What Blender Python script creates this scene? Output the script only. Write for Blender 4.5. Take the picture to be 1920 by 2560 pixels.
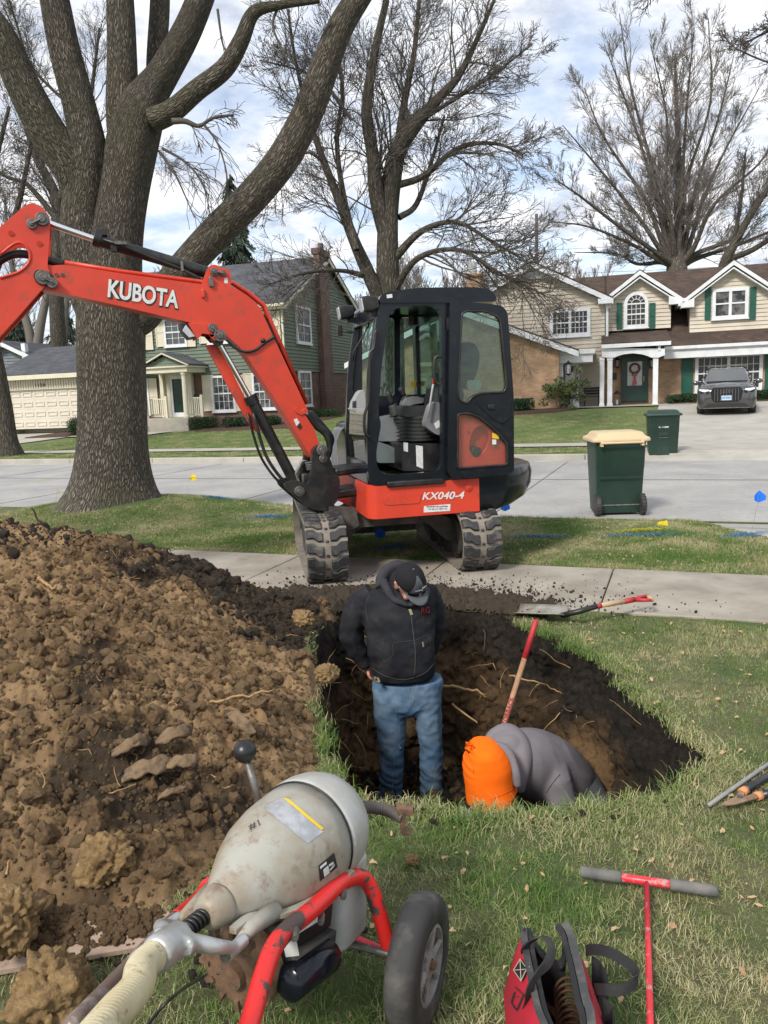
import bpy, bmesh, math, random
import numpy as np
from math import sin, cos, pi, radians, atan, atan2, tan, sqrt, hypot
from mathutils import Vector, Matrix, Euler, noise as mn
from mathutils.geometry import tessellate_polygon
for _o in list(bpy.data.objects): bpy.data.objects.remove(_o)
random.seed(7)
scn = bpy.context.scene
COL = scn.collection
# ------------------------------------------------------------------ camera
CF, CH, HC, ROLL = 1900.0, 1.6, 985.0, 2.35
PITCH = atan((1280-HC)/CF)
CM = Matrix.Rotation(pi/2-PITCH, 3, 'X') @ Matrix.Rotation(radians(-ROLL), 3, 'Z')
cam = bpy.data.objects.new('camera', bpy.data.cameras.new('camera')); COL.objects.link(cam)
cam.data.sensor_fit = 'VERTICAL'; cam.data.sensor_height = 36; cam.data.lens = CF/2560*36
cam.data.clip_start = .05; cam.data.clip_end = 2000
cam.matrix_world = Matrix.Translation((0, 0, CH)) @ CM.to_4x4()
scn.camera = cam
# ------------------------------------------------------------------ sky
SUN_EL, SUN_AZ = 42, 215      # azimuth clockwise from +Y: behind the camera, to its left
scn.view_settings.view_transform = 'Standard'; scn.view_settings.look = 'None'
scn.view_settings.exposure = 0.55; scn.view_settings.gamma = 1
def N(nt, kind, **kw):
    n = nt.nodes.new(kind)
    for a, v in kw.items():
        if a.startswith('i_'):
            k = a[2:]; k = int(k) if k.isdigit() else k.replace('_', ' ')
            n.inputs[k].default_value = v
        else: setattr(n, a, v)
    return n
w = bpy.data.worlds.new('World'); scn.world = w; w.use_nodes = True
nt = w.node_tree; nt.nodes.clear(); L = nt.links.new
out = N(nt, 'ShaderNodeOutputWorld'); bg = N(nt, 'ShaderNodeBackground', i_Strength=.105)
sky = N(nt, 'ShaderNodeTexSky', sky_type='NISHITA', sun_disc=False, sun_elevation=radians(SUN_EL), sun_rotation=radians(SUN_AZ))
tc = N(nt, 'ShaderNodeTexCoord'); sp = N(nt, 'ShaderNodeSeparateXYZ'); L(tc.outputs['Generated'], sp.inputs[0])
mz = N(nt, 'ShaderNodeMath', operation='MAXIMUM'); L(sp.outputs['Z'], mz.inputs[0]); mz.inputs[1].default_value = 0
az = N(nt, 'ShaderNodeMath', operation='ADD', i_1=.22); L(mz.outputs[0], az.inputs[0])
dx = N(nt, 'ShaderNodeMath', operation='DIVIDE'); L(sp.outputs['X'], dx.inputs[0]); L(az.outputs[0], dx.inputs[1])
dy = N(nt, 'ShaderNodeMath', operation='DIVIDE'); L(sp.outputs['Y'], dy.inputs[0]); L(az.outputs[0], dy.inputs[1])
cb = N(nt, 'ShaderNodeCombineXYZ'); L(dx.outputs[0], cb.inputs[0]); L(dy.outputs[0], cb.inputs[1])
n1 = N(nt, 'ShaderNodeTexNoise', i_Scale=1.9, i_Detail=8, i_Roughness=.56); L(cb.outputs[0], n1.inputs['Vector'])
cr = N(nt, 'ShaderNodeValToRGB'); L(n1.outputs[0], cr.inputs[0])
cr.color_ramp.elements[0].position = .36; cr.color_ramp.elements[0].color = (.3, .3, .3, 1)
cr.color_ramp.elements[1].position = .55; cr.color_ramp.elements[1].color = (1, 1, 1, 1)
n2 = N(nt, 'ShaderNodeTexNoise', i_Scale=6.5, i_Detail=9, i_Roughness=.62); L(cb.outputs[0], n2.inputs['Vector'])
cc = N(nt, 'ShaderNodeValToRGB'); L(n2.outputs[0], cc.inputs[0])
cc.color_ramp.elements[0].position = .36; cc.color_ramp.elements[0].color = (4.3, 4.7, 5.5, 1)
cc.color_ramp.elements[1].position = .60; cc.color_ramp.elements[1].color = (8.2, 8.2, 8.3, 1)
mx = N(nt, 'ShaderNodeMix', data_type='RGBA'); L(cr.outputs[0], mx.inputs[0])
sb = N(nt, 'ShaderNodeMix', data_type='RGBA', blend_type='MULTIPLY'); sb.inputs[0].default_value = 1
L(sky.outputs[0], sb.inputs[6]); sb.inputs[7].default_value = (1.35, 1.35, 1.35, 1)
L(sb.outputs[2], mx.inputs[6]); L(cc.outputs[0], mx.inputs[7])
L(mx.outputs[2], bg.inputs[0]); L(bg.outputs[0], out.inputs[0])
# ------------------------------------------------------------------ sun (soft, through thin cloud)
sl = bpy.data.lights.new('sun', 'SUN'); sl.energy = 2.5; sl.angle = radians(12); sl.color = (1, .95, .87)
so = bpy.data.objects.new('sun', sl); COL.objects.link(so)
_e, _a = radians(SUN_EL), radians(SUN_AZ)
sd = Vector((sin(_a)*cos(_e), cos(_a)*cos(_e), sin(_e)))
so.rotation_euler = (-sd).to_track_quat('-Z', 'Y').to_euler(); so.location = (-4, -6, 12)
scn.cycles.max_bounces = 6; scn.cycles.transparent_max_bounces = 12
scn.cycles.use_denoising = True
# ------------------------------------------------------------------ helpers
DK = 1.1573
def ray(px, py): return CM @ Vector(((px-960)/CF, -(py-1280)/CF, -1))
def G(px, py, z=0.0):
    d = ray(px, py); t = (z-CH)/d.z; return Vector((0, 0, CH))+d*t
def GD(a, b, z=0.0): return G(a*DK, b*DK, z)
def AT(px, py, Y):
    d = ray(px, py); return Vector((0, 0, CH))+d*(Y/d.y)
def AD(a, b, Y): return AT(a*DK, b*DK, Y)
class Frame:
    """a vertical plane in the world: origin o, x axis turned by ang (degrees), y away"""
    def __init__(s, o, ang):
        s.o = Vector(o); s.a = radians(ang)
        s.m = Matrix.Translation(s.o) @ Matrix.Rotation(s.a, 4, 'Z'); s.i = s.m.inverted()
    def uz(s, px, py, dy=0.0):
        o = s.i @ Vector((0, 0, CH)); d = s.i.to_3x3() @ ray(px, py)
        t = (dy-o.y)/d.y; p = o+d*t; return (p.x, p.z)
    def yz(s, px, py, x0=0.0):
        o = s.i @ Vector((0, 0, CH)); d = s.i.to_3x3() @ ray(px, py); t = (x0-o.x)/d.x; p = o+d*t; return (p.y, p.z)
    def d(s, a, b, dy=0.0): return s.uz(a*DK, b*DK, dy)
STREET = radians(-21.5)
SV, TV = Vector((cos(STREET), sin(STREET), 0)), Vector((-sin(STREET), cos(STREET), 0))
def ST(s, t, z=0.0): return SV*s+TV*t+Vector((0, 0, z))
def tag(o, label=None, cat=None, group=None, kind=None):
    if label: o['label'] = label
    if cat: o['category'] = cat
    if group: o['group'] = group
    if kind: o['kind'] = kind
    return o
def empty(name, m=None, label=None, cat=None, group=None):
    o = bpy.data.objects.new(name, None); COL.objects.link(o); o.empty_display_size = .2
    if m is not None: o.matrix_world = m if isinstance(m, Matrix) else Matrix.Translation(m)
    return tag(o, label, cat, group)
def link(name, me, mat=None, parent=None):
    o = bpy.data.objects.new(name, me); COL.objects.link(o)
    if mat is not None and not me.materials: me.materials.append(mat)
    if parent is not None: o.parent = parent
    return o
def copy_tree(o, parent=None):
    c = o.copy(); COL.objects.link(c)
    if parent is not None: c.parent = parent
    for ch in list(o.children): copy_tree(ch, c)
    return c
class MB:
    def __init__(s): s.v = []; s.f = []; s.uv = {}
    def add(s, vs, fs):
        b = len(s.v); s.v += [tuple(p) for p in vs]; s.f += [tuple(i+b for i in f) for f in fs]; return b
    def box(s, c, d, m=None, taper=1.0):
        x, y, z = d[0]/2, d[1]/2, d[2]/2
        vs = [Vector((i*x*(taper if k > 0 else 1), j*y*(taper if k > 0 else 1), k*z)) for i in (-1, 1) for j in (-1, 1) for k in (-1, 1)]
        if m is not None: vs = [m @ p for p in vs]
        vs = [p+Vector(c) for p in vs]
        s.add(vs, [(0, 1, 3, 2), (4, 6, 7, 5), (0, 4, 5, 1), (2, 3, 7, 6), (0, 2, 6, 4), (1, 5, 7, 3)]); return s
    def box2(s, a, b):
        return s.box([(a[i]+b[i])/2 for i in range(3)], [abs(b[i]-a[i]) for i in range(3)])
    def beam(s, p, q, w, h, up=(0, 0, 1)):
        p, q = Vector(p), Vector(q); d = (q-p); l = d.length; d.normalize(); u = Vector(up)
        x = d.cross(u).normalized(); u = x.cross(d)
        m = Matrix((x, d, u)).transposed(); return s.box((p+q)/2, (w, l, h), m)
    def tube(s, pts, r, n=8, cap=True, uv=False, flat=None):
        pts = [Vector(p) for p in pts]; k = len(pts)
        if not hasattr(r, '__len__'): r = [r]*k
        T = [(pts[min(i+1, k-1)]-pts[max(i-1, 0)]).normalized() for i in range(k)]
        ref = Vector((0, 0, 1)) if abs(T[0].z) < .9 else Vector((0, 1, 0))
        x = T[0].cross(ref).normalized(); vs = []; ln = 0; b = len(s.v)
        for i in range(k):
            x = (x - T[i]*x.dot(T[i])).normalized(); y = T[i].cross(x)
            for j in range(n):
                a = 2*pi*j/n; vs.append(pts[i]+x*(cos(a)*r[i])+y*(sin(a)*r[i]*(flat or 1)))
        fs = [(i*n+j, i*n+(j+1) % n, (i+1)*n+(j+1) % n, (i+1)*n+j) for i in range(k-1) for j in range(n)]
        if cap: fs += [tuple(reversed(range(n))), tuple((k-1)*n+j for j in range(n))]
        s.add(vs, fs); return s
    def cyl(s, p, q, r, r2=None, n=20): return s.tube([p, q], [r, r if r2 is None else r2], n)
    def loft(s, rings, closed=True, cap=True):
        n = len(rings[0]); vs = [p for rg in rings for p in rg]
        m = n if closed else n-1
        fs = [(i*n+j, i*n+(j+1) % n, (i+1)*n+(j+1) % n, (i+1)*n+j) for i in range(len(rings)-1) for j in range(m)]
        if cap and closed: fs += [tuple(reversed(range(n))), tuple((len(rings)-1)*n+j for j in range(n))]
        s.add(vs, fs); return s
    def lathe(s, prof, m=None, n=24, cap=True):
        m = m or Matrix.Identity(4)
        return s.loft([[m @ Vector((r*cos(2*pi*j/n), r*sin(2*pi*j/n), z)) for j in range(n)] for r, z in prof], cap=cap)
    def ball(s, c, r, nu=16, nv=10, m=None):
        if not hasattr(r, '__len__'): r = (r, r, r)
        m = m or Matrix.Identity(3); R = []
        for i in range(nv+1):
            t = pi*(i+.02 if i == 0 else i-.02 if i == nv else i)/nv
            R.append([Vector(c)+m @ Vector((r[0]*sin(t)*cos(2*pi*j/nu), r[1]*sin(t)*sin(2*pi*j/nu), -r[2]*cos(t))) for j in range(nu)])
        return s.loft(R)
    def plate(s, outer, holes, y0, y1, m=None, axes='xz'):
        """polygon (u,w) with holes, between depths y0 and y1"""
        loops = [list(outer)]+[list(h) for h in holes]
        tri = tessellate_polygon([[Vector((p[0], p[1], 0)) for p in l] for l in loops])
        flat = [p for l in loops for p in l]; k = len(flat)
        if axes == 'xz': mk = lambda p, y: Vector((p[0], y, p[1]))
        elif axes == 'yz': mk = lambda p, y: Vector((y, p[0], p[1]))
        else: mk = lambda p, y: Vector((p[0], p[1], y))
        vs = [mk(p, y0) for p in flat]+[mk(p, y1) for p in flat]
        if m is not None: vs = [m @ p for p in vs]
        fs = []
        for t in tri: fs += [tuple(t), tuple(k+i for i in reversed(t))]
        b = 0
        for l in loops:
            n = len(l)
            for i in range(n): fs.append((b+i, b+(i+1) % n, k+b+(i+1) % n, k+b+i))
            b += n
        s.add(vs, fs); return s
    def xf(s, m):
        s.v = [tuple(m @ Vector(p)) for p in s.v]; return s
    def mesh(s, name, smooth=False, recalc=True):
        me = bpy.data.meshes.new(name); me.from_pydata(s.v, [], s.f); me.validate()
        if recalc:
            bm = bmesh.new(); bm.from_mesh(me); bmesh.ops.recalc_face_normals(bm, faces=bm.faces); bm.to_mesh(me); bm.free()
        if smooth: me.shade_smooth()
        return me
    def build(s, name, mat=None, parent=None, smooth=False, bevel=0, seg=2, angle=30, recalc=True):
        o = link(name, s.mesh(name, smooth, recalc), mat, parent)
        if smooth == 'auto': setauto(o.data, 40)
        if bevel:
            b = o.modifiers.new('b', 'BEVEL'); b.width = bevel; b.segments = seg; b.limit_method = 'ANGLE'; b.angle_limit = radians(angle); b.harden_normals = False
            o.data.shade_smooth(); setauto(o.data, 45)
        return o
def setauto(me, deg):
    me.shade_smooth(); me.set_sharp_from_angle(angle=radians(deg))
def arc(c, r, a0, a1, n): return [(c[0]+r*cos(radians(a0+(a1-a0)*i/n)), c[1]+r*sin(radians(a0+(a1-a0)*i/n))) for i in range(n+1)]
def rrect(x0, z0, x1, z1, r, n=5):
    return arc((x1-r, z0+r), r, -90, 0, n)+arc((x1-r, z1-r), r, 0, 90, n)+arc((x0+r, z1-r), r, 90, 180, n)+arc((x0+r, z0+r), r, 180, 270, n)
def roundpoly(pts, r, n=5):
    """round the corners of a polygon (radius r or list)"""
    out = []; k = len(pts)
    for i in range(k):
        p = Vector(pts[i]).to_2d(); a = Vector(pts[i-1]).to_2d(); b = Vector(pts[(i+1) % k]).to_2d()
        rr = r[i] if hasattr(r, '__len__') else r
        da, db = (a-p), (b-p); l = min(rr, da.length*.45, db.length*.45)
        if l < 1e-5: out.append(tuple(p)); continue
        A, B = p+da.normalized()*l, p+db.normalized()*l
        for j in range(n+1):
            t = j/n; q = A*(1-t)**2+p*2*t*(1-t)+B*t*t; out.append(tuple(q))
    return out
def spline(pts, n=8):
    """Catmull-Rom through points (tuples of any length)"""
    P = [np.array(p, float) for p in pts]; P = [2*P[0]-P[1]]+P+[2*P[-1]-P[-2]]; out = []
    for i in range(1, len(P)-2):
        for j in range(n):
            t = j/n; a, b, c, d = P[i-1:i+3]
            out.append(.5*((2*b)+(-a+c)*t+(2*a-5*b+4*c-d)*t*t+(-a+3*b-3*c+d)*t**3))
    out.append(P[-2]); return out
def text(s, size, depth=.002, font_bold=0.0, shear=0.0, space=1.0):
    cu = bpy.data.curves.new('lettering', 'FONT'); cu.body = s; cu.size = size; cu.extrude = depth/2; cu.offset = font_bold; cu.shear = shear
    cu.align_x = 'CENTER'; cu.align_y = 'CENTER'; cu.space_character = space
    o = bpy.data.objects.new('lettering', cu); COL.objects.link(o); bpy.context.view_layer.update()
    me = bpy.data.meshes.new_from_object(o.evaluated_get(bpy.context.evaluated_depsgraph_get()))
    bpy.data.objects.remove(o); me.materials.clear(); return me
def lettering(s, size, mat, parent, m, depth=.002, bold=0.0, shear=0.0, space=1.0, name='lettering'):
    me = text(s, size, depth, bold, shear, space); me.transform(m); return link(name, me, mat, parent)
def noise_mesh(o, amp, scale, seed=0, amp2=0, scale2=1):
    for v in o.data.vertices:
        p = v.co; k = mn.noise(p*scale+Vector((seed, seed*2, 0)))*amp
        if amp2: k += mn.noise(p*scale2+Vector((seed, 0, 5)))*amp2
        v.co = p+v.normal*k
def remesh(mb, name, mat, parent, voxel=.012, smooth=6, noise=None, sub=0):
    o = link('tmp', mb.mesh('tmp', recalc=True), mat)
    r = o.modifiers.new('r', 'REMESH'); r.mode = 'VOXEL'; r.voxel_size = voxel
    if smooth: q = o.modifiers.new('s', 'SMOOTH'); q.iterations = smooth; q.factor = .5
    bpy.context.view_layer.update()
    me = bpy.data.meshes.new_from_object(o.evaluated_get(bpy.context.evaluated_depsgraph_get()))
    bpy.data.objects.remove(o); me.name = name
    if mat and not me.materials: me.materials.append(mat)
    me.shade_smooth(); o = link(name, me, mat, parent)
    if noise: noise_mesh(o, *noise)
    return o
# ------------------------------------------------------------------ materials
def srgb(h):
    if isinstance(h, str):
        c = [int(h[i:i+2], 16)/255 for i in (0, 2, 4)]; return tuple((x/12.92 if x < .04045 else ((x+.055)/1.055)**2.4) for x in c)+(1,)
    return tuple(h)+((1,) if len(h) == 3 else ())
def mat(name, col, rough=.6, col2=None, nscale=6, nlo=.35, nhi=.65, bump=0, bscale=40, metal=0, stretch=None, bdist=.01, detail=6, spec=.5,
        col3=None, n3=2, lo3=.5, hi3=.62, coat=0, amt3=1.0, coord='Object', subsurf=0):
    m = bpy.data.materials.new(name); m.use_nodes = True; nt = m.node_tree; L = nt.links.new
    b = nt.nodes['Principled BSDF']; b.inputs['Roughness'].default_value = rough; b.inputs['Metallic'].default_value = metal
    b.inputs['Specular IOR Level'].default_value = spec; b.inputs['Coat Weight'].default_value = coat
    c1 = srgb(col); b.inputs['Base Color'].default_value = c1
    tc = N(nt, 'ShaderNodeTexCoord'); vec = tc.outputs[coord]
    if stretch:
        mp = N(nt, 'ShaderNodeMapping'); L(vec, mp.inputs[0]); mp.inputs['Scale'].default_value = stretch; vec = mp.outputs[0]
    last = None
    if col2 is not None:
        n = N(nt, 'ShaderNodeTexNoise', i_Scale=nscale, i_Detail=detail, i_Roughness=.6); L(vec, n.inputs[0])
        r = N(nt, 'ShaderNodeMapRange', i_1=nlo, i_2=nhi); L(n.outputs[0], r.inputs[0])
        mx = N(nt, 'ShaderNodeMix', data_type='RGBA'); L(r.outputs[0], mx.inputs[0]); mx.inputs[6].default_value = c1; mx.inputs[7].default_value = srgb(col2)
        last = mx.outputs[2]
    if col3 is not None:
        n = N(nt, 'ShaderNodeTexNoise', i_Scale=n3, i_Detail=9, i_Roughness=.7); L(vec, n.inputs[0])
        r = N(nt, 'ShaderNodeMapRange', i_1=lo3, i_2=hi3, i_4=amt3); L(n.outputs[0], r.inputs[0])
        mx = N(nt, 'ShaderNodeMix', data_type='RGBA'); L(r.outputs[0], mx.inputs[0]); mx.inputs[7].default_value = srgb(col3)
        if last: L(last, mx.inputs[6])
        else: mx.inputs[6].default_value = c1
        last = mx.outputs[2]
    if last: L(last, b.inputs['Base Color'])
    if bump:
        n = N(nt, 'ShaderNodeTexNoise', i_Scale=bscale, i_Detail=8, i_Roughness=.65); L(vec, n.inputs[0])
        bp = N(nt, 'ShaderNodeBump', i_Strength=bump, i_Distance=bdist); L(n.outputs[0], bp.inputs['Height']); L(bp.outputs[0], b.inputs['Normal'])
    return m
def brick(name, c1, c2, mortar, bw=.21, bh=.075):
    m = mat(name, c1, .9); nt = m.node_tree; L = nt.links.new; b = nt.nodes['Principled BSDF']
    tc = N(nt, 'ShaderNodeTexCoord'); s = N(nt, 'ShaderNodeSeparateXYZ'); L(tc.outputs['Object'], s.inputs[0])
    a = N(nt, 'ShaderNodeMath', operation='ADD'); L(s.outputs[0], a.inputs[0]); L(s.outputs[1], a.inputs[1])
    c = N(nt, 'ShaderNodeCombineXYZ'); L(a.outputs[0], c.inputs[0]); L(s.outputs[2], c.inputs[1])
    t = N(nt, 'ShaderNodeTexBrick', i_Scale=1, i_Color1=srgb(c1), i_Color2=srgb(c2), i_Mortar=srgb(mortar), i_Mortar_Size=.008)
    t.inputs['Brick Width'].default_value = bw; t.inputs['Row Height'].default_value = bh; t.inputs['Bias'].default_value = -.1
    L(c.outputs[0], t.inputs[0]); n = N(nt, 'ShaderNodeTexNoise', i_Scale=2.2, i_Detail=8); L(tc.outputs['Object'], n.inputs[0])
    r = N(nt, 'ShaderNodeMapRange', i_1=.3, i_2=.7, i_3=.7, i_4=1.2); L(n.outputs[0], r.inputs[0])
    mx = N(nt, 'ShaderNodeMix', data_type='RGBA', blend_type='MULTIPLY'); mx.inputs[0].default_value = 1; L(t.outputs[0], mx.inputs[6]); L(r.outputs[0], mx.inputs[7])
    L(mx.outputs[2], b.inputs['Base Color'])
    bp = N(nt, 'ShaderNodeBump', i_Strength=.6, i_Distance=.01, invert=True); L(t.outputs[1], bp.inputs['Height']); L(bp.outputs[0], b.inputs['Normal'])
    return m
def shingle(name, c1, c2, c3):
    m = mat(name, c1, .95); nt = m.node_tree; L = nt.links.new; b = nt.nodes['Principled BSDF']
    tc = N(nt, 'ShaderNodeTexCoord'); s = N(nt, 'ShaderNodeSeparateXYZ'); L(tc.outputs['Object'], s.inputs[0])
    a = N(nt, 'ShaderNodeMath', operation='ADD'); L(s.outputs[2], a.inputs[0]); a.inputs[1].default_value = 0
    c = N(nt, 'ShaderNodeCombineXYZ'); L(s.outputs[0], c.inputs[0]); L(a.outputs[0], c.inputs[1]); L(s.outputs[1], c.inputs[2])
    t = N(nt, 'ShaderNodeTexBrick', i_Scale=1, i_Color1=srgb(c1), i_Color2=srgb(c2), i_Mortar=srgb(c3), i_Mortar_Size=.006)
    t.inputs['Brick Width'].default_value = .26; t.inputs['Row Height'].default_value = .085; t.inputs['Bias'].default_value = 0
    L(c.outputs[0], t.inputs[0]); n = N(nt, 'ShaderNodeTexNoise', i_Scale=1.3, i_Detail=10); L(tc.outputs['Object'], n.inputs[0])
    r = N(nt, 'ShaderNodeMapRange', i_1=.3, i_2=.7, i_3=.75, i_4=1.25); L(n.outputs[0], r.inputs[0])
    mx = N(nt, 'ShaderNodeMix', data_type='RGBA', blend_type='MULTIPLY'); mx.inputs[0].default_value = 1; L(t.outputs[0], mx.inputs[6]); L(r.outputs[0], mx.inputs[7])
    L(mx.outputs[2], b.inputs['Base Color'])
    bp = N(nt, 'ShaderNodeBump', i_Strength=.5, i_Distance=.012, invert=True); L(t.outputs[1], bp.inputs['Height']); L(bp.outputs[0], b.inputs['Normal'])
    return m
def glass(name, col=(.9, .95, .95), rough=.02, transp=.75, tint=None):
    """thin pane: mostly see-through with a fresnel reflection"""
    m = bpy.data.materials.new(name); m.use_nodes = True; nt = m.node_tree; nt.nodes.clear(); L = nt.links.new
    o = N(nt, 'ShaderNodeOutputMaterial'); a = N(nt, 'ShaderNodeBsdfTransparent', i_Color=srgb(col)); g = N(nt, 'ShaderNodeBsdfGlossy', i_Roughness=rough)
    d = N(nt, 'ShaderNodeBsdfDiffuse', i_Color=srgb(tint or (.3, .32, .3))); lw = N(nt, 'ShaderNodeLayerWeight', i_Blend=.5); pw = N(nt, 'ShaderNodeMath', operation='POWER', i_1=4); L(lw.outputs['Facing'], pw.inputs[0]); f = N(nt, 'ShaderNodeMath', operation='MULTIPLY_ADD', i_1=.7, i_2=.06); L(pw.outputs[0], f.inputs[0])
    m1 = N(nt, 'ShaderNodeMixShader'); m1.inputs[0].default_value = transp; L(d.outputs[0], m1.inputs[1]); L(a.outputs[0], m1.inputs[2])
    m2 = N(nt, 'ShaderNodeMixShader'); L(f.outputs[0], m2.inputs[0]); L(m1.outputs[0], m2.inputs[1]); L(g.outputs[0], m2.inputs[2]); L(m2.outputs[0], o.inputs[0])
    return m
white = mat('white_paint', (.72, .74, .76), .5, (.6, .61, .62), 3)
cream_trim = mat('cream_trim', (.64, .60, .46), .55, (.57, .53, .41), 3)
black_rub = mat('black_rubber', (.022, .022, .024), .6, (.05, .045, .04), 9, bump=.3)
steel = mat('steel', (.42, .42, .42), .38, (.2, .19, .17), 14, metal=.8, bump=.15, bscale=60)
chrome = mat('chrome', (.8, .8, .82), .08, metal=1)
dark_glass = mat('dark_window_glass', (.03, .035, .04), .05, spec=.9)
# ================================================================== GROUND
def vnoise(x, y, seed=0):
    xi = np.floor(x).astype(np.int64); yi = np.floor(y).astype(np.int64); fx = x-xi; fy = y-yi
    def h(a, b):
        k = (a*374761393+b*668265263+seed*1442695041) & 0x7fffffff; k = (k ^ (k >> 13))*1274126177 & 0x7fffffff
        return ((k ^ (k >> 16)) & 0xffff)/32767.5-1
    u = fx*fx*(3-2*fx); v = fy*fy*(3-2*fy)
    return (h(xi, yi)*(1-u)+h(xi+1, yi)*u)*(1-v)+(h(xi, yi+1)*(1-u)+h(xi+1, yi+1)*u)*v
def fbm(x, y, scale, octs=5, rough=.5, seed=0, ridged=False):
    a = 1; s = 0
    for i in range(octs):
        n = vnoise(x*scale+i*17.3, y*scale-i*9.1, seed+i)
        s = s+a*((1-2*np.abs(n)) if ridged else n); a *= rough; scale *= 2.03
    return s
PIT = [(-.42, 4.4), (-.41, 3.9), (-.34, 3.5), (-.31, 3.1), (-.20, 2.84), (.05, 2.72), (.30, 2.67), (.55, 2.68), (.80, 2.70), (1.05, 2.77), (1.27, 2.93),
       (1.42, 3.06), (1.35, 3.36), (1.29, 3.75), (1.28, 4.05), (1.20, 4.35), (1.09, 4.7), (.97, 4.95), (.84, 5.2), (.62, 5.4), (.3, 5.6), (-.1, 5.7), (-.42, 5.5), (-.5, 4.95)]
_c = spline([p for p in PIT]+[PIT[0]], 8)[:-1]
_c = np.array(_c)
_ang = np.arange(len(_c)); _c = _c + np.stack([fbm(_ang*.9, _ang*0, .35, 4, .6, 3)*.035, fbm(_ang*.9, _ang*0, .35, 4, .6, 9)*.035], 1)
RIM = _c
def inpoly(px, py, poly):
    inside = np.zeros(px.shape, bool); n = len(poly); j = n-1
    for i in range(n):
        xi, yi = poly[i]; xj, yj = poly[j]
        c = ((yi > py) != (yj > py)) & (px < (xj-xi)*(py-yi)/(yj-yi+1e-12)+xi); inside ^= c; j = i
    return inside
def rimdist(px, py):
    d = np.full(px.shape, 9.)
    for i in range(len(RIM)):
        a = RIM[i]; b = RIM[(i+1) % len(RIM)]; e = b-a; t = np.clip(((px-a[0])*e[0]+(py-a[1])*e[1])/(e@e), 0, 1)
        d = np.minimum(d, np.hypot(px-a[0]-t*e[0], py-a[1]-t*e[1]))
    return d
TREE = GD(232, 1078, .3); 
def lawn_z(x, y):
    dx = x-TREE.x; d2 = np.where(dx > 0, dx*dx/3.2, dx*dx/1.5)+(y-TREE.y)**2/1.0
    return .32*np.exp(-d2/(2*.95**2)) + .012*vnoise(x*1.3, y*1.3, 5)
# pile: control points (display a, b, depth Y)
PC = []
for a, col in {-420: [(1140, 5.0), (1280, 4.1), (1430, 3.3), (1590, 2.8), (1750, 2.45), (1950, 2.15)],
               0: [(1145, 5.1), (1290, 4.2), (1440, 3.4), (1560, 2.95), (1700, 2.62), (1850, 2.35), (1970, 2.16)],
               200: [(1160, 5.3), (1300, 4.2), (1450, 3.35), (1560, 2.95), (1700, 2.6), (1850, 2.32), (1960, 2.17)],
               330: [(1186, 5.5), (1320, 4.3), (1460, 3.45), (1600, 2.93), (1750, 2.58), (1880, 2.33)],
               450: [(1246, 5.75), (1360, 4.3), (1500, 3.4), (1620, 2.95), (1740, 2.67)],
               560: [(1290, 5.7), (1400, 4.3), (1530, 3.4), (1640, 2.98), (1740, 2.73)],
               640: [(1300, 5.5), (1430, 4.15), (1600, 3.28)]}.items():
    for b, Y in col:
        p = AD(a, b, Y); PC.append((p.x, p.y, max(p.z, .01) if Y > 2.2 else -.03))
for a, Y in ((-500, 6.1), (0, 6.4), (200, 6.5), (330, 6.6), (450, 6.6), (560, 6.55), (650, 6.4), (780, 6.3)):
    p = AD(a, 1300, Y); PC.append((p.x, p.y, -.05))
for x, y in ((-2.6, 1.75), (-1.8, 1.8), (-1.2, 1.9), (-.9, 2.1), (-.65, 2.35), (-.5, 2.6), (-.38, 2.9), (-.36, 3.3), (-.42, 3.8), (-.42, 4.4), (-.5, 5), (-.4, 5.7), (-.1, 6.0), (.4, 6.0), (0, 5.5), (-.1, 4.2), (-.05, 3.3)):
    PC.append((x, y, -.02))
for y in (2.5, 3.2, 4, 4.8): PC.append((-4.6, y, .12)); PC.append((-5.4, y, -.05))
PC = np.array(PC)
def tps(d2): return d2*np.log(d2+1e-9)
PN_ = len(PC); _K = tps(((PC[:, None, :2]-PC[None, :, :2])**2).sum(-1))+np.eye(PN_)*.02; _P = np.c_[np.ones(PN_), PC[:, :2]]
_A = np.block([[_K, _P], [_P.T, np.zeros((3, 3))]]); PW_ = np.linalg.solve(_A, np.r_[PC[:, 2], 0, 0, 0])
def pile_base(x, y):
    z = PW_[PN_]+PW_[PN_+1]*x+PW_[PN_+2]*y
    for i in range(PN_): z = z+PW_[i]*tps((x-PC[i, 0])**2+(y-PC[i, 1])**2)
    z = np.where((x < -5.0) | (y > 7) | (y < 1.6) | (x > .6), -.05, z)
    return np.clip(z, -.06, .75)
def cells(x, y, sc, seed=0):
    X, Y = x*sc, y*sc; xi, yi = np.floor(X).astype(np.int64), np.floor(Y).astype(np.int64); best = np.full(X.shape, 9.); hv_ = np.zeros(X.shape)
    def h(a, b, s):
        k = (a*374761393+b*668265263+s*1442695041) & 0x7fffffff; k = (k ^ (k >> 13))*1274126177 & 0x7fffffff; return ((k ^ (k >> 16)) & 0xffff)/65535.
    for i in (-1, 0, 1):
        for j in (-1, 0, 1):
            a, b = xi+i, yi+j; d = (a+h(a, b, seed)-X)**2+(b+h(a, b, seed+1)-Y)**2; m = d < best; hv_ = np.where(m, h(a, b, seed+2), hv_); best = np.where(m, d, best)
    return hv_*1.3-np.minimum(best, 1)*1.5
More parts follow.
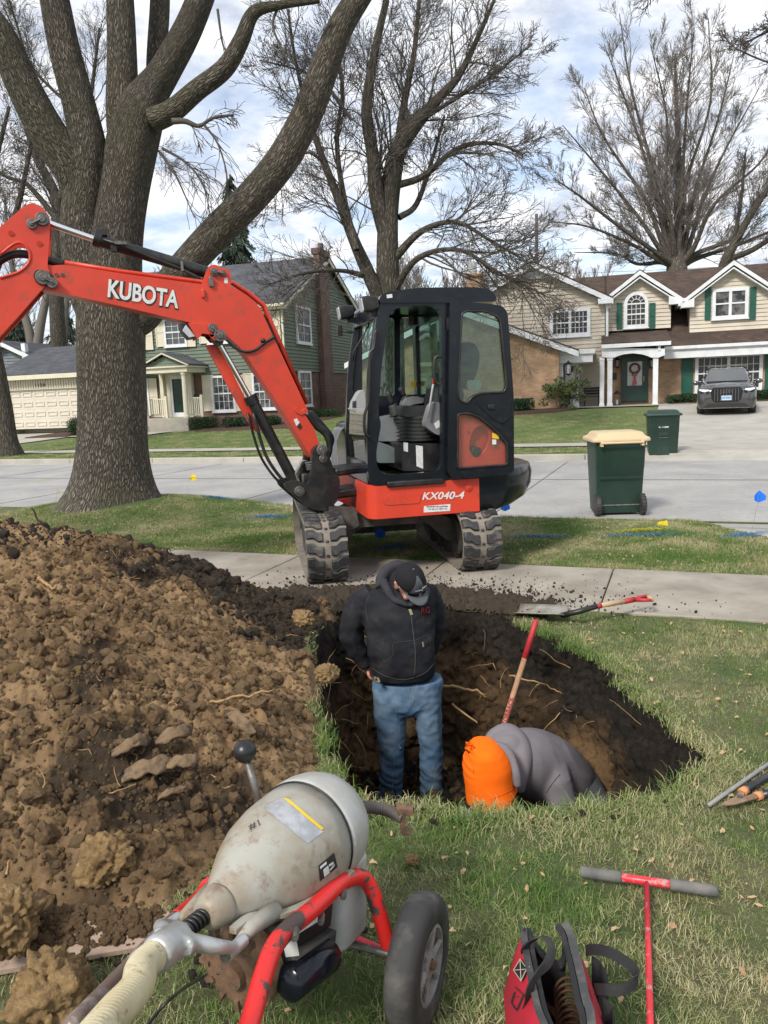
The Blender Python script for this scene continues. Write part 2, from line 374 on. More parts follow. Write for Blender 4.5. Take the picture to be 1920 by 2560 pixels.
def pile_z(x, y, fine=True):
    b = pile_base(x, y); k = np.clip((b+.035)/.12, 0, 1)
    wx = x+.05*vnoise(x*6, y*6, 40); wy = y+.05*vnoise(x*6+9, y*6, 41)
    z = b+k*(.055*fbm(wx, wy, 2.6, 3, .5, 11)+.022*fbm(wx, wy, 7, 3, .55, 21, True)-.01)
    qx, qy = x+.03*vnoise(x*14, y*14, 50)+.01*vnoise(x*40, y*40, 52), y+.03*vnoise(x*14+5, y*14, 51)+.01*vnoise(x*40+5, y*40, 53); g = np.clip(.55+1.1*fbm(x, y, 1.6, 2, .5, 61), 0, 1)
    z = z+(.3+.7*k)*(.024*g*cells(qx, qy, 8, 70)+.018*cells(qx, qy, 19, 80)+.011*cells(qx, qy, 44, 90)+.006*fbm(x, y, 30, 3, .6, 35))
    return z
def grid_mesh(name, X, Y, Z, keep=None):
    r, c = X.shape; V = np.stack([X, Y, Z], -1).reshape(-1, 3)
    i = np.arange(r*c).reshape(r, c); F = np.stack([i[:-1, :-1], i[:-1, 1:], i[1:, 1:], i[1:, :-1]], -1)
    F = F[keep] if keep is not None else F.reshape(-1, 4)
    u, inv = np.unique(F, return_inverse=True); V = V[u]; F = inv.reshape(-1, 4)
    me = bpy.data.meshes.new(name); me.vertices.add(len(V)); me.vertices.foreach_set('co', V.ravel().astype(np.float32))
    me.loops.add(F.size); me.loops.foreach_set('vertex_index', F.ravel().astype(np.int32)); me.polygons.add(len(F))
    me.polygons.foreach_set('loop_start', np.arange(0, F.size, 4, dtype=np.int32)); me.update(calc_edges=True); me.shade_smooth(); return me
cs, sn = cos(STREET), sin(STREET)
def st2xy(s, t): return s*cs-t*sn, s*sn+t*cs
def xy2st(x, y): return x*cs+y*sn, -x*sn+y*cs
# --- materials
m_lawn = mat('lawn_turf', (.075, .115, .03), .95, (.18, .16, .08), 1.4, .42, .68, bump=1, bscale=60, bdist=.03, col3=(.05, .038, .022), n3=9, lo3=.52, hi3=.68, amt3=.7)
m_farlawn = mat('far_lawn_turf', (.085, .14, .03), .95, (.16, .175, .06), .8, .38, .68, bump=1, bscale=25, bdist=.05, col3=(.16, .15, .07), n3=14, lo3=.5, hi3=.7, amt3=.5)
m_road = mat('road_concrete', (.375, .365, .345), .9, (.29, .28, .27), .9, .35, .65, bump=.25, bscale=90, bdist=.004, stretch=(1, 1, 1), col3=(.20, .195, .185), n3=14, lo3=.5, hi3=.75, amt3=.7)
m_walk = mat('sidewalk_concrete', (.36, .325, .27), .92, (.24, .21, .17), 2.2, .35, .65, bump=.5, bscale=120, bdist=.004, col3=(.12, .095, .065), n3=5, lo3=.58, hi3=.8, amt3=.7)
m_walk2 = mat('pale_concrete', (.42, .40, .35), .9, (.34, .32, .28), 1.5, .35, .65, bump=.2, bscale=60, bdist=.004, col3=(.25, .23, .2), n3=7, lo3=.55, hi3=.75, amt3=.5)
m_joint = mat('joint_sealant', (.035, .033, .03), .8, (.08, .075, .07), 20)
DARKS = [(p.x, p.y, r) for p, r in ((AD(500, 1290, 5.6), .95), (AD(640, 1340, 5.0), .6), (AD(390, 1225, 5.6), .6), (AD(30, 1165, 5.0), .55), (AD(290, 1680, 2.75), .28), (AD(440, 1430, 3.6), .25))]
def soil(name, hole):
    m = mat(name, (.085, .050, .022), .95); nt = m.node_tree; L = nt.links.new; b = nt.nodes['Principled BSDF']; b.inputs['Specular IOR Level'].default_value = .25
    tc = N(nt, 'ShaderNodeTexCoord'); v = tc.outputs['Object']
    def noise(sc, det=6, ro=.6): n = N(nt, 'ShaderNodeTexNoise', i_Scale=sc, i_Detail=det, i_Roughness=ro); L(v, n.inputs[0]); return n.outputs[0]
    def mix(f, c1, c2, lo, hi, amt=1):
        r = N(nt, 'ShaderNodeMapRange', i_1=lo, i_2=hi, i_4=amt); L(f, r.inputs[0]); mx = N(nt, 'ShaderNodeMix', data_type='RGBA'); L(r.outputs[0], mx.inputs[0])
        for k, c in ((6, c1), (7, c2)):
            if isinstance(c, tuple): mx.inputs[k].default_value = srgb(c)
            else: L(c, mx.inputs[k])
        return mx.outputs[2]
    c = mix(noise(3.2), (.185, .115, .058), (.29, .19, .10), .35, .65)
    c = mix(noise(7), c, (.37, .26, .14), .55, .70, .8)
    c = mix(noise(14), c, (.075, .045, .024), .52, .70, .85)
    c = mix(noise(55, 4), c, (.34, .24, .14), .58, .75, .6)
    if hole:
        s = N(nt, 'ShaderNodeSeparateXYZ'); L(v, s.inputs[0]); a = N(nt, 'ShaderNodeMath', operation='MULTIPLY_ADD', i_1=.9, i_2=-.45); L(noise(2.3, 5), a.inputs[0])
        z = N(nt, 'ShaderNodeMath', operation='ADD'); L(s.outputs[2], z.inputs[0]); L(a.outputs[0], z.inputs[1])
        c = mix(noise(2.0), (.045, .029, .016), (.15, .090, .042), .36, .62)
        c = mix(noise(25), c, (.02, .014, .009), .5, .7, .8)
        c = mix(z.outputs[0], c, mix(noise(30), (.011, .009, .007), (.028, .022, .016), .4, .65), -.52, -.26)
    else:
        p = N(nt, 'ShaderNodeTexNoise', i_Scale=1.15, i_Detail=4, i_Roughness=.55, i_Distortion=.6); L(v, p.inputs[0])
        last = None
        for x_, y_, r_ in DARKS:
            dd_ = N(nt, 'ShaderNodeVectorMath', operation='DISTANCE'); L(v, dd_.inputs[0]); dd_.inputs[1].default_value = (x_, y_, .2); dv = N(nt, 'ShaderNodeMath', operation='DIVIDE', i_1=r_); L(dd_.outputs['Value'], dv.inputs[0])
            if last: mi = N(nt, 'ShaderNodeMath', operation='MINIMUM'); L(last, mi.inputs[0]); L(dv.outputs[0], mi.inputs[1]); last = mi.outputs[0]
            else: last = dv.outputs[0]
        q = N(nt, 'ShaderNodeMapRange', i_1=.3, i_2=1.2, i_3=.20, i_4=0); L(last, q.inputs[0])
        q2 = N(nt, 'ShaderNodeMath', operation='ADD'); L(p.outputs[0], q2.inputs[0]); L(q.outputs[0], q2.inputs[1])
        c = mix(q2.outputs[0], c, mix(noise(40), (.022, .016, .011), (.05, .035, .022), .4, .65), .56, .64, .93)
    L(c, b.inputs['Base Color'])
    bp = N(nt, 'ShaderNodeBump', i_Strength=1, i_Distance=.012); L(noise(70, 8, .7), bp.inputs['Height']); L(bp.outputs[0], b.inputs['Normal'])
    return m
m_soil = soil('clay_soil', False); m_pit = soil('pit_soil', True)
m_clay = mat('yellow_clay', (.27, .175, .075), .95, (.19, .115, .045), 9, bump=1, bscale=110, bdist=.012, col3=(.38, .26, .12), n3=40, lo3=.5, hi3=.7)
m_claysm = mat('smeared_clay', (.21, .14, .075), .8, (.15, .095, .05), 14, bump=1, bscale=40, bdist=.01, col3=(.07, .05, .035), n3=24, lo3=.5, hi3=.65)
m_dark = mat('black_topsoil', (.028, .020, .013), .95, (.05, .035, .02), 20, bump=1, bscale=60, bdist=.01)
m_root = mat('pale_root', (.42, .27, .12), .7, (.28, .17, .07), 20, bump=.4)
m_stick = mat('dark_twig', (.045, .03, .02), .9)
# --- near lawn
s_, t_ = np.meshgrid(np.arange(-11, 3.2, .045), np.arange(1.0, 9.47, .045))
X, Y = st2xy(s_, t_); Z = lawn_z(X, Y)+.006*fbm(X, Y, 14, 3, .6, 2)
Z = Z-np.clip((t_-9.2)/.27, 0, 1)*.06
xc = (X[:-1, :-1]+X[1:, 1:])/2; yc = (Y[:-1, :-1]+Y[1:, 1:])/2; sc_, tc_ = xy2st(xc, yc)
APR = [(0.1, 9.6), (.42, 9.0), (.85, 8.35), (1.45, 7.6), (1.9, 6.7), (9, 6.7), (9, 9.6)]
keep = ~inpoly(xc, yc, RIM) & ~((tc_ > 5.5) & (tc_ < 6.66)) & ~inpoly(sc_-.06, tc_, APR)
_rd = rimdist(X, Y); Z = Z+np.where(_rd < .12, (.12-_rd)*.12*np.abs(vnoise(X*9, Y*9, 77)), 0)
tag(link('lawn', grid_mesh('lawn', X, Y, Z, keep), m_lawn), kind='structure')
mb = MB(); mb.plate([(-160, -60), (160, -60), (160, 9.46), (-160, 9.46)], [[(-10.95, 1.04), (3.1, 1.04), (3.1, 9.42), (-10.95, 9.42)]], -.012, -.03, axes='xy')
o = mb.xf(Matrix.Rotation(STREET, 4, 'Z')).build('outer_lawn', m_lawn); tag(o, kind='structure')
RZ = Matrix.Rotation(STREET, 4, 'Z')
mb = MB(); mb.plate(APR, [], 0, 0, axes='xy'); mb.v = []; mb.f = []
rows = [[(a, b, z) for a, b, z in r] for r in [[(.1, 9.6, -.096), (9, 9.6, -.096)], [(.42, 9.0, -.06), (9, 9.0, -.06)], [(.85, 8.35, -.02), (9, 8.35, -.02)], [(1.45, 7.6, .004), (9, 7.6, .004)], [(1.9, 6.7, .014), (9, 6.7, .014)]]]
for r in rows: mb.v += r
for i in range(4): mb.f.append((2*i, 2*i+1, 2*i+3, 2*i+2))
tag(mb.xf(RZ).build('driveway_apron', m_walk2), kind='structure')
# --- road, kerbs, walks
mb = MB(); mb.box2((-160, 9.46, -.4), (160, 18.05, -.1)); tag(mb.xf(RZ).build('road', m_road), kind='structure')
mb = MB(); mb.box2((-160, 14.2, -.099), (160, 14.225, -.095))
for s0 in np.arange(-30, 12, 4.6): mb.box2((s0, 9.5, -.099), (s0+.014, 18.0, -.0955))
tag(mb.xf(RZ).build('road_joints', m_joint), kind='structure')
mb = MB(); mb.box2((-160, 17.62, -.2), (160, 18.06, -.0945)); tag(mb.xf(RZ).build('gutter', m_walk2), kind='structure')
mb = MB()
for s0 in np.arange(-60, 4.2, 3.05): mb.box2((s0, 18.05, -.3), (s0+3.035, 18.22, .035 if s0 < 0 else .03))
tag(mb.xf(RZ).build('kerb', m_walk2, bevel=.02), kind='structure')
mb = MB(); mb.box2((-60, 9.36, -.3), (.1, 9.47, -.02)); tag(mb.xf(RZ).build('near_kerb', m_walk2, bevel=.015), kind='structure')
mb = MB(); s0 = -40.3
while s0 < 30: mb.box2((s0, 5.42, -.12), (s0+1.52, 6.74, .014+.004*random.random())); s0 += 1.53
tag(mb.xf(RZ).build('near_sidewalk', m_walk, bevel=.008), kind='structure')
# --- far terrain
def far_z(s, t):
    z = .03+np.clip((t-21.4)/(32-21.4), 0, 1)**1.2*.62
    return z
t_ = np.r_[np.arange(18.2, 40, .4), 45, 60, 100, 200, 400]; s_ = np.r_[-300, -100, np.arange(-60, 40, 1.0), 100, 300]
S_, T_ = np.meshgrid(s_, t_); X, Y = st2xy(S_, T_)
tag(link('far_lawn', grid_mesh('far_lawn', X, Y, far_z(S_, T_)), m_farlawn), kind='structure')
def sheet(name, pts, m, dz=.006, n=14):
    """strip between two polylines given in (s,t), following far_z"""
    mb = MB(); A, B = pts
    for i in range(n+1):
        f = i/n
        for P in (A, B):
            k = f*(len(P)-1); j = min(int(k), len(P)-2); g = k-j
            s, t = P[j][0]*(1-g)+P[j+1][0]*g, P[j][1]*(1-g)+P[j+1][1]*g
            mb.v.append((s, t, float(far_z(s, t))+dz))
    mb.f = [(2*i, 2*i+1, 2*i+3, 2*i+2) for i in range(n)]
    return tag(mb.xf(RZ).build(name, m), kind='structure')
sheet('far_sidewalk', [[(-60, 20.25), (40, 20.25)], [(-60, 21.35), (40, 21.35)]], m_walk2, .03, 40)
# driveway of the right-hand house
def dst(a, b, z=.3): p = GD(a, b, z); return xy2st(p.x, p.y)
dl = [dst(1405, 992, -.1), dst(1408, 960, .05), dst(1412, 940, .1), dst(1418, 900, .45), dst(1420, 884, .62)]
_w2 = 6.4
sheet('driveway', [[(dl[0][0]-.9, 18.31), (dl[0][0]-.1, 19.3), dl[2], dl[4], (dl[4][0], 36)], [(dl[0][0]+_w2+2, 18.31), (dl[0][0]+_w2+1, 19.3), (dl[2][0]+_w2, dl[2][1]), (dl[4][0]+_w2, dl[4][1]), (dl[4][0]+_w2, 36)]], m_walk2, .04, 24)
mb = MB(); x0_, x1_ = dl[0][0]-1.0, dl[0][0]+9; mb.add([(x0_, 17.7, -.094), (x1_, 17.7, -.094), (x1_, 18.32, .075), (x0_, 18.32, .075), (x0_, 18.32, -.2), (x1_, 18.32, -.2), (x0_, 17.7, -.2), (x1_, 17.7, -.2)], [(0, 1, 2, 3), (0, 6, 7, 1), (3, 2, 5, 4), (0, 3, 4, 6), (1, 7, 5, 2)]); mb.xf(RZ); tag(mb.build('driveway_lip', m_walk2), kind='structure')
# --- pit
def pit_mesh():
    n = 620; idx = np.linspace(0, len(RIM), n, endpoint=False); i0 = idx.astype(int); fr = (idx-i0)[:, None]
    R = RIM[i0 % len(RIM)]*(1-fr)+RIM[(i0+1) % len(RIM)]*fr; c = np.array([.42, 4.25]); rows = []
    ksc = .75*np.clip((R[:, 1]-3.2)/2.4, 0, 1)            # far side slopes more
    vv = np.r_[-.06, 0, np.linspace(.02, 1, 74), np.linspace(1.03, 2, 42)]
    u = np.arange(n)
    for v in vv:
        if v <= 1:
            k = .005+(.03+.33*ksc)*max(v, 0)**.85 + (-.035 if v < 0 else 0); z = -1.12*max(v, 0)+(.012 if v < 0 else 0)
        else: k = (.035+.33*ksc)*(2-v)+(v-1); z = -1.12-.03*sin(min(v-1, .5)*pi)
        P = R*(1-np.reshape(k, (-1, 1)))+c*np.reshape(k, (-1, 1)); rows.append(np.c_[P, np.full(n, z)])
    A = np.array(rows); out = A.copy()
    for a in range(len(rows)):
        v = vv[a]; d = c-A[a][:, :2]; d /= np.linalg.norm(d, axis=1)[:, None]+1e-6; wgt = min(1, max(0, v)*7+.1)
        for b in range(n):
            p = Vector(A[a, b]); q = mn.fractal(p*3.5, .9, 2.1, 3)*.07+abs(mn.fractal(p*13, .8, 2.1, 3))*.05+mn.noise(p*55)*.01
            if v <= 1: out[a, b, :2] += d[b]*q*wgt; out[a, b, 2] += mn.noise(p*20)*.012*wgt
            else: out[a, b, 2] += q*1.1
    out = out[:, np.r_[0:n, 0]]
    return grid_mesh('pit', out[..., 0], out[..., 1], out[..., 2])
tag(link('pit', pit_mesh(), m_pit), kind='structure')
# --- pile
X, Y = np.meshgrid(np.arange(-4.6, .3, .0095), np.arange(1.7, 6.7, .0095)); Z = pile_z(X, Y)
_in = inpoly(X, Y, RIM) ; _rd = rimdist(X, Y)
Z = Z-np.where(_in, np.clip(.02+_rd*1.2, 0, .1), 0)-np.where(pile_base(X, Y) < -.03, .03, 0)
Zc = Z[:-1, :-1]; keep = (Zc > -.025) & ~(_in[:-1, :-1] & (_rd[:-1, :-1] > .05))
o = link('dirt_pile', grid_mesh('dirt_pile', X, Y, Z, keep), m_soil)
tag(o, 'big heap of excavated brown clay and dark topsoil filling the left of the lawn', 'dirt pile', kind='stuff')
# spoil spread round the pit's far side, on the sidewalk edge
def spoil(name, cx, cy, rx, ry, h, m, seed, ang=0):
    X, Y = np.meshgrid(np.arange(-rx*1.2, rx*1.2, .009), np.arange(-ry*1.2, ry*1.2, .009)); r = np.hypot(X/rx, Y/ry)
    ca, sa = cos(ang), sin(ang); XX, YY = cx+X*ca-Y*sa, cy+X*sa+Y*ca
    Z = h*np.clip(1-r**2, -.6, 1)+.03*fbm(XX, YY, 5, 3, .55, seed)+.016*fbm(XX, YY, 18, 3, .6, seed+5, True)+.014*cells(XX, YY, 20, seed)+.012*cells(XX, YY, 42, seed+3)+.02
    inn = inpoly(XX, YY, RIM); Z = Z-np.where(inn, rimdist(XX, YY)*1.5, 0)
    keep = (Z[:-1, :-1] > .004) & ~(inn[:-1, :-1] & (Z[:-1, :-1] < -.02))
    return tag(link(name, grid_mesh(name, XX, YY, Z, keep), m), kind='stuff')
o = spoil('loose_spoil', -.05, 5.72, .95, .33, .05, m_dark, 3, radians(-12)); tag(o, 'crumbled black topsoil spread between the pit and the excavator tracks', 'loose soil')
o = spoil('loose_spoil', .72, 5.5, .42, .18, .03, m_dark, 13, radians(-25)); tag(o, 'thin black crumbs of soil on the pavement beside the lying shovel', 'loose soil')
# ------------------------------------------------------------------ scattered stuff
def scatter(name, objs, P, R, S, idx, label, cat, kind='stuff'):
    me = bpy.data.meshes.new(name); me.from_pydata([tuple(p) for p in P], [], [])
    for nm, ty, dat in (('rt', 'FLOAT_VECTOR', np.array(R, np.float32)), ('sc', 'FLOAT', np.array(S, np.float32)), ('ix', 'INT', np.array(idx, np.int32))):
        a = me.attributes.new(nm, ty, 'POINT'); a.data.foreach_set('vector' if ty == 'FLOAT_VECTOR' else 'value', dat.ravel())
    c = bpy.data.collections.new(name+'_kinds')
    for ob in objs: c.objects.link(ob)
    o = link(name, me); tag(o, label, cat, kind=kind)
    g = bpy.data.node_groups.new(name, 'GeometryNodeTree'); g.interface.new_socket('Geometry', in_out='INPUT', socket_type='NodeSocketGeometry'); g.interface.new_socket('Geometry', in_out='OUTPUT', socket_type='NodeSocketGeometry')
    L = g.links.new; gi = g.nodes.new('NodeGroupInput'); go = g.nodes.new('NodeGroupOutput')
    ci = g.nodes.new('GeometryNodeCollectionInfo'); ci.inputs[0].default_value = c; ci.inputs[1].default_value = True; ci.inputs[2].default_value = True
    ip = g.nodes.new('GeometryNodeInstanceOnPoints'); ip.inputs['Pick Instance'].default_value = True
    mp = g.nodes.new('GeometryNodeMeshToPoints')
    def na(n, ty):
        q = g.nodes.new('GeometryNodeInputNamedAttribute'); q.data_type = ty; q.inputs[0].default_value = n; return q.outputs[0]
    L(gi.outputs[0], mp.inputs[0]); L(mp.outputs[0], ip.inputs['Points']); L(ci.outputs[0], ip.inputs['Instance'])
    L(na('ix', 'INT'), ip.inputs['Instance Index']); L(na('rt', 'FLOAT_VECTOR'), ip.inputs['Rotation']); L(na('sc', 'FLOAT'), ip.inputs['Scale'])
    L(ip.outputs[0], go.inputs[0]); md = o.modifiers.new('scatter', 'NODES'); md.node_group = g
    return o
def loose(mb, name, m, smooth=False):
    ob = bpy.data.objects.new(name, mb.mesh(name, smooth)); ob.data.materials.append(m); return ob
def clod_mb(seed, r=1.0, sub=3, flat=.75):
    bm = bmesh.new(); bmesh.ops.create_icosphere(bm, subdivisions=sub, radius=1)
    for v in bm.verts:
        p = v.co.copy(); k = 1+.35*mn.noise(p*1.3+Vector((seed*3, 0, 0)))+.24*mn.noise(p*3.5+Vector((0, seed, 0)))+.14*mn.noise(p*7)+(.09*mn.noise(p*9)+.05*mn.noise(p*20) if sub > 3 else 0)
        v.co = Vector((p.x*k, p.y*k*.85, p.z*k*flat))*r
    mb = MB(); mb.v = [tuple(v.co) for v in bm.verts]; mb.f = [tuple(v.index for v in f.verts) for f in bm.faces]; bm.free(); return mb
rng = np.random.default_rng(5)
def blade_mat(name, stops, rough=.7):
    m = bpy.data.materials.new(name); m.use_nodes = True; nt = m.node_tree; L = nt.links.new; b = nt.nodes['Principled BSDF']; b.inputs['Roughness'].default_value = rough; b.inputs['Specular IOR Level'].default_value = .2
    oi = N(nt, 'ShaderNodeObjectInfo'); ge = N(nt, 'ShaderNodeNewGeometry'); a = N(nt, 'ShaderNodeMath', operation='MULTIPLY_ADD', i_1=.45); L(ge.outputs['Random Per Island'], a.inputs[0])
    n = N(nt, 'ShaderNodeTexNoise', i_Scale=1.7, i_Detail=4); L(ge.outputs['Position'], n.inputs[0]); q = N(nt, 'ShaderNodeMapRange', i_1=.34, i_2=.66, i_3=-.05, i_4=.52); L(n.outputs[0], q.inputs[0]); L(q.outputs[0], a.inputs[2])
    r = N(nt, 'ShaderNodeValToRGB'); L(a.outputs[0], r.inputs[0]); e = r.color_ramp.elements
    while len(e) < len(stops): e.new(.5)
    for k, (p, c) in enumerate(stops): e[k].position = p; e[k].color = srgb(c)
    L(r.outputs[0], b.inputs['Base Color']); return m
m_blade = blade_mat('grass_blade', [(0, (.07, .15, .025)), (.3, (.10, .185, .038)), (.44, (.17, .21, .065)), (.58, (.34, .33, .16)), (1, (.55, .47, .29))])
m_leaf = blade_mat('dry_leaf', [(0, (.32, .19, .09)), (.5, (.45, .32, .18)), (1, (.24, .12, .06))], .8)
def tuft(seed, nb, h, spread, w):
    r = random.Random(seed); mb = MB()
    for _ in range(nb):
        a = r.uniform(0, 2*pi); x, y = r.gauss(0, spread), r.gauss(0, spread); l = h*r.uniform(.5, 1.2); bend = r.uniform(.15, 1.3); wd = w*r.uniform(.7, 1.2)
        d = Vector((cos(a), sin(a), 0)); sdv = Vector((-sin(a), cos(a), 0)); p = Vector((x, y, -.004)); b = len(mb.v)
        for k in range(3):
            t = k/2.0; q = p+d*(l*bend*t*t*.7)+Vector((0, 0, l*t*(1-.3*bend*t))); ww = wd*(1-t*.75)
            mb.v += [tuple(q-sdv*ww), tuple(q+sdv*ww)]
        tip = p+d*(l*bend)+Vector((0, 0, l*(1-.42*bend)))
        mb.v.append(tuple(tip)); mb.f += [(b, b+1, b+3, b+2), (b+2, b+3, b+5, b+4), (b+4, b+5, b+6)]
    ob = bpy.data.objects.new('tuft', mb.mesh('tuft', False, False)); ob.data.materials.append(m_blade); return ob
tufts = [tuft(i, 16, .026, .016, .0011) for i in range(6)]
def in_board(x, y): return (x < -.55) & (y < 2.15) & (y > 1.75)
def grass_pts(n, s0, s1, t0, t1):
    s = rng.uniform(s0, s1, n); t = rng.uniform(t0, t1, n); x, y = st2xy(s, t)
    ok = ~inpoly(x, y, RIM) & ~((t > 5.40) & (t < 6.75)) & ~inpoly(s, t, APR) & (t < 9.42) & (pile_base(x, y) < .012) & (y > 1.2) & (np.abs(x) < y*.72+.5)
    ok &= ~((np.hypot((x+.0)/1.0, (y-5.72)/.36) < 1)) & (np.hypot((x-TREE.x), (y-TREE.y)) > .8)
    return x[ok], y[ok]
P = []; S = []; Rr = []
for n, b, sc in ((62000, (-6, 3.5, .8, 5.45), 1.0), (36000, (-9, 2.4, 6.7, 9.44), 1.35)):
    x, y = grass_pts(n, *b); z = lawn_z(x, y)
    P += list(zip(x, y, z)); S += list(sc*rng.uniform(.6, 1.25, len(x))*(1+.25*fbm(x, y, 1.5, 3, .5, 8)))
# longer grass hanging at the pit's rim
k = rng.integers(0, len(RIM), 1700); e = RIM[k]+rng.normal(0, .02, (1700, 2)); dirv = RIM[k]-np.array([.42, 4.25]); dirv /= np.linalg.norm(dirv, axis=1)[:, None]; e += dirv*rng.uniform(-.02, .07, (1700, 1))
ok = (e[:, 1] < 5.1) & ~((e[:, 0] < -.2) & (e[:, 1] > 4.2)); e = e[ok]; P += [(a, b, .0) for a, b in e]; S += list(rng.uniform(1.2, 2.1, len(e)))
n = len(P); R = np.c_[rng.normal(0, .12, n), rng.normal(0, .12, n), rng.uniform(0, 6.28, n)]
scatter('lawn_grass', tufts, P, R, S, rng.integers(0, 6, n), 'short spring grass, green mixed with straw, over the near lawn and parkway', 'grass')
# curb-side and far grass
ftufts = [tuft(50+i, 14, .05, .05, .004) for i in range(4)]
s = rng.uniform(-24, 5.2, 15000); t = 18.3+rng.uniform(0, 1, 15000)**1.5*12; ok = ~((t > 20.1) & (t < 21.5)); s, t = s[ok], t[ok]; x, y = st2xy(s, t); z = far_z(s, t)
ok = ~((x > 4.6) & (s > dl[0][0]-.6)); x, y, z = x[ok], y[ok], z[ok]; n = len(x)
scatter('far_grass', ftufts, np.c_[x, y, z], np.c_[np.zeros(n), np.zeros(n), rng.uniform(0, 6.28, n)], rng.uniform(.7, 1.2, n), rng.integers(0, 4, n), 'short green grass of the front lawns across the road', 'grass')
# leaves
def leaf(seed):
    r = random.Random(seed); mb = MB(); n = 5; c = r.uniform(-.4, .9)
    for i in range(n+1):
        t = i/n; wd = sin(pi*min(.97, t*.9+.08))*r.choice((.16, .22, .34)); zz = .25*c*sin(pi*t)+.1*r.random()
        mb.v += [(t-.5, -wd, zz+abs(wd)*r.uniform(.1, .6)), (t-.5, 0, zz), (t-.5, wd, zz+abs(wd)*r.uniform(.1, .6))]
    for i in range(n): mb.f += [(3*i, 3*i+1, 3*i+4, 3*i+3), (3*i+1, 3*i+2, 3*i+5, 3*i+4)]
    ob = bpy.data.objects.new('leaf', mb.mesh('leaf', False, False)); ob.data.materials.append(m_leaf); return ob
leaves = [leaf(i) for i in range(5)]
x, y = grass_pts(3300, -6, 3.5, .8, 5.45); x2, y2 = grass_pts(2600, -8, 2.4, 6.7, 9.4); x = np.r_[x, x2]; y = np.r_[y, y2]; n = len(x)
scatter('fallen_leaves', leaves, np.c_[x, y, lawn_z(x, y)+.018], np.c_[rng.normal(0, .5, n), rng.normal(0, .5, n), rng.uniform(0, 6.28, n)], rng.uniform(.012, .028, n)*np.where(rng.random(n) < .1, 1.4, 1), rng.integers(0, 5, n), 'dry tan leaves scattered over the grass', 'leaves')
# crumbs of soil: on the pile, in the pit, on the walk
crumbs = [loose(clod_mb(i, 1, 2), 'crumb', m_soil) for i in range(5)]; dcrumbs = [loose(clod_mb(i+9, 1, 2), 'crumb', m_dark) for i in range(4)]; ccr = [loose(clod_mb(i+20, 1, 2), 'crumb', m_clay) for i in range(4)]
n = 42000; x = rng.uniform(-4.2, .2, n); y = rng.uniform(1.85, 6.3, n); ok = (pile_base(x, y) > 0) & ~inpoly(x, y, RIM); x, y = x[ok], y[ok]; n = len(x)
sz = .0045*np.exp(rng.exponential(.5, n)); sz = np.clip(sz, .003, .045); z = pile_z(x, y)+sz*.25; ky = (vnoise(x*1.2, y*1.2, 90) > .25)
ix = np.where(rng.random(n) < .2, rng.integers(9, 13, n), rng.integers(0, 5, n))   # by name: 0-4 brown, 5-8 dark, 9-12 yellow
dk_ = np.min([np.hypot(x-a, y-b)/r for a, b, r in DARKS[:4]], 0)+.35*fbm(x, y, 3, 3, .5, 66); ix = np.where(dk_ < .75, rng.integers(5, 9, n), ix)
scatter('soil_crumbs', crumbs+ccr+dcrumbs, np.c_[x, y, z], rng.uniform(0, 6.28, (n, 3)), sz, ix, 'loose crumbs of brown clay covering the heap', 'soil crumbs')
n = 1500; a = rng.normal(0, 1, (n, 2)); s = -1.75+a[:, 0]*.75; t = 5.65+a[:, 1]*.25; x, y = st2xy(s, t)
x = np.r_[x, rng.uniform(-1.25, .3, 0), rng.normal(.2, .5, 60), rng.normal(-.75, .25, 200)]; y = np.r_[y, rng.normal(2.7, .1, 60), rng.normal(2.2, .15, 200)]
ok = ~inpoly(x, y, RIM); x, y = x[ok], y[ok]; n = len(x); sz = np.clip(.0035*np.exp(rng.exponential(.5, n)), .0025, .016)
scatter('walk_crumbs', dcrumbs, np.c_[x, y, np.full(n, .018)+sz*.3], rng.uniform(0, 6.28, (n, 3)), sz, rng.integers(0, 4, n), 'black soil crumbs strewn on the sidewalk and lawn edge', 'soil crumbs')
n = 5000; x = rng.uniform(-.3, 1.3, n); y = rng.uniform(2.95, 5.5, n); ok = inpoly(x, y, RIM) & (rimdist(x, y) > .12); x, y = x[ok], y[ok]; n = len(x); sz = np.clip(.008*np.exp(rng.exponential(.6, n)), .004, .06)
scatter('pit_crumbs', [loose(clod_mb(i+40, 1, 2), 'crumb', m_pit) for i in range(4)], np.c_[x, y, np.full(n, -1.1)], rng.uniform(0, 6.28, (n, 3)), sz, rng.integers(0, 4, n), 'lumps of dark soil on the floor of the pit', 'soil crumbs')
# ================================================================== EXCAVATOR
def z1(X, Y): return (X/2.37, 450+Y/2.37)
def z2(X, Y): return (650+X/2.212, 650+Y/2.212)
def z4(X, Y): return (300+X/2.765, 550+Y/2.765)
m_red = mat('orange_red_paint', (.62, .052, .022), .38, (.52, .04, .02), 2.5, .4, .7, bump=.06, bscale=30, col3=(.20, .07, .045), n3=8, lo3=.55, hi3=.66, amt3=.6, spec=.5)
m_navy = mat('black_cab_paint', (.007, .009, .014), .17, (.014, .016, .02), 4, .45, .75, spec=.3, col3=(.10, .09, .07), n3=6, lo3=.58, hi3=.75, amt3=.25)
m_blk = mat('black_greasy_steel', (.008, .008, .009), .42, (.035, .032, .028), 8, .45, .7, bump=.2, bscale=30)
m_under = mat('dusty_black_steel', (.035, .033, .03), .75, (.11, .095, .075), 5, .42, .65, bump=.3, bscale=30)
m_track = mat('dusty_track_rubber', (.15, .13, .105), .9, (.23, .20, .165), 7, .35, .6, bump=.5, bscale=50, bdist=.006)
m_lug = mat('worn_track_lug', (.026, .026, .028), .6, (.13, .115, .095), 9, .5, .70, bump=.3, bscale=50, bdist=.004)
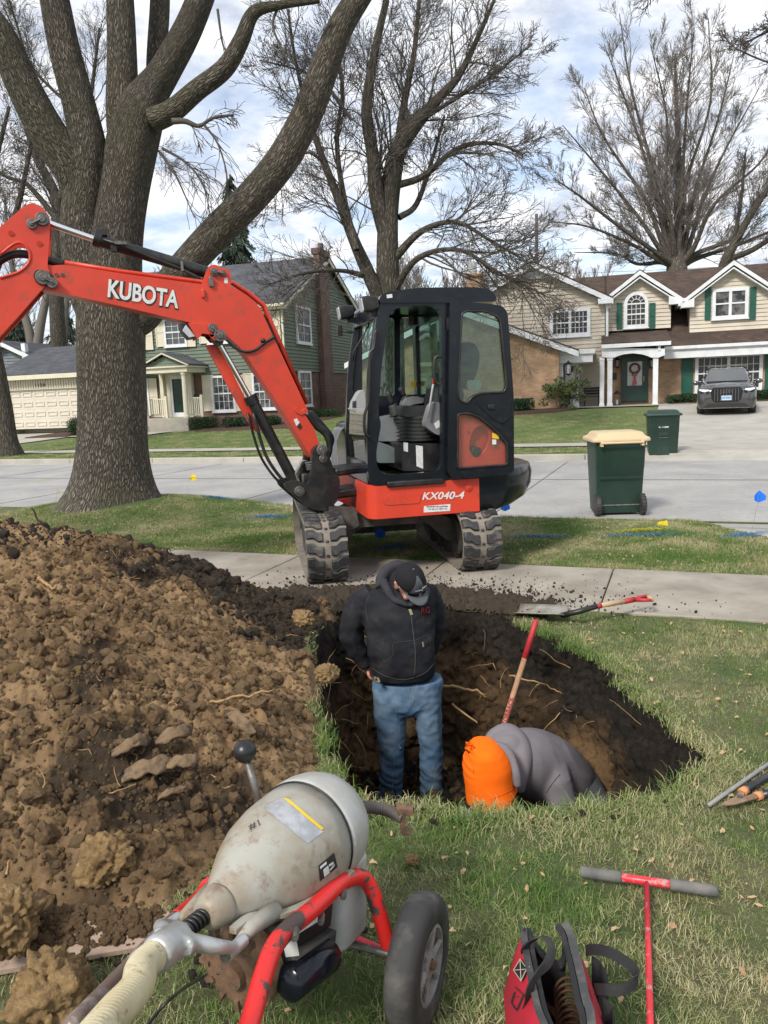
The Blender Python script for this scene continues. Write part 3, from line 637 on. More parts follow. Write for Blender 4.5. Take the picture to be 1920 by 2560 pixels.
m_grey = mat('grey_plastic', (.20, .21, .22), .6, (.15, .15, .155), 5, bump=.1, bscale=200, bdist=.001)
m_lgrey = mat('light_grey_plastic', (.36, .37, .37), .55, (.25, .25, .25), 6, .5, .7)
m_seat = mat('black_vinyl', (.025, .025, .026), .55, (.04, .04, .038), 8, bump=.15, bscale=150, bdist=.001)
m_floor = mat('muddy_cab_floor', (.22, .18, .12), .9, (.12, .095, .065), 9, .4, .65, bump=.6, bscale=40)
m_cabglass = glass('green_tinted_glass', (.64, .78, .72), .02, .97, (.25, .30, .27))
m_sticker = mat('white_sticker', (.68, .68, .66), .5, (.5, .5, .5), 30, .5, .7)
m_yst = mat('yellow_sticker', (.75, .5, .03), .5)
m_print = mat('black_print', (.02, .02, .02), .6)
m_pin = mat('pin_steel', (.20, .19, .18), .45, (.10, .09, .08), 20, metal=.6, bump=.3, bscale=60)
m_lamp = mat('lamp_glass', (.55, .57, .6), .1, (.35, .36, .38), 15)
EX = Frame((G(935, 1290, .6)*0+Vector((-.085, 6.42, 0))), 13)
exc = empty('excavator', EX.m, 'orange-red mini excavator with black cab and rubber tracks standing on the sidewalk', 'excavator')
def E2(pts, dy=0.0, r=0, n=4):
    q = [EX.uz(*z2(*p), dy) for p in pts]; return roundpoly(q, r, n) if r else q
def pr(name, outer, holes, y0, y1, m, bevel=.006, par=None, rad=.03):
    mb = MB(); mb.plate(outer, holes, y0, y1); return mb.build(name, m, par or exc, bevel=bevel)
CW = 1.02
out_side = E2([(640, 1250), (606, 1235), (592, 1150), (590, 900), (606, 600), (650, 262), (690, 212), (1010, 212), (1044, 240), (1044, 1215), (1010, 1228)], 0, .05)
hole_side = E2([(712, 300), (762, 262), (955, 250), (1000, 290), (1004, 1120), (975, 1170), (690, 1190), (645, 1150), (640, 1060), (668, 905), (652, 850), (668, 600)], 0, .05)
cab = pr('cab', out_side, [hole_side], -.02, .05, m_navy, .012)
# cab front frame, built in a plane that leans like the side outline; corners of the front
ubot, ztop_, zbot_ = EX.uz(*z2(600, 1235)), EX.uz(*z2(655, 245)), 0
fl = [(EX.uz(*z2(606, 1235))), EX.uz(*z2(590, 1000)), EX.uz(*z2(606, 600)), EX.uz(*z2(655, 240))]
def front_u(z):
    P = sorted(fl, key=lambda p: p[1])
    for a, b in zip(P[:-1], P[1:]):
        if z <= b[1]: return a[0]+(b[0]-a[0])*(z-a[1])/(b[1]-a[1])
    return P[-1][0]
zb, zt = fl[0][1]+.0, fl[-1][1]+.02
mb = MB()
def fpost(y, w, za=zb, zz=zt, t=.06):
    zs = np.linspace(za, zz, 9); mb.loft([[Vector((front_u(z)+dx, y+dyy, z)) for dx, dyy in ((-.005, 0), (-.005, w), (t, w), (t, 0))] for z in zs])
fpost(.045, .05); fpost(CW-.08, .07)
for za, zz in ((zb-.02, zb+.17), (zt-.14, zt)): fpost(.04, CW-.06, za, zz)
mb.build('front_frame', m_navy, exc, bevel=.012)
def gpane(name, y0, y1, za, zz):
    g = MB(); zs = np.linspace(za, zz, 8)
    g.loft([[Vector((front_u(z)+.012, y, z)) for y in (y0, y1)] for z in zs], closed=False); return g.build(name, m_cabglass, exc)
gpane('lower_windscreen', .09, CW-.07, zb+.16, zb+.62)
mb = MB(); zq = zb+.62; mb.box((front_u(zq)+.012, CW/2, zq), (.012, CW-.15, .012)); mb.build('windscreen_edge', m_lgrey, exc)
# grab rails at the front
mb = MB(); P = [EX.uz(*z2(*p), -.05) for p in ((640, 380), (632, 480), (608, 520), (606, 640), (600, 780), (578, 860), (580, 950), (606, 985))]
mb.tube([(p[0], -.05, p[1]) for p in spline(P, 4)], .012, 8); mb.build('grab_rail', m_blk, exc, True)
# far side and rear of the cab
o2 = E2([(500, 1180), (480, 1100), (480, 860), (505, 560), (540, 290), (1010, 270), (1044, 300), (1030, 1150)], CW, .05)
h2 = [E2([(560, 330), (735, 322), (738, 752), (560, 752)], CW, .04), E2([(768, 320), (955, 315), (985, 350), (985, 700), (955, 735), (768, 750)], CW, .04)]
pr('far_cab_side', o2, h2, CW-.05, CW, m_navy, .008)
pr('side_window', E2([(560, 330), (990, 315), (990, 752), (560, 752)], CW), [], CW-.012, CW-.008, m_cabglass, 0)
uR = EX.uz(*z2(1030, 700))[0]
mb = MB(); zz0, zz1 = EX.uz(*z2(1040, 1215))[1], EX.uz(*z2(1040, 232))[1]
mb.plate([(.03, zz0), (CW, zz0), (CW, zz1), (.03, zz1)], [rrect(.13, zz0+.62, CW-.1, zz1-.12, .06)], uR+.0, uR+.05, axes='yz'); mb.build('rear_cab_frame', m_navy, exc, bevel=.008)
mb = MB(); mb.plate(rrect(.12, zz0+.6, CW-.09, zz1-.1, .06), [], uR+.02, uR+.026, axes='yz'); mb.build('rear_window', m_cabglass, exc)
# roof
rf = E2([(652, 240), (660, 200), (700, 180), (880, 156), (1180, 153), (1262, 163), (1297, 200), (1297, 232), (1050, 238)], 0, .03)
mb = MB(); mb.plate(rf, [], -.035, CW+.03); mb.build('roof', m_navy, exc, bevel=.035, seg=4)
mb = MB(); q = E2([(700, 192), (730, 188), (732, 208), (702, 212)], -.04); mb.plate(q, [], -.043, -.037); mb.build('roof_sticker', m_sticker, exc)
# lamps on the roof front
for (X, Y, yy) in ((600, 245, .02), (470, 290, .95)):
    u, z = EX.uz(*z2(X, Y), yy); mm = Matrix.Translation((u, yy, z)) @ Matrix.Rotation(radians(-8), 4, 'Y') @ Matrix.Scale(.78, 4)
    mb = MB(); mb.loft([[mm @ Vector((x, a*s+.0, b*s)) for a, b in rrect(-.085, -.085, .085, .085, .03)] for x, s in ((-.07, 1.0), (.0, 1.0), (.10, .75))]); l = mb.build('work_lamp', m_blk, exc, bevel=.006)
    mb = MB(); mb.loft([[mm @ Vector((x, a*s, b*s)) for a, b in rrect(-.075, -.075, .075, .075, .03)] for x, s in ((-.074, .96), (-.085, .9))]); mb.build('lamp_lens', m_lamp, l)
    mb = MB(); mb.box((u+.08, yy+.02, z-.07), (.12, .05, .05)); mb.build('lamp_bracket', m_blk, l)
mb = MB(); u, z = EX.uz(*z2(440, 392), 1.05); mb.box((u, 1.05, z), (.05, .05, .10)); mb.tube([(u, 1.05, z), (u+.12, 1.0, z-.02)], .01, 6); mb.build('side_marker', m_blk, exc, bevel=.01)
# skirt panels
sk = E2([(655, 1250), (1010, 1228), (1207, 1218), (1226, 1396), (1140, 1408), (625, 1433), (604, 1400), (612, 1246)], 0)
s_ = E2([(612, 1246), (604, 1405), (625, 1434), (1226, 1397), (1207, 1218)], 0)
zs0, zs1 = s_[2][1], s_[0][1]; u0, u1 = s_[0][0], s_[4][0]
mb = MB(); mb.plate(roundpoly([(u0+.02, -.02), (u1, -.02), (u1+.02, .05), (u1, 1.7), (u0-.1, 1.7), (EX.uz(*z2(470, 1230), 1.0)[0], 1.0), (EX.uz(*z2(500, 1230), .8)[0], .75), (u0-.03, .06)], [.05, 0, 0, 0, .1, 0, 0, .05]), [], zs0, zs1, axes='xy')
mb.build('side_skirt', m_red, exc, bevel=.022, seg=3)
mb = MB(); mb.plate(E2([(690, 1310), (720, 1296), (895, 1290), (880, 1345), (700, 1356), (680, 1340)], -.02, .012), [], -.026, -.018); mb.build('skirt_recess', m_red, exc, bevel=.004)
mb = MB(); u, z = EX.uz(*z2(1152, 1258), -.02); mb.cyl((u, -.032, z), (u, -.02, z), .03, n=20); mb.cyl((u, -.04, z), (u, -.03, z), .012, n=10); mb.build('skirt_bolt', m_red, exc, bevel=.003)
mb = MB(); q = E2([(908, 1362), (1055, 1350), (1052, 1388), (906, 1397)], -.03); mb.plate(q, [], -.0235, -.0215)
st = mb.build('rental_sticker', m_sticker, exc)
def onside(s, size, X, Y, dy, m, par, bold=0, shear=0, ang=0, space=1, sx=1):
    u, z = EX.uz(*z2(X, Y), dy)
    M4 = Matrix.Translation((u, dy, z)) @ Matrix.Rotation(radians(ang), 4, 'Y') @ Matrix.Rotation(pi/2, 4, 'X') @ Matrix.Diagonal((sx, 1, 1, 1))
    return lettering(s, size, m, par, M4, .002, bold, shear, space)
onside('EQUIPMENT ID: CAROUSEL', .016, 981, 1364, -.0245, m_print, st, ang=3)
onside('TYPE  SERIAL NO  WEIGHT 4120', .012, 981, 1377, -.0245, m_print, st, ang=3)
onside('KX040-4', .088, 1010, 1305, -.0225, m_sticker, exc, .0016, .25, 2.5, 1.02, 1.15)
# deck lip, mud
mb = MB(); mb.box((uR/2+.1, .5, zs1+.005), (uR+.1, .98, .03)); mb.build('cab_floor', m_floor, exc, bevel=.006)
mb = MB(); mb.box((uR/2+.03, -.0, zs1+.0), (uR*.75, .1, .05)); mb.build('door_sill', m_blk, exc, bevel=.012)
# counterweight
CWS = (EX.uz(*z2(1480, 1180), .75)[0]-.12)/1.165
def cwring(z, r, infl=0):
    c = (.12, .85); pts = [(u1+.004, -.01-infl*0), (1.06+r*.0, -.01)]
    P = []
    for a in np.linspace(-48, 48, 21):
        P.append((c[0]+r*CWS*cos(radians(a)), c[1]+r*1.04*sin(radians(a))))
    return [Vector((x, y, z)) for x, y in [(u1+.004, -.015), (.85, -.015)]+[(p[0], max(p[1], -.012)) for p in P]+[(.85, 1.715), (u1+.004, 1.715)]]
zc1 = EX.uz(*z2(1395, 1135), .2)[1]; zc0 = EX.uz(*z2(1330, 1395), 0)[1]
mb = MB(); mb.loft([cwring(z, r) for z, r in ((zc0-.01, .98), (zc0+.02, 1.04), (zc0+.09, 1.12), (zc0+.2, 1.16), (zc1-.08, 1.165), (zc1-.015, 1.15), (zc1, 1.12))])
mb.build('counterweight', m_navy, exc, bevel=.012)
# engine hood, red, behind the open door
zh = EX.uz(*z2(1415, 850), .2)[1]
mb = MB(); hp = roundpoly([(uR+.05, .03), (1.12, .03), (1.24, .35), (1.27, .85), (1.24, 1.35), (1.12, 1.65), (uR+.05, 1.65)], [.02, .1, .1, .1, .1, .1, .02]); 
mb.loft([[Vector((uR+.05+(x-uR-.05)*k, y, z)) for x, y in hp] for z, k in ((zc1-.02, 1), (zc1+.3, .99), (zh-.08, .94), (zh, .86))]); mb.build('engine_hood', m_red, exc, smooth='auto')
mb = MB(); mb.box2((-.02, CW+.02, zs1), (uR+.06, 1.66, zs1+.5)); mb.build('right_side_cover', m_navy, exc, bevel=.05, seg=3)
mb = MB(); u, z = EX.uz(*z2(405, 1020), 1.3); mb.loft([[Vector((u+.16*k+.12*sin(t*pi)*0, y, zs1+.02+h)) for y in (1.1, 1.5)] for k, h, t in ((0, 0, 0), (0, .3, 0), (.35, .42, 0), (1, .45, 0), (1, 0, 0))], closed=False); mb.build('tank_cover', m_lgrey, exc, bevel=.02)
# fuel recess and cap seen through the door
mb = MB(); q = E2([(1080, 860), (1200, 850), (1310, 925), (1380, 1030), (1380, 1145), (1080, 1165)], -.02); mb.plate(q, [roundpoly(E2([(1150, 1040), (1170, 950), (1220, 905), (1270, 960), (1250, 1040), (1190, 1100)], -.02), .05)], -.035, -.01); hood2 = mb.build('fuel_cover', m_red, exc, bevel=.005)
mb = MB(); u, z = EX.uz(*z2(1187, 1058), .0); mb.cyl((u, -.045, z), (u, .03, z), .045, n=20); mb.build('fuel_cap', m_blk, exc, bevel=.006)
for X, Y in ((1145, 950), (1185, 1008)): mb = MB(); u, z = EX.uz(*z2(X, Y), .0); mb.cyl((u, -.043, z), (u, -.02, z), .013, n=12); mb.build('cover_bolt', m_pin, exc)
# the open door, swung back flat along the hood
dout = E2([(1048, 232), (1080, 224), (1335, 252), (1366, 290), (1400, 760), (1402, 1172), (1330, 1190), (1062, 1214), (1036, 1180)], -.07, .04)
dh1 = E2([(1112, 300), (1135, 284), (1235, 284), (1300, 308), (1326, 335), (1360, 700), (1345, 733), (1235, 735), (1175, 752), (1140, 795), (1100, 775), (1092, 740)], -.07, .03)
dh2 = E2([(1090, 852), (1150, 848), (1210, 870), (1290, 935), (1362, 1015), (1364, 1132), (1090, 1152)], -.07, .025)
door = pr('cab_door', dout, [dh1, dh2], -.085, -.045, m_navy, .012)
mb = MB(); mb.plate(dh1, [], -.066, -.062); mb.build('door_window', m_cabglass, door)
mb = MB(); mb.plate(dh2, [], -.066, -.062); mb.build('lower_door_window', glass('clear_pane', (.97, .98, .97), .02, .93), door)
mb = MB(); 
for q, r in ((dh1, .010), (dh2, .010)): mb.tube([(p[0], -.086, p[1]) for p in q+[q[0], q[1]]], r, 6, cap=False)
mb.build('window_seal', m_blk, door, True)
pr('latch_panel', E2([(1205, 762), (1385, 762), (1385, 870), (1340, 905), (1300, 890), (1200, 800)], -.09, .02), [], -.094, -.08, m_navy, .006, door)
mb = MB(); u, z = EX.uz(*z2(1275, 812), -.09); mb.box((u, -.1, z), (.055, .02, .04)); mb.build('door_handle', m_blk, door, bevel=.006)
for Y in (355, 1070): mb = MB(); u, z = EX.uz(*z2(1050, Y), -.05); mb.cyl((u, -.06, z-.06), (u, -.06, z+.06), .014, n=10); mb.box((u, -.045, z), (.05, .02, .1)); mb.build('hinge', m_blk, door)
mb = MB()
mb.plate(E2([(1285, 955), (1322, 968), (1322, 990), (1285, 985)], -.07), [], -.0668, -.066); mb.build('warning_sticker', m_yst, door)
mb = MB(); mb.plate(E2([(1285, 993), (1307, 993), (1307, 1020), (1285, 1020)], -.07), [], -.0668, -.066); mb.build('caution_sticker', m_sticker, door)
# tube handle on the rear post
P = [EX.uz(*z2(*p), -.05) for p in ((1002, 535), (975, 535), (962, 560), (960, 640), (968, 675), (998, 692))]
mb = MB(); mb.tube([(p[0], -.06, p[1]) for p in spline(P, 4)], .013, 8); mb.build('entry_handle', m_blk, exc, True)
# interior
def ebox(name, X0, Y0, X1, Y1, dy, depth, m, bevel=.02, par=None, r=.03):
    q = E2([(X0, Y0), (X1, Y0), (X1, Y1), (X0, Y1)], dy, r); mb = MB(); mb.plate(q, [], dy, dy+depth); return mb.build(name, m, par or exc, bevel=bevel, seg=3)
ebox('seat_box', 786, 1015, 998, 1168, .22, .6, m_blk, .012)
q = E2([(862, 1025), (900, 1030), (902, 1155), (866, 1140)], .215); mb = MB(); mb.plate(q, [], .214, .218); mb.build('operator_notice', m_sticker, exc)
q = E2([(794, 1008), (818, 1012), (818, 1062), (794, 1055)], .215); mb = MB(); mb.plate(q, [], .214, .218); mb.build('label_plate', m_sticker, exc)
mb = MB(); u, z = EX.uz(*z2(880, 1000), .5); pf = []
for i in range(15): pf.append((.205 if i % 2 else .165, i*.017))
mb.lathe(pf, Matrix.Translation((u, .5, z)) @ Matrix.Diagonal((1.05, 1.1, 1, 1)), 28); mb.build('seat_bellows', m_seat, exc, True)
seat = ebox('seat_cushion', 790, 806, 955, 868, .30, .42, m_seat, .04)
q = E2([(1110, 560), (1125, 480), (1165, 455), (1220, 470), (1242, 520), (1235, 600), (1195, 700), (1120, 720), (1095, 640)], .5, .05); mb = MB(); mb.plate([(p[0]-.12, p[1]) for p in q], [], .3, .68); mb.build('seat_back', m_seat, exc, bevel=.05, seg=4)
q = E2([(955, 900), (985, 640), (1090, 600), (1120, 760), (1060, 900)], .5, .05); mb = MB(); mb.plate([(p[0]-.05, p[1]) for p in q], [], .3, .68); mb.build('lumbar_rest', m_seat, exc, bevel=.05, seg=4)
ebox('jug', 1145, 665, 1225, 715, .25, .12, m_sticker, .02)
q = E2([(915, 900), (945, 795), (985, 782), (1000, 800), (1000, 970), (975, 965), (918, 925)], .12, .03); mb = MB(); mb.plate(q, [], .12, .24); c = mb.build('left_console', m_grey, exc, bevel=.02, seg=3)
q = E2([(962, 905), (990, 885), (1000, 920), (975, 935)], .115); mb = MB(); mb.plate(q, [], .116, .119); mb.build('console_label', m_sticker, c)
mb = MB(); P = [EX.uz(*z2(*p), .08) for p in ((928, 870), (940, 800), (952, 720), (960, 680))]; mb.tube([(p[0], .08, p[1]) for p in P], .010, 8); l = mb.build('safety_lever', m_lgrey, exc, True)
mb = MB(); P = [EX.uz(*z2(*p), .08) for p in ((960, 685), (964, 650))]; mb.tube([(p[0], .08, p[1]) for p in P], .015, 8); mb.build('lever_grip', m_red, l, True)
q = E2([(640, 880), (700, 865), (790, 850), (800, 990), (760, 1002), (640, 1002)], .72, .04); mb = MB(); mb.plate(q, [], .70, .95); mb.build('right_console', m_grey, exc, bevel=.03, seg=3)
q = E2([(640, 1000), (700, 1020), (760, 1050), (800, 1100), (800, 1120), (640, 1120)], .55, .03); mb = MB(); mb.plate(q, [], .5, .95); mb.build('foot_console', m_grey, exc, bevel=.03, seg=3)
q = E2([(783, 800), (800, 765), (850, 752), (900, 765), (895, 790), (830, 800), (800, 830)], .8, .02); mb = MB(); mb.plate(q, [], .74, .9); mb.build('armrest', m_grey, exc, bevel=.02)
def joystick(X, Y, XB, YB, dy):
    a = EX.uz(*z2(XB, YB), dy); b = EX.uz(*z2(X, Y), dy); A, B = Vector((a[0], dy, a[1])), Vector((b[0], dy, b[1]))
    mb = MB(); d = B-A; mb.tube([A+d*t for t in np.linspace(0, .45, 9)], [.062-.03*t+(.009 if k % 2 else 0) for k, t in enumerate(np.linspace(0, 1, 9))], 14)
    j = mb.build('joystick', m_seat, exc, True); mb = MB(); mb.tube([A+d*t for t in (.45, .6, .8, .95, 1.02)], [.016, .022, .024, .03, .012], 12); mb.build('joystick_grip', m_seat, j, True)
joystick(705, 728, 755, 858, .62); joystick(775, 705, 822, 790, .85)
q = E2([(505, 850), (510, 790), (545, 730), (572, 713), (582, 760), (582, 850)], .8, .03); mb = MB(); mb.plate(q, [], .78, .98); c = mb.build('monitor_console', m_lgrey, exc, bevel=.02, seg=3)
mb = MB(); 
for k in range(6): a = EX.uz(*z2(510, 785+k*9), .775); b = EX.uz(*z2(532, 782+k*9), .775); mb.beam((a[0], .777, a[1]), (b[0], .777, b[1]), .004, .01)
mb.build('louvres', m_print, c)
q = E2([(820, 308), (940, 310), (940, 365), (820, 360)], CW-.06); mb = MB(); mb.plate(q, [], CW-.07, CW-.06); mb.build('sun_visor', m_grey, exc)
for nm, q, mm in (('far_window_label', [(835, 672), (868, 672), (868, 700), (835, 700)], m_yst), ('far_window_notice', [(868, 672), (952, 670), (952, 698), (868, 700)], m_print)):
    mb = MB(); mb.plate(E2(q, CW-.06), [], CW-.064, CW-.06); mb.build(nm, mm, exc)
mb = MB(); P = [EX.uz(*z2(*p), .5) for p in ((615, 335), (575, 410), (520, 505), (515, 560))]; mb.tube([(p[0], .5, p[1]) for p in P], .008, 6); mb.build('wiper_arm', m_blk, exc, True)
# ---------------- boom
BF = Frame(AT(797, 1165, 6.95), 20)
def B(pts, dy=-.11, r=0, n=5):
    q = [BF.uz(p[0], p[1], dy) for p in pts]; return roundpoly(q, r, n) if r else q
MBF = EX.i @ BF.m
def bpart(mb, name, m, par=None, **k):
    mb.xf(MBF); return mb.build(name, m, par or exc, **k)
Hb = .11
bo = B([(100, 668), (160, 660), (300, 683), (517, 712), (578, 714), (611, 733), (649, 765), (664, 800), (770, 1026), (800, 1115), (806, 1150), (782, 1150), (736, 1073), (613, 884), (589, 858), (560, 838), (524, 818), (452, 801), (300, 765), (140, 730), (100, 724), (84, 700)], -Hb, .10)
mb = MB(); mb.plate(bo, [], -Hb, Hb); boom = bpart(mb, 'boom', m_red, bevel=.012, seg=2)
# edge strip (pipe guard) along the top
mb = MB(); P = B([(162, 656), (300, 678), (517, 706), (582, 706), (620, 730), (660, 762), (676, 800), (768, 1010)], -.07)
mb.tube([(p[0], -.07, p[1]) for p in P], .017, 8); mb.tube([(p[0], -.02, p[1]) for p in P], .017, 8); bpart(mb, 'hydraulic_pipes', m_red, smooth=True)
mb = MB(); P = B([(655, 795), (700, 880), (745, 975), (765, 1015)], -.05); mb.tube([(p[0]+.01, -.05, p[1]+.02) for p in P], .02, 8); bpart(mb, 'pipe_shadow_tube', m_blk, smooth=True).name = 'pipe_shadow_strip'  # black tube added in the gap below the pipes, standing for their shadow
def bl(a, dy): u, z = BF.uz(a[0], a[1], dy); return Vector((u, dy, z))
# lug for the stick cylinder on top
lug = B([(500, 720), (515, 680), (520, 668), (532, 661), (545, 664), (556, 672), (570, 672), (576, 680), (578, 716)], -.08, .03)
for dy in (-.085, .055): mb = MB(); mb.plate(lug, [], dy, dy+.03); bpart(mb, 'cylinder_lug', m_red, bevel=.005)
def pin(a, dy, r, l, name='pin', plate=None):
    c = bl(a, dy); mb = MB(); mb.cyl(c-Vector((0, .02, 0)), c+Vector((0, l, 0)), r, n=20); mb.cyl(c-Vector((0, .035, 0)), c-Vector((0, .02, 0)), r*.55, n=12)
    if plate: 
        c2 = bl(plate, dy); d = (c2-c); L_ = d.length; mb.beam(c-Vector((0, .012, 0)), c2-Vector((0, .012, 0)), .012, r*1.1, up=(0, 1, 0)); mb.cyl(c2-Vector((0, .02, 0)), c2+Vector((0, .01, 0)), r*.75, n=14); mb.cyl(c2-Vector((0, .032, 0)), c2-Vector((0, .02, 0)), r*.35, n=6)
    return bpart(mb, name, m_pin, bevel=.003)
pin(z4(652, 360), -.09, .033, .2, plate=z4(712, 368))
mb = MB(); mb.plate(B([z4(722, 400), z4(746, 402), z4(745, 438), z4(721, 436)], -.088), [], -.0875, -.086); bpart(mb, 'lift_sticker', m_sticker)
# stick cylinder
def cyl2(a, b, dy, r, name, m, par=None, n=16): mb = MB(); mb.cyl(bl(a, dy), bl(b, dy), r, n=n); return bpart(mb, name, m, par, smooth='auto')
sc_b = cyl2(z1(565, 352), z1(1225, 548), 0, .05, 'stick_cylinder', m_blk); cyl2(z1(255, 245), z1(570, 355), 0, .026, 'cylinder_rod', chrome, sc_b)
mb = MB(); mb.cyl(bl(z1(555, 345), 0), bl(z1(600, 360), 0), .062, n=16); p = bl(z1(600, 312), -.02); mb.box(p, (.09, .05, .05)); p = bl(z1(675, 405), -.03); mb.box(p, (.05, .04, .06)); bpart(mb, 'cylinder_gland', m_blk, sc_b, bevel=.004)
mb = MB(); P = [z1(610, 330), z1(720, 365), z1(900, 440), z1(1060, 500), z1(1180, 560), z1(1200, 590)]; mb.tube([bl(p, -.055)-Vector((0, 0, .03)) for p in P], .014, 7); bpart(mb, 'cylinder_hose', m_blk, sc_b, smooth=True)
mb = MB(); mb.box(bl(z1(715, 372), -.07), (.09, .02, .025)); bpart(mb, 'hose_fitting', m_pin, sc_b); mb = MB(); mb.box(bl(z1(1078, 510), -.06), (.02, .02, .08)); bpart(mb, 'hose_clip', m_pin, sc_b)
# dipper arm
arm_o = B([z1(*p) for p in ((-330, 520), (-150, 410), (0, 285), (150, 155), (190, 140), (235, 155), (272, 190), (298, 240), (296, 330), (282, 520), (300, 560), (290, 620), (245, 655), (120, 800), (0, 930), (-200, 1150), (-420, 1300))], -.1, .06)
arm_h = B([z1(*p) for p in ((-60, 480), (0, 430), (90, 368), (140, 372), (178, 430), (172, 490), (110, 550), (0, 576), (-60, 590))], -.1, .06)
mb = MB(); mb.plate(arm_o, [arm_h], -.13, -.09); mb.plate(arm_o, [arm_h], .09, .13); mb.plate(B([z1(*p) for p in ((-330, 560), (-150, 520), (-40, 640), (200, 600), (260, 600), (230, 650), (0, 915), (-200, 1130), (-420, 1290))], -.09, .02), [], -.0885, .0885); arm = bpart(mb, 'dipper_arm', m_red, bevel=.008)
mb = MB(); P = B([z1(*p) for p in ((0, 440), (90, 375), (140, 380), (175, 430), (170, 490), (110, 545), (0, 580))], -.135); mb.tube([(p[0], -.13, p[1]) for p in spline(P, 4)], .012, 6); bpart(mb, 'hole_rim', m_red, arm, smooth=True)
for X, Y in ((65, 315), (232, 375)): mb = MB(); mb.cyl(bl(z1(X, Y), -.14), bl(z1(X, Y), -.13), .02, .014, n=14); bpart(mb, 'arm_boss', m_red, arm, smooth='auto')
pin(z1(250, 232), -.135, .05, .27, plate=z1(190, 262))
mb = MB(); P = B([z1(*p) for p in ((195, 560), (215, 530), (280, 535), (335, 590), (325, 625), (290, 630), (215, 615))], -.14, .05); mb.plate(P, [], -.142, -.132); bpart(mb, 'grease_plate', m_blk, bevel=.004)
pin(z1(255, 578), -.15, .055, .3, plate=z1(310, 610))
for X in (335, 368): mb = MB(); mb.cyl(bl(z1(X, 561), -.12), bl(z1(X, 561), -.1), .014, n=8); bpart(mb, 'guide_bolt', m_pin)
mb = MB(); P = [z1(*p) for p in ((-120, 560), (-20, 490), (60, 445), (150, 440), (260, 470), (380, 498))]; mb.tube([tuple(bl(p[:2], -.05)) for p in spline(P, 5)], .032, 10); bpart(mb, 'arm_hose', m_blk, smooth=True)
mb = MB(); P = [z1(*p) for p in ((380, 495), (480, 520), (560, 535))]; mb.tube([bl(p, -.06) for p in P], .018, 8); mb.cyl(bl(z1(490, 522), -.06), bl(z1(590, 542), -.06), .02, n=8); bpart(mb, 'hose_fittings', m_pin, smooth='auto')
# lettering
a, b = BF.uz(*z1(640, 668), -Hb), BF.uz(*z1(1058, 737), -Hb); ang = atan2(b[1]-a[1], b[0]-a[0]); wid = hypot(b[0]-a[0], b[1]-a[1])
c = BF.uz(*z1(848, 681), -Hb)
for off, bold, mm, sh in ((0, .013, m_print, .006), (.003, .0052, m_sticker, 0)):
    me = text('KUBOTA', .19, .002, bold, 0, 1.0); xs = [v.co.x for v in me.vertices]; me.transform(Matrix.Diagonal((wid/(max(xs)-min(xs)), 1, 1, 1)))
    M4 = MBF @ Matrix.Translation((c[0]+sh, -Hb-.0015-off, c[1]-sh)) @ Matrix.Rotation(-ang, 4, 'Y') @ Matrix.Rotation(pi/2, 4, 'X'); me.transform(M4); link('lettering', me, mm, boom)
mb = MB(); p = bl(z1(1203, 672), -Hb-.01); mb.box(p, (.025, .03, .07)); bpart(mb, 'boom_stop', m_red, boom, bevel=.006)
mb = MB(); p = bl(z1(1250, 605), -Hb-.0); mb.box(p, (.035, .05, .08)); bpart(mb, 'pipe_clamp', m_pin, boom, bevel=.004)
for q, mm in (([(1200, 1380), (1222, 1370), (1242, 1400), (1220, 1425)], m_sticker), ([(1222, 1427), (1243, 1402), (1262, 1432), (1242, 1452)], m_print)):
    mb = MB(); mb.plate(B([z4(*p) for p in q], -Hb-.002), [], -Hb-.003, -Hb-.001); bpart(mb, 'hazard_sticker', mm, boom)
# boom lamp and lower bracket
q = B([z4(*p) for p in ((470, 712), (585, 712), (640, 730), (690, 760), (712, 800), (690, 835), (650, 835), (610, 790), (570, 785), (560, 800), (532, 822))], -Hb-.02)
mb = MB(); mb.plate(q, [], -Hb-.02, -Hb+.0); mb.plate(q, [], Hb, Hb+.02); bpart(mb, 'cylinder_bracket', m_red, bevel=.006)
pin(z4(690, 800), -Hb-.03, .05, .28, plate=z4(640, 745))
mb = MB(); q = B([z4(*p) for p in ((408, 720), (440, 716), (500, 720), (530, 815), (470, 825), (425, 770))], -.08); mb.plate(q, [], -.10, .05); lamp = bpart(mb, 'boom_lamp', m_blk, bevel=.008)
mb = MB(); q = B([z4(*p) for p in ((430, 765), (455, 725), (522, 805), (478, 815))], -.1); mb.plate(q, [], -.108, -.1); bpart(mb, 'lamp_lens', m_lamp, lamp, bevel=.004)
# boom cylinder: guard, rod, barrel
q = B([z1(*p) for p in ((1225, 975), (1300, 975), (1555, 1480), (1540, 1500), (1510, 1480), (1430, 1350))], -.05); mb = MB(); mb.plate(q, [], .0, .07); mb.plate(q, [], .06, .075); g = bpart(mb, 'cylinder_guard', m_red, bevel=.008)
bcy = cyl2(z1(1490, 1300), (748, 1228), -.06, .05, 'boom_cylinder', m_blk); cyl2(z1(1295, 960), z1(1495, 1315), -.06, .024, 'cylinder_rod', chrome, bcy)
mb = MB(); mb.cyl(bl(z1(1478, 1280), -.06), bl(z1(1500, 1325), -.06), .06, n=14); bpart(mb, 'cylinder_gland', m_blk, bcy, smooth='auto'); mb = MB(); mb.cyl(bl(z1(1290, 950), -.12), bl(z1(1290, 950), .0), .05, n=14); bpart(mb, 'cylinder_eye', m_blk, bcy, smooth='auto')
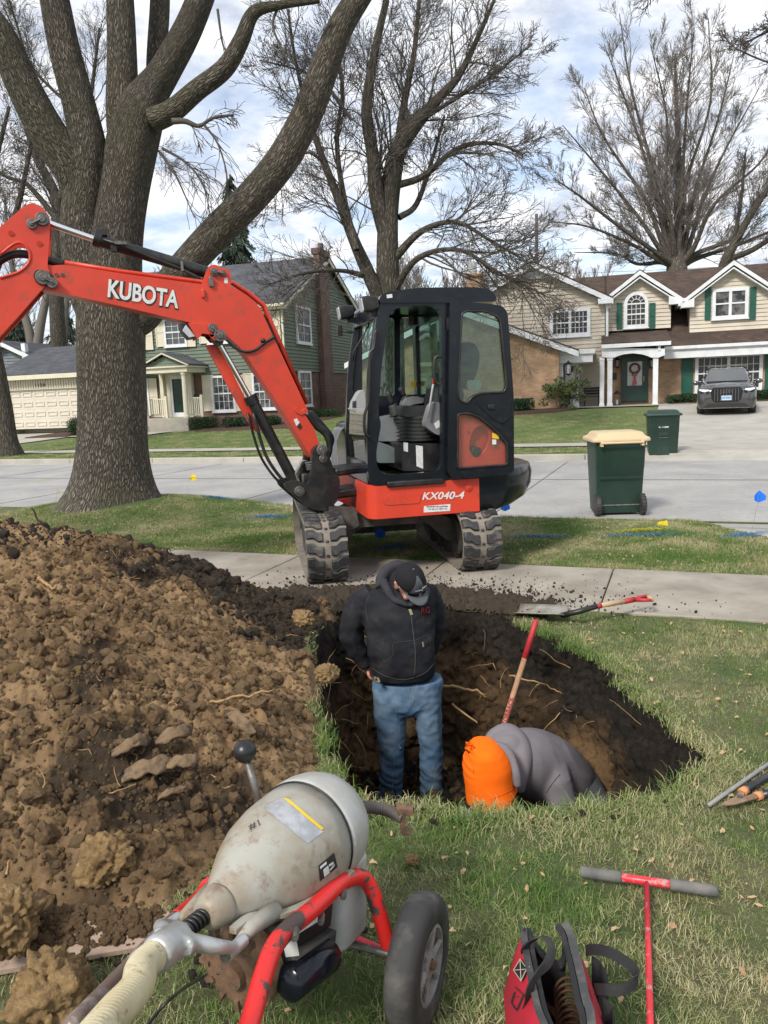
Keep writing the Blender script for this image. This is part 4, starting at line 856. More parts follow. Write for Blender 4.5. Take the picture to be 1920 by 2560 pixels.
mb = MB(); P = [z1(*p) for p in ((1500, 1380), (1550, 1560), (1590, 1660), (1660, 1760), (1720, 1810))]; mb.tube([tuple(bl(p[:2], -.12)) for p in spline(P, 4)], .015, 7); mb.tube([tuple(bl(p[:2], -.02)-Vector((.05, 0, 0))) for p in spline(P, 4)], .012, 7); bpart(mb, 'cylinder_hose', m_blk, bcy, smooth=True)
mb = MB(); P = [z4(*p) for p in ((740, 830), (790, 880), (860, 910), (930, 900), (1000, 850), (1070, 805))]; mb.tube([tuple(bl(p[:2], -Hb-.012)) for p in spline(P, 5)], .012, 7); mb.ball(bl(z4(990, 835), -Hb-.01), .022); bpart(mb, 'lamp_cable', m_blk, boom, smooth=True)
mb = MB(); mb.plate(B([z4(*p) for p in ((1205, 1300), (1225, 1295), (1250, 1325), (1280, 1300), (1300, 1310), (1300, 1335), (1250, 1350), (1215, 1330))], -Hb-.01), [], -Hb-.012, -Hb+.01); bpart(mb, 'clamp_ear', m_red, boom, bevel=.003)
# hoses bulging behind the boom foot
mb = MB()
for k in range(5):
    P = [z4(*p) for p in ((1290+k*6, 1330), (1350+k*12, 1420), (1420+k*10, 1480+k*6), (1450, 1570), (1430, 1650), (1390, 1720))]; mb.tube([tuple(bl(p[:2], -.1+k*.045)) for p in spline(P, 5)], .028, 8)
bpart(mb, 'boom_foot_hoses', m_blk, smooth=True)
# swing post
q = B([z2(*p) for p in ((285, 1050), (310, 1022), (352, 1030), (385, 1100), (405, 1165), (440, 1210), (425, 1330), (372, 1385), (290, 1382), (240, 1350), (140, 1262), (130, 1232), (190, 1215), (262, 1240), (280, 1150))], -.14, .04)
for dy in (-.17, .11): mb = MB(); mb.plate(q, [], dy, dy+.06); bpart(mb, 'swing_post', m_blk, bevel=.014)
mb = MB(); q = B([z2(*p) for p in ((230, 1180), (300, 1180), (425, 1200), (425, 1330), (372, 1380), (290, 1375), (230, 1300))], -.11); mb.plate(q, [], -.11, .11); bpart(mb, 'swing_block', m_blk, bevel=.02)
pin(z2(342, 1052), -.18, .05, .36, name='boom_foot_pin', plate=z2(348, 1098)); pin((748, 1228), -.19, .045, .3, name='cylinder_foot_pin')
mb = MB()
for k in range(4): mb.tube([bl(z2(235+k*8, 1110), -.08+k*.05), bl(z2(200+k*14, 1180), -.09+k*.05), bl(z2(230+k*20, 1290), -.1+k*.06), bl(z2(330, 1330), -.05)], .018, 7)
for k in range(4): mb.cyl(bl(z2(250+k*3, 1125+k*11), -.13), bl(z2(290, 1120+k*12), -.13), .014, n=6)
bpart(mb, 'swing_hoses', m_pin, smooth='auto')
# swing bracket on the body
mb = MB(); c0 = MBF @ bl(z2(400, 1240), 0); mb.beam(c0+Vector((-.02, 0, .12)), (.12, .7, c0.z+.14), .34, .07); mb.beam(c0+Vector((-.02, 0, -.08)), (.12, .7, c0.z-.06), .34, .08)
mb.build('swing_bracket', m_blk, exc, bevel=.02)
# ---------------- undercarriage
UF = Frame((.185, 6.33, 0), 9.5); MU = EX.i @ UF.m
def tpath():
    """closed side profile (y,z) of the belt's outer surface"""
    pts = arc((.27, .285), .265, 90, 270, 16)+[(y, .018) for y in np.linspace(.4, 1.7, 12)]+arc((1.80, .30), .28, -90, 90, 16)+[(1.5, .565), (1.1, .56), (.7, .555), (.45, .55)]
    pts[16] = (.27, .02); return pts
TP = spline(tpath()+[tpath()[0]], 4)[:-1]; TP = np.array(TP); seg = np.hypot(*(np.roll(TP, -1, 0)-TP).T); cum = np.r_[0, np.cumsum(seg)]; TL = cum[-1]
def tp(s):
    s = s % TL; i = min(int(np.searchsorted(cum, s, 'right'))-1, len(TP)-1); f = (s-cum[i])/seg[i]; a, b = TP[i], TP[(i+1) % len(TP)]
    p = a+(b-a)*f; d = (b-a)/seg[i]; 
    return p, d, np.array([-d[1], d[0]])      # position, direction, (one) normal
c0 = TP.mean(0)
def track(cx):
    mb = MB(); n = 150; R = []
    for i in range(n):
        p, d, nn = tp(TL*i/n); nn = nn if np.dot(nn, p-c0) > 0 else -nn
        R.append([Vector((cx+x, p[0]+nn[0]*h, p[1]+nn[1]*h)) for x, h in ((-.175, -.035), (-.175, -.004), (-.15, 0), (.15, 0), (.175, -.004), (.175, -.035))])
    R.append(R[0]); mb.loft(R, cap=False); mb.xf(MU); tr = mb.build('track', m_track, exc, smooth='auto')
    lg = MB(); nl = 40
    def blk(s0, pts, h0, h1, shrink=.86):
        """pts: (x, ds) outline on the belt"""
        base, top = [], []; cxm = sum(p[0] for p in pts)/len(pts); csm = sum(p[1] for p in pts)/len(pts)
        for x, ds in pts:
            p, d, nn = tp(s0+ds); nn = nn if np.dot(nn, p-c0) > 0 else -nn; base.append(Vector((cx+x, p[0]+nn[0]*h0, p[1]+nn[1]*h0)))
            x2, d2 = cxm+(x-cxm)*shrink, csm+(ds-csm)*shrink; p, d, nn = tp(s0+d2); nn = nn if np.dot(nn, p-c0) > 0 else -nn; top.append(Vector((cx+x2, p[0]+nn[0]*h1, p[1]+nn[1]*h1)))
        lg.loft([base, top])
    for i in range(nl):
        s0 = TL*i/nl; P = TL/nl; r = .36*P
        for sg in (-1, 1):
            off = .0 if sg < 0 else P*.0
            blk(s0+off, [(sg*.176, -r-.012), (sg*.176, r-.012), (sg*.115, r-.012), (sg*.075, r+.022), (sg*.028, r+.022), (sg*.028, -r+.022), (sg*.075, -r+.022), (sg*.115, -r-.012)], -.002, .024)
        blk(s0+P*.5, [(-.014, -.012), (.014, -.012), (.014, .012), (-.014, .012)], 0, .012)
    lg.xf(MU); lg.build('track_lugs', m_lug, tr, bevel=.004, seg=1)
    sg = -1 if cx > 0 else 1
    mb = MB(); mb.plate(roundpoly([(.38, .12), (1.7, .12), (1.78, .3), (1.6, .42), (1.2, .47), (.6, .45), (.34, .38)], .06), [], cx-.11, cx+.11, axes='yz'); mb.xf(MU); mb.build('track_frame', m_under, tr, bevel=.015)
    for yy, r, nm in ((.27, .225, 'idler'), (1.80, .235, 'sprocket')):
        mb = MB(); mb.lathe([(.05, -.10), (.05, -.075), (r*.62, -.06), (r*.75, -.085), (r, -.085), (r, .085), (r*.75, .085), (r*.62, .06), (.07, .09), (.07, .12), (.02, .12)], Matrix.Translation((cx, yy, .29)) @ Matrix.Rotation(radians(90*sg*-1), 4, 'Y'), 28); mb.xf(MU); mb.build(nm, m_under, tr, smooth='auto')
    for k in range(4): mb = MB(); mb.lathe([(.03, -.12), (.09, -.11), (.09, -.04), (.06, -.03), (.06, .03), (.09, .04), (.09, .11), (.03, .12)], Matrix.Translation((cx, .6+k*.3, .12)) @ Matrix.Rotation(pi/2, 4, 'Y'), 18); mb.xf(MU); mb.build('roller', m_under, tr, smooth='auto')
track(-.675); track(.675)
mb = MB()
prof = [(-.60, .20), (-.60, .40), (-.36, .50), (-.22, .53), (.22, .53), (.36, .50), (.60, .40), (.60, .20), (.50, .22), (.34, .38), (.2, .41), (-.2, .41), (-.34, .38), (-.50, .22)]
mb.plate(roundpoly(prof, .03), [], .62, .76); mb.plate(roundpoly(prof, .03), [], 1.35, 1.5); mb.box2((-.36, .6, .40), (.36, 1.5, .53)); mb.xf(MU); mb.build('undercarriage_frame', m_under, exc, bevel=.02)
mb = MB(); mb.plate(roundpoly([(-.60, .30), (-.33, .43), (-.36, .60), (-.60, .62)], .02), [], .52, .56); mb.xf(MU); mb.build('frame_guard', m_under, exc, bevel=.01)
mb = MB(); mb.lathe([(.33, .52), (.33, .60), (.30, .60), (.30, .66), (.1, .66)], Matrix.Translation((0, 1.02, 0)), 32); mb.xf(MU); mb.build('swing_bearing', m_under, exc, smooth='auto')
mb = MB(); mb.box2((-.84, 2.18, .05), (.84, 2.22, .38)); mb.box2((-.3, 1.5, .25), (-.2, 2.2, .33)); mb.box2((.2, 1.5, .25), (.3, 2.2, .33)); mb.xf(MU); mb.build('dozer_blade', m_under, exc, bevel=.01)
# ================================================================== HOUSES
def z3(X, Y): return (1150+X/2.1545, 550+Y/2.1545)
m_green = mat('sage_siding', (.135, .17, .125), .7, (.115, .145, .108), 2, .35, .65)
m_cream = mat('cream_siding', (.58, .52, .42), .65, (.47, .41, .33), 1.2, .35, .65)
m_greyside = mat('blue_grey_siding', (.16, .18, .20), .7, (.13, .15, .17), 2)
m_shut = mat('cream_shutter', (.62, .57, .44), .6, (.56, .51, .39), 4)
m_gshut = mat('dark_green_shutter', (.005, .085, .055), .5, (.004, .07, .045), 4)
m_gdoor = mat('dark_green_door', (.008, .045, .03), .35, (.01, .03, .025), 3)
m_brick1 = brick('red_brown_brick', (.17, .085, .06), (.10, .055, .045), (.20, .17, .15))
m_brick2 = brick('tan_brick', (.42, .26, .15), (.31, .19, .11), (.40, .31, .22))
m_roofg = shingle('grey_shingles', (.060, .064, .075), (.085, .09, .10), (.035, .037, .042))
m_roofb = shingle('brown_shingles', (.085, .058, .043), (.055, .036, .028), (.03, .022, .018))
m_conc = mat('porch_concrete', (.36, .33, .28), .9, (.28, .26, .22), 3, bump=.2)
m_curtain = mat('curtain_behind_glass', (.13, .13, .125), .35, (.02, .022, .025), 2.5, .45, .55, spec=.5)
m_blind = mat('blind_behind_glass', (.05, .048, .045), .25, (.02, .02, .02), 3, .4, .6, spec=.5)
def siding(mb, poly, y, step, t=.03, axes='xz'):
    zs = [p[1] for p in poly]; z = min(zs); n = len(poly)
    mk = (lambda a, b, c: Vector((a, b, c))) if axes == 'xz' else (lambda a, b, c: Vector((-b, a, c)))
    while z < max(zs)-.01:
        zm = min(z+step*.5, max(zs)-.002); xs = []
        for i in range(n):
            a, b = poly[i], poly[(i+1) % n]
            if (a[1] > zm) != (b[1] > zm): xs.append(a[0]+(b[0]-a[0])*(zm-a[1])/(b[1]-a[1]))
        xs.sort()
        for i in range(0, len(xs)-1, 2):
            a, b = xs[i], xs[i+1]; zt = min(z+step, max(zs))
            mb.add([mk(a, y, zt), mk(b, y, zt), mk(b, y-t, z+.002), mk(a, y-t, z+.002), mk(b, y, z), mk(a, y, z)], [(0, 1, 2, 3), (3, 2, 4, 5)])
        z += step
    return mb
def window(par, x0, z0, x1, z1, y, fm, nx=3, ny=2, fw=.09, split=True, pm=None, arch=False, m=None, name='window', mull=False, sashes=2):
    """frame + muntins one mesh, pane its child; y = wall plane, window proud of it"""
    if x0 > x1: x0, x1 = x1, x0
    if z0 > z1: z0, z1 = z1, z0
    mb = MB(); w = x1-x0
    if arch: out = [(x0, z0), (x1, z0)]+arc((x0+w/2, z1-w/2), w/2, 0, 180, 16); inn = [(x0+fw, z0+fw), (x1-fw, z0+fw)]+arc((x0+w/2, z1-w/2), w/2-fw, 0, 180, 16)
    else: out = [(x0, z0), (x1, z0), (x1, z1), (x0, z1)]; inn = [(x0+fw, z0+fw), (x1-fw, z0+fw), (x1-fw, z1-fw), (x0+fw, z1-fw)]
    if m is None: m = Matrix.Identity(4)
    mb.plate(out, [inn], y-.09, y-.01)
    yb = y-.055; units = [(x0+fw, x1-fw)]
    if mull: c = (x0+x1)/2; mb.box2((c-.06, y-.088, z0+fw-.01), (c+.06, y-.02, z1-fw+.01)); units = [(x0+fw, c-.06), (c+.06, x1-fw)]
    zt = z1-fw if not arch else z1-w/2
    for a, b in units:
        if split: zm = (z0+fw+zt)/2; mb.box2((a-.01, yb-.02, zm-.03), (b+.01, yb+.02, zm+.03)); rngs = [(z0+fw, zm), (zm, zt)]
        else: rngs = [(z0+fw, zt)]
        for k in range(1, nx): x = a+(b-a)*k/nx; mb.box2((x-.009, yb-.004, z0+fw-.01), (x+.012, yb+.015, zt+.01))
        for r0, r1 in rngs:
            for k in range(1, ny): zz = r0+(r1-r0)*k/ny; mb.box2((a-.01, yb-.006, zz-.009), (b+.01, yb+.013, zz+.009))
    if arch:
        mb.box2((x0+fw-.01, yb-.02, zt-.03), (x1-fw+.01, yb+.02, zt+.03)); c = (x0+x1)/2
        for a in (30, 60, 90, 120, 150): mb.beam((c+.2*cos(radians(a)), yb, zt+.2*sin(radians(a))), (c+(w/2-fw)*cos(radians(a)), yb, zt+(w/2-fw)*sin(radians(a))), .02, .02, up=(0, 1, 0))
        mb.tube([(c+.2*cos(radians(a)), yb, zt+.2*sin(radians(a))) for a in range(0, 181, 20)], .015, 5)
    mb.box2((x0-.04, y-.12, z0-.05), (x1+.04, y-.01, z0-.002)); mb.xf(m)
    o = mb.build(name, fm, par); p = MB(); p.plate(inn, [], y-.035, y-.03); p.xf(m); p.build('pane', pm or dark_glass, o); return o
def shutter(par, x0, z0, x1, z1, y, m, m4=None, slats=True):
    mb = MB(); x0, x1 = min(x0, x1), max(x0, x1); z0, z1 = min(z0, z1), max(z0, z1); zm = (z0+z1)/2; e = .05
    mb.plate([(x0, z0), (x1, z0), (x1, z1), (x0, z1)], [[(x0+e, z0+e), (x1-e, z0+e), (x1-e, zm-e/2), (x0+e, zm-e/2)], [(x0+e, zm+e/2), (x1-e, zm+e/2), (x1-e, z1-e), (x0+e, z1-e)]], y-.07, y-.03)
    mb.box2((x0+.01, y-.05, z0+.01), (x1-.01, y-.035, z1-.01))
    if m4 is not None: mb.xf(m4)
    return mb.build('shutter', m, par)
def slab(mb, a, b, c, d, t):
    """roof slab: quad a b c d thickened downwards"""
    v = [Vector(p) for p in (a, b, c, d)]; mb.add(v+[p-Vector((0, 0, t)) for p in v], [(0, 1, 2, 3), (7, 6, 5, 4), (0, 4, 5, 1), (1, 5, 6, 2), (2, 6, 7, 3), (3, 7, 4, 0)]); return mb
# ---- green house
GHF = Frame(AT(721, 1050, 33.5)*Vector((1, 1, 0)), -16); gh = empty('green_house', GHF.m, 'two-storey sage green house with brick ground floor, cream shutters and dark grey roof', 'house')
gu = lambda p, dy=0: GHF.uz(p[0], p[1], dy)
zg = .35; ze = gu(z4(1150, 555))[1]; zbk = gu(z4(1180, 1040))[1]; xl = gu((232, 900))[0]
yR, zR = GHF.yz(*z4(1405, 268)); 
YD = 2*yR
mb = MB(); mb.box2((xl, 0, zg-1), (0, YD, zbk)); mb.build('ground_floor_wall', m_brick1, gh)
mb = MB(); mb.box2((xl, -.02, zbk), (.02, YD, ze)); mb.plate([(0, ze), (YD, ze), (yR, zR-.15)], [], -.01, .02, axes='yz')
siding(mb, [(xl, zbk), (.02, zbk), (.02, ze), (xl, ze)], -.02, .155, .035)
sw = MB(); siding(sw, [(0, zbk), (YD, zbk), (YD, ze), (yR, zR-.1), (0, ze)], -.02, .155, .035, axes='yz'); sw.v = [(-y if False else x, y, z) for x, y, z in sw.v]
mb.add([(x, y, z) for x, y, z in sw.v], sw.f)
mb.build('siding_wall', m_green, gh)
mb = MB(); e = .45; sl = (zR-ze)/yR
for s0, s1 in ((-e, yR), (YD+e, yR)):
    za = ze-.0-sl*e; zb_ = zR; slab(mb, (xl-.3, s0, za+.12), (.32, s0, za+.12), (.32, s1, zb_+.12), (xl-.3, s1, zb_+.12), .1)
rf_ = mb.build('roof', m_roofg, gh)
mb = MB()
for s0, s1 in ((-e, yR), (YD+e, yR)): mb.beam((.28, s0, ze-sl*e-.06), (.28, s1, zR-.06), .06, .22, up=(0, 0, 1))
mb.box2((xl-.3, -e-.02, ze-sl*e-.14), (.3, -e+.02, ze-sl*e+.03)); mb.box2((xl-.3, -e, ze-sl*e-.16), (.3, 0, ze-sl*e-.13)); mb.box2((xl-.3, -e-.12, ze-sl*e-.06), (.3, -e-.02, ze-sl*e+.05))
mb.box2((-.02, -.12, zg), (.06, -.04, ze-.3)); mb.build('fascia_and_gutter', cream_trim, gh)
# chimney on the side wall
ch = [GHF.yz(*z4(X, 1000), k) for X, k in ((1375, .02), (1474, .3))]; yc0, yc1 = ch[0][0], ch[1][0]; zc = GHF.yz(*z4(1410, 210), .3)[1]
mb = MB(); zs = GHF.yz(*z4(1400, 950), .3)[1]
mb.box2((.02, yc0, zg-1), (.30, yc1+.0, zc-.5)); mb.box2((.02, yc0-.02, zc-.5), (.32, yc1+.02, zc-.28)); mb.box2((-.05, yc0-.07, zc-.28), (.38, yc1+.1, zc)); mb.box2((.1, (yc0+yc1)/2-.15, zc), (.28, (yc0+yc1)/2+.15, zc+.3)); mb.build('chimney', m_brick1, gh)
for cx, dy in ((335, 0), (441, 0), (548, 0), (655, 0)):
    h = (cx-441)*-.075; a = gu((cx-25, 868+h)); b = gu((cx+25, 793+h)); window(gh, a[0], a[1], b[0], b[1], -.05, white, 3, 2, .1, pm=m_curtain if cx != 441 else dark_glass)
    a0, b0 = gu((cx-46, 868+h)), gu((cx-26, 793+h)); shutter(gh, a0[0], a0[1], b0[0], b0[1], -.05, m_shut); a0, b0 = gu((cx+26, 868+h)), gu((cx+46, 793+h)); shutter(gh, a0[0], a0[1], b0[0], b0[1], -.05, m_shut)
for cx, y0, y1 in ((345, 1038, 945), (560, 1030, 937), (662, 1025, 932)):
    a = gu((cx-26, y0)); b = gu((cx+26, y1)); window(gh, a[0], a[1], b[0], b[1], 0, white, 4, 2, .1, pm=m_curtain)
    a0, b0 = gu((cx-48, y0-2)), gu((cx-27, y1)); shutter(gh, a0[0], a0[1], b0[0], b0[1], 0, m_shut); a0, b0 = gu((cx+27, y0-2)), gu((cx+47, y1)); shutter(gh, a0[0], a0[1], b0[0], b0[1], 0, m_shut)
# side windows (built on the wall x = 0)
RX = Matrix.Rotation(pi/2, 4, 'Z')
for (X0, Y0, X1, Y1) in ((1218, 850, 1302, 612), (1238, 1290, 1308, 1045)):
    a, b = GHF.yz(*z4(X0, Y0), .03), GHF.yz(*z4(X1, Y1), .03); window(gh, a[0], a[1], b[0], b[1], -.04, white, 2, 2, .1, m=RX, pm=m_curtain)
# door and porch
a, b = gu(z1(1030, 1405)), gu(z1(1120, 1160)); x0, zf, x1, zt_ = a[0], a[1], b[0], b[1]
mb = MB(); mb.plate([(x0-.22, zf), (x1+.22, zf), (x1+.22, zt_+.25), (x0-.22, zt_+.25)], [[(x0, zf+.02), (x1, zf+.02), (x1, zt_), (x0, zt_)]], -.12, -.01); mb.build('door_surround', cream_trim, gh)
mb = MB(); mb.plate([(x0, zf+.02), (x1, zf+.02), (x1, zt_), (x0, zt_)], [[(x0+.1, zf+.2), (x1-.1, zf+.2), (x1-.1, zt_-.12), (x0+.1, zt_-.12)]], -.10, -.06); d = mb.build('front_door', white, gh)
mb = MB(); mb.box2((x0+.08, -.045, zf+.1), (x1-.08, -.02, zt_-.1)); mb.build('green_door_leaf', m_gdoor, d); mb = MB(); mb.box2((x1-.14, -.13, zf+.95), (x1-.1, -.1, zf+1.15)); mb.build('door_handle', m_yst, d)
pd = -1.5; pl, prr = gu(z1(872, 1445), pd), gu(z1(1110, 1440), pd); zpf = min(zf, pl[1]+.02)
mb = MB(); mb.box2((pl[0]-.15, pd-.2, zg-.6), (prr[0]+.15, 0, zf)); mb.build('porch_slab', m_conc, gh, bevel=.02)
zen = gu(z1(870, 1150), pd)[1]
for p in (pl, prr):
    mb = MB(); mb.lathe([(.14, zf), (.14, zf+.08), (.115, zf+.1), (.095, zen-.12), (.13, zen-.1), (.13, zen)], Matrix.Translation((p[0], pd, 0)), 16); mb.build('porch_column', cream_trim, gh, smooth='auto')
for X in (985, 1150): p = gu(z1(X, 1440), -.15); mb = MB(); mb.box2((p[0]-.09, -.3, zf), (p[0]+.09, -.1, zen)); mb.build('porch_pilaster', cream_trim, gh, bevel=.01)
zt2 = gu(z1(870, 1112), pd)[1]; el, er = gu(z1(828, 1120), pd-.2)[0], gu(z1(1110, 1120), pd-.2)[0]
mb = MB(); mb.box2((el+.1, pd-.15, zen), (er-.05, 0, zt2)); mb.box2((el, pd-.25, zt2-.07), (er+.08, 0, zt2)); mb.build('porch_entablature', cream_trim, gh, bevel=.01)
xm = (el+er)/2+.04; zp = gu(z1(945, 1030), pd-.2)[1]
mb = MB(); mb.plate([(el+.1, zt2), (er, zt2), (xm, zp-.1)], [], pd-.1, pd-.05); siding(mb, [(el+.1, zt2), (er, zt2), (xm, zp-.1)], pd-.1, .12, .02); mb.build('porch_gable', m_green, gh)
mb = MB()
for xe in (el-.02, er+.1): slab(mb, (xe, pd-.27, zt2+.06), (xm, pd-.27, zp+.06), (xm, 0, zp+.06), (xe, 0, zt2+.06), .06)
mb.build('porch_roof', m_roofg, gh)
mb = MB()
for xe in (el-.02, er+.1): mb.beam((xe, pd-.28, zt2+.0), (xm, pd-.28, zp+.0), .05, .11, up=(0, 1, 0))
mb.build('porch_rake', cream_trim, gh)
for (Xa, Xb, Yt, Yb) in ((900, 985, 1325, 1430), (1118, 1195, 1315, 1420)):
    a, b = gu(z1(Xa, Yb), pd*.8), gu(z1(Xb, Yt), pd*.8); a = (a[0], zf+.06); b = (b[0], zf+.85); mb = MB(); yy = pd*.8
    mb.box2((a[0], yy-.03, b[1]-.05), (b[0], yy+.03, b[1])); mb.box2((a[0], yy-.02, a[1]), (b[0], yy+.02, a[1]+.05)); nb = 8
    for k in range(nb+1): x = a[0]+(b[0]-a[0])*k/nb; mb.box2((x-.02, yy-.02, a[1]+.01), (x+.02, yy+.02, b[1]-.01))
    mb.box2((b[0]-.05, yy-.05, zf), (b[0]+.05, yy+.05, b[1]+.1)); mb.build('porch_railing', cream_trim, gh)
a, b = gu(z1(1155, 1308)), gu(z1(1186, 1270)); mb = MB(); mb.box2((a[0], -.15, a[1]), (b[0], 0, b[1])); mb.build('mailbox', m_blk, gh, bevel=.01)
# garage of the green house
gx0, gx1 = gu(z1(22, 1300), -.6)[0], xl+1.6; zge = gu(z1(240, 1160), -.6)[1]; zgd = gu(z1(240, 1238), -.6)[1]; gz0 = gu(z1(100, 1478), -.6)[1]
dx0, dx1 = gu(z1(52, 1300), -.6)[0], gu((262, 1000), -.6)[0]; gx1 = dx1+.5
mb = MB(); mb.box2((gx0, -.6, gz0-.5), (dx0, 6, zge)); mb.box2((dx1, -.6, gz0-.5), (gx1+.6, 6, zge)); mb.box2((dx0, -.6, zgd), (dx1, 6, zge)); mb.box2((dx0, .2, gz0-.5), (dx1, .3, zgd))
mb.build('garage_wall', m_shut, gh)
mb = MB(); x = gx0
while x < gx1: mb.box2((x, -.64, zgd+.02), (x+.10, -.6, zge-.02)); x += .14
mb.box2((gx0, -.63, zgd-.02), (gx1, -.6, zgd+.015)); mb.build('vertical_cladding', m_shut, gh)
gd = MB(); gd.box2((dx0+.02, -.5, gz0), (dx1-.02, -.45, zgd)); rows, cols = 4, 8
for r in range(rows):
    za = gz0+(zgd-gz0)*r/rows; zb2 = gz0+(zgd-gz0)*(r+1)/rows
    gd.box2((dx0+.02, -.505, za+.0), (dx1-.02, -.45, za+.012))
    for c in range(cols):
        xa = dx0+(dx1-dx0)*c/cols; xb = dx0+(dx1-dx0)*(c+1)/cols; gd.plate([(xa+.07, za+.12), (xb-.07, za+.12), (xb-.07, zb2-.12), (xa+.07, zb2-.12)], [[(xa+.12, za+.17), (xb-.12, za+.17), (xb-.12, zb2-.17), (xa+.12, zb2-.17)]], -.53, -.49)
gd.build('garage_door', mat('cream_garage_door', (.62, .57, .47), .5, (.57, .52, .43), 3), gh, bevel=.01)
a = gu(z1(235, 1217), -.66); M4 = Matrix.Translation((a[0], -.655, a[1])) @ Matrix.Rotation(pi/2, 4, 'X'); lettering('1104', .24, m_print, gh, M4, .01, 0, space=1.3, name='house_number')
zgr = gu(z1(300, 1000), 3)[1]; gl = gu(z1(250, 1000), 3)[0]; mb = MB(); o_ = .4
A = [(gx0-o_, -.6-o_, zge), (gx1+2, -.6-o_, zge), (gx1+2, 3, zgr), (gl, 3, zgr), (gx0-o_, 6.4, zge), (gx1+2, 6.4, zge)]
mb.add([(x, y, z+.08) for x, y, z in A]+[(x, y, z-.02) for x, y, z in A], [(0, 1, 2, 3), (0, 3, 4), (4, 3, 2, 5), (6, 7, 8, 9), (0, 6, 7, 1), (0, 4, 10, 6)]); mb.build('garage_roof', m_roofg, gh)
mb = MB(); mb.box2((gx0-o_, -.6-o_-.03, zge-.16), (gx1+1, -.6-o_+.02, zge+.04)); mb.box2((gx0-o_, -1, zge-.05), (gx1, -.6, zge-.02)); mb.build('garage_gutter', cream_trim, gh)
# ---- grey neighbour at the left edge
NF = Frame(AT(90, 980, 52)*Vector((1, 1, 0)), -16); nh = empty('grey_house', NF.m, 'blue-grey sided house with white gable trim seen behind the cream garage', 'house')
p0, p1, p2 = NF.uz(*z1(200, 1050)), NF.uz(*z1(40, 975)), NF.uz(*z1(-180, 1070)); mb = MB(); pl_ = [(p2[0], .4), (p0[0]-.4, .4), (p0[0]-.4, p0[1]-.1), (p1[0], p1[1]-.1), (p2[0], p2[1])]
mb.plate(pl_, [], 0, 8); siding(mb, pl_, 0, .2, .04); mb.build('wall', m_greyside, nh)
mb = MB(); mb.beam((p0[0], -.4, p0[1]), (p1[0], -.4, p1[1]), .25, .3, up=(0, 1, 0)); mb.beam((p1[0], -.4, p1[1]), (p2[0], -.4, p2[1]), .25, .3, up=(0, 1, 0)); mb.box2((p0[0]-.5, -.5, p0[1]-.7), (p0[0]-.2, -.2, p0[1]+.9)); mb.build('rake_trim', white, nh)
mb = MB(); slab(mb, (p0[0]+.1, -.5, p0[1]+.2), (p0[0]+.1, 8, p0[1]+.2), (p1[0], 8, p1[1]+.25), (p1[0], -.5, p1[1]+.25), .1); slab(mb, (p1[0], -.5, p1[1]+.25), (p1[0], 8, p1[1]+.25), (p2[0], 8, p2[1]+.2), (p2[0], -.5, p2[1]+.2), .1); mb.build('roof', m_roofg, nh)
# ---- cream house
CF_ = Frame(AT(1585, 1003, 34.5)*Vector((1, 1, 0)), -16); chs = empty('cream_house', CF_.m, 'cream sided house with tan brick, brown roof, white trim and dark green shutters', 'house')
cu = lambda X, Y, dy=0: CF_.uz(*z3(X, Y), dy)
zb0 = .2; zp_ = cu(940, 985)[1]        # door sill level
eav = cu(1300, 690, -.6)[1]; rdg_y = 4.6; rl = cu(590, 322, rdg_y); rr = cu(1659, 225, rdg_y); zrd = (rl[1]+rr[1])/2
xW0 = cu(645, 900)[0]; xE = 9.5
# main lower wall (brick) with openings covered by proud windows
mb = MB(); mb.box2((cu(775, 800)[0]-2.4, 0, zb0), (xE, 8, eav+.02)); mb.build('brick_wall', m_brick2, chs)
# main roof
xr0 = cu(815, 430)[0]-2.5
def rz(y): return eav+.10+(zrd-eav-.1)*(y+.75)/(rdg_y+.75)
mb = MB(); slab(mb, (cu(780, 680)[0], -.75, rz(-.75)), (xE+.5, -.75, rz(-.75)), (xE+.5, rdg_y, zrd), (cu(780, 680)[0], rdg_y, zrd), .12); slab(mb, (xr0-1.5, rdg_y, zrd), (xE+.5, rdg_y, zrd), (xE+.5, 10.5, eav), (xr0-1.5, 10.5, eav), .12)
slab(mb, (xr0-1.5, 2, rz(2)), (cu(780, 680)[0]+.1, 2, rz(2)), (cu(780, 680)[0]+.1, rdg_y, zrd), (xr0-1.5, rdg_y, zrd), .12)
mb.build('roof', m_roofb, chs)
mb = MB(); gxa = cu(1100, 690, -.7)[0]; mb.box2((gxa, -.80, eav-.05), (xE+.5, -.70, eav+.10)); mb.box2((gxa, -.86, eav+.0), (xE+.5, -.78, eav+.13)); mb.box2((gxa, -.72, eav-.38), (xE+.4, -.05, eav-.30)); mb.box2((gxa, -.3, eav-.36), (xE+.4, -.01, eav-.05)); mb.box2((gxa, -.74, eav-.38), (xE+.5, -.70, eav-.05)); mb.build('eave_gutter', white, chs)
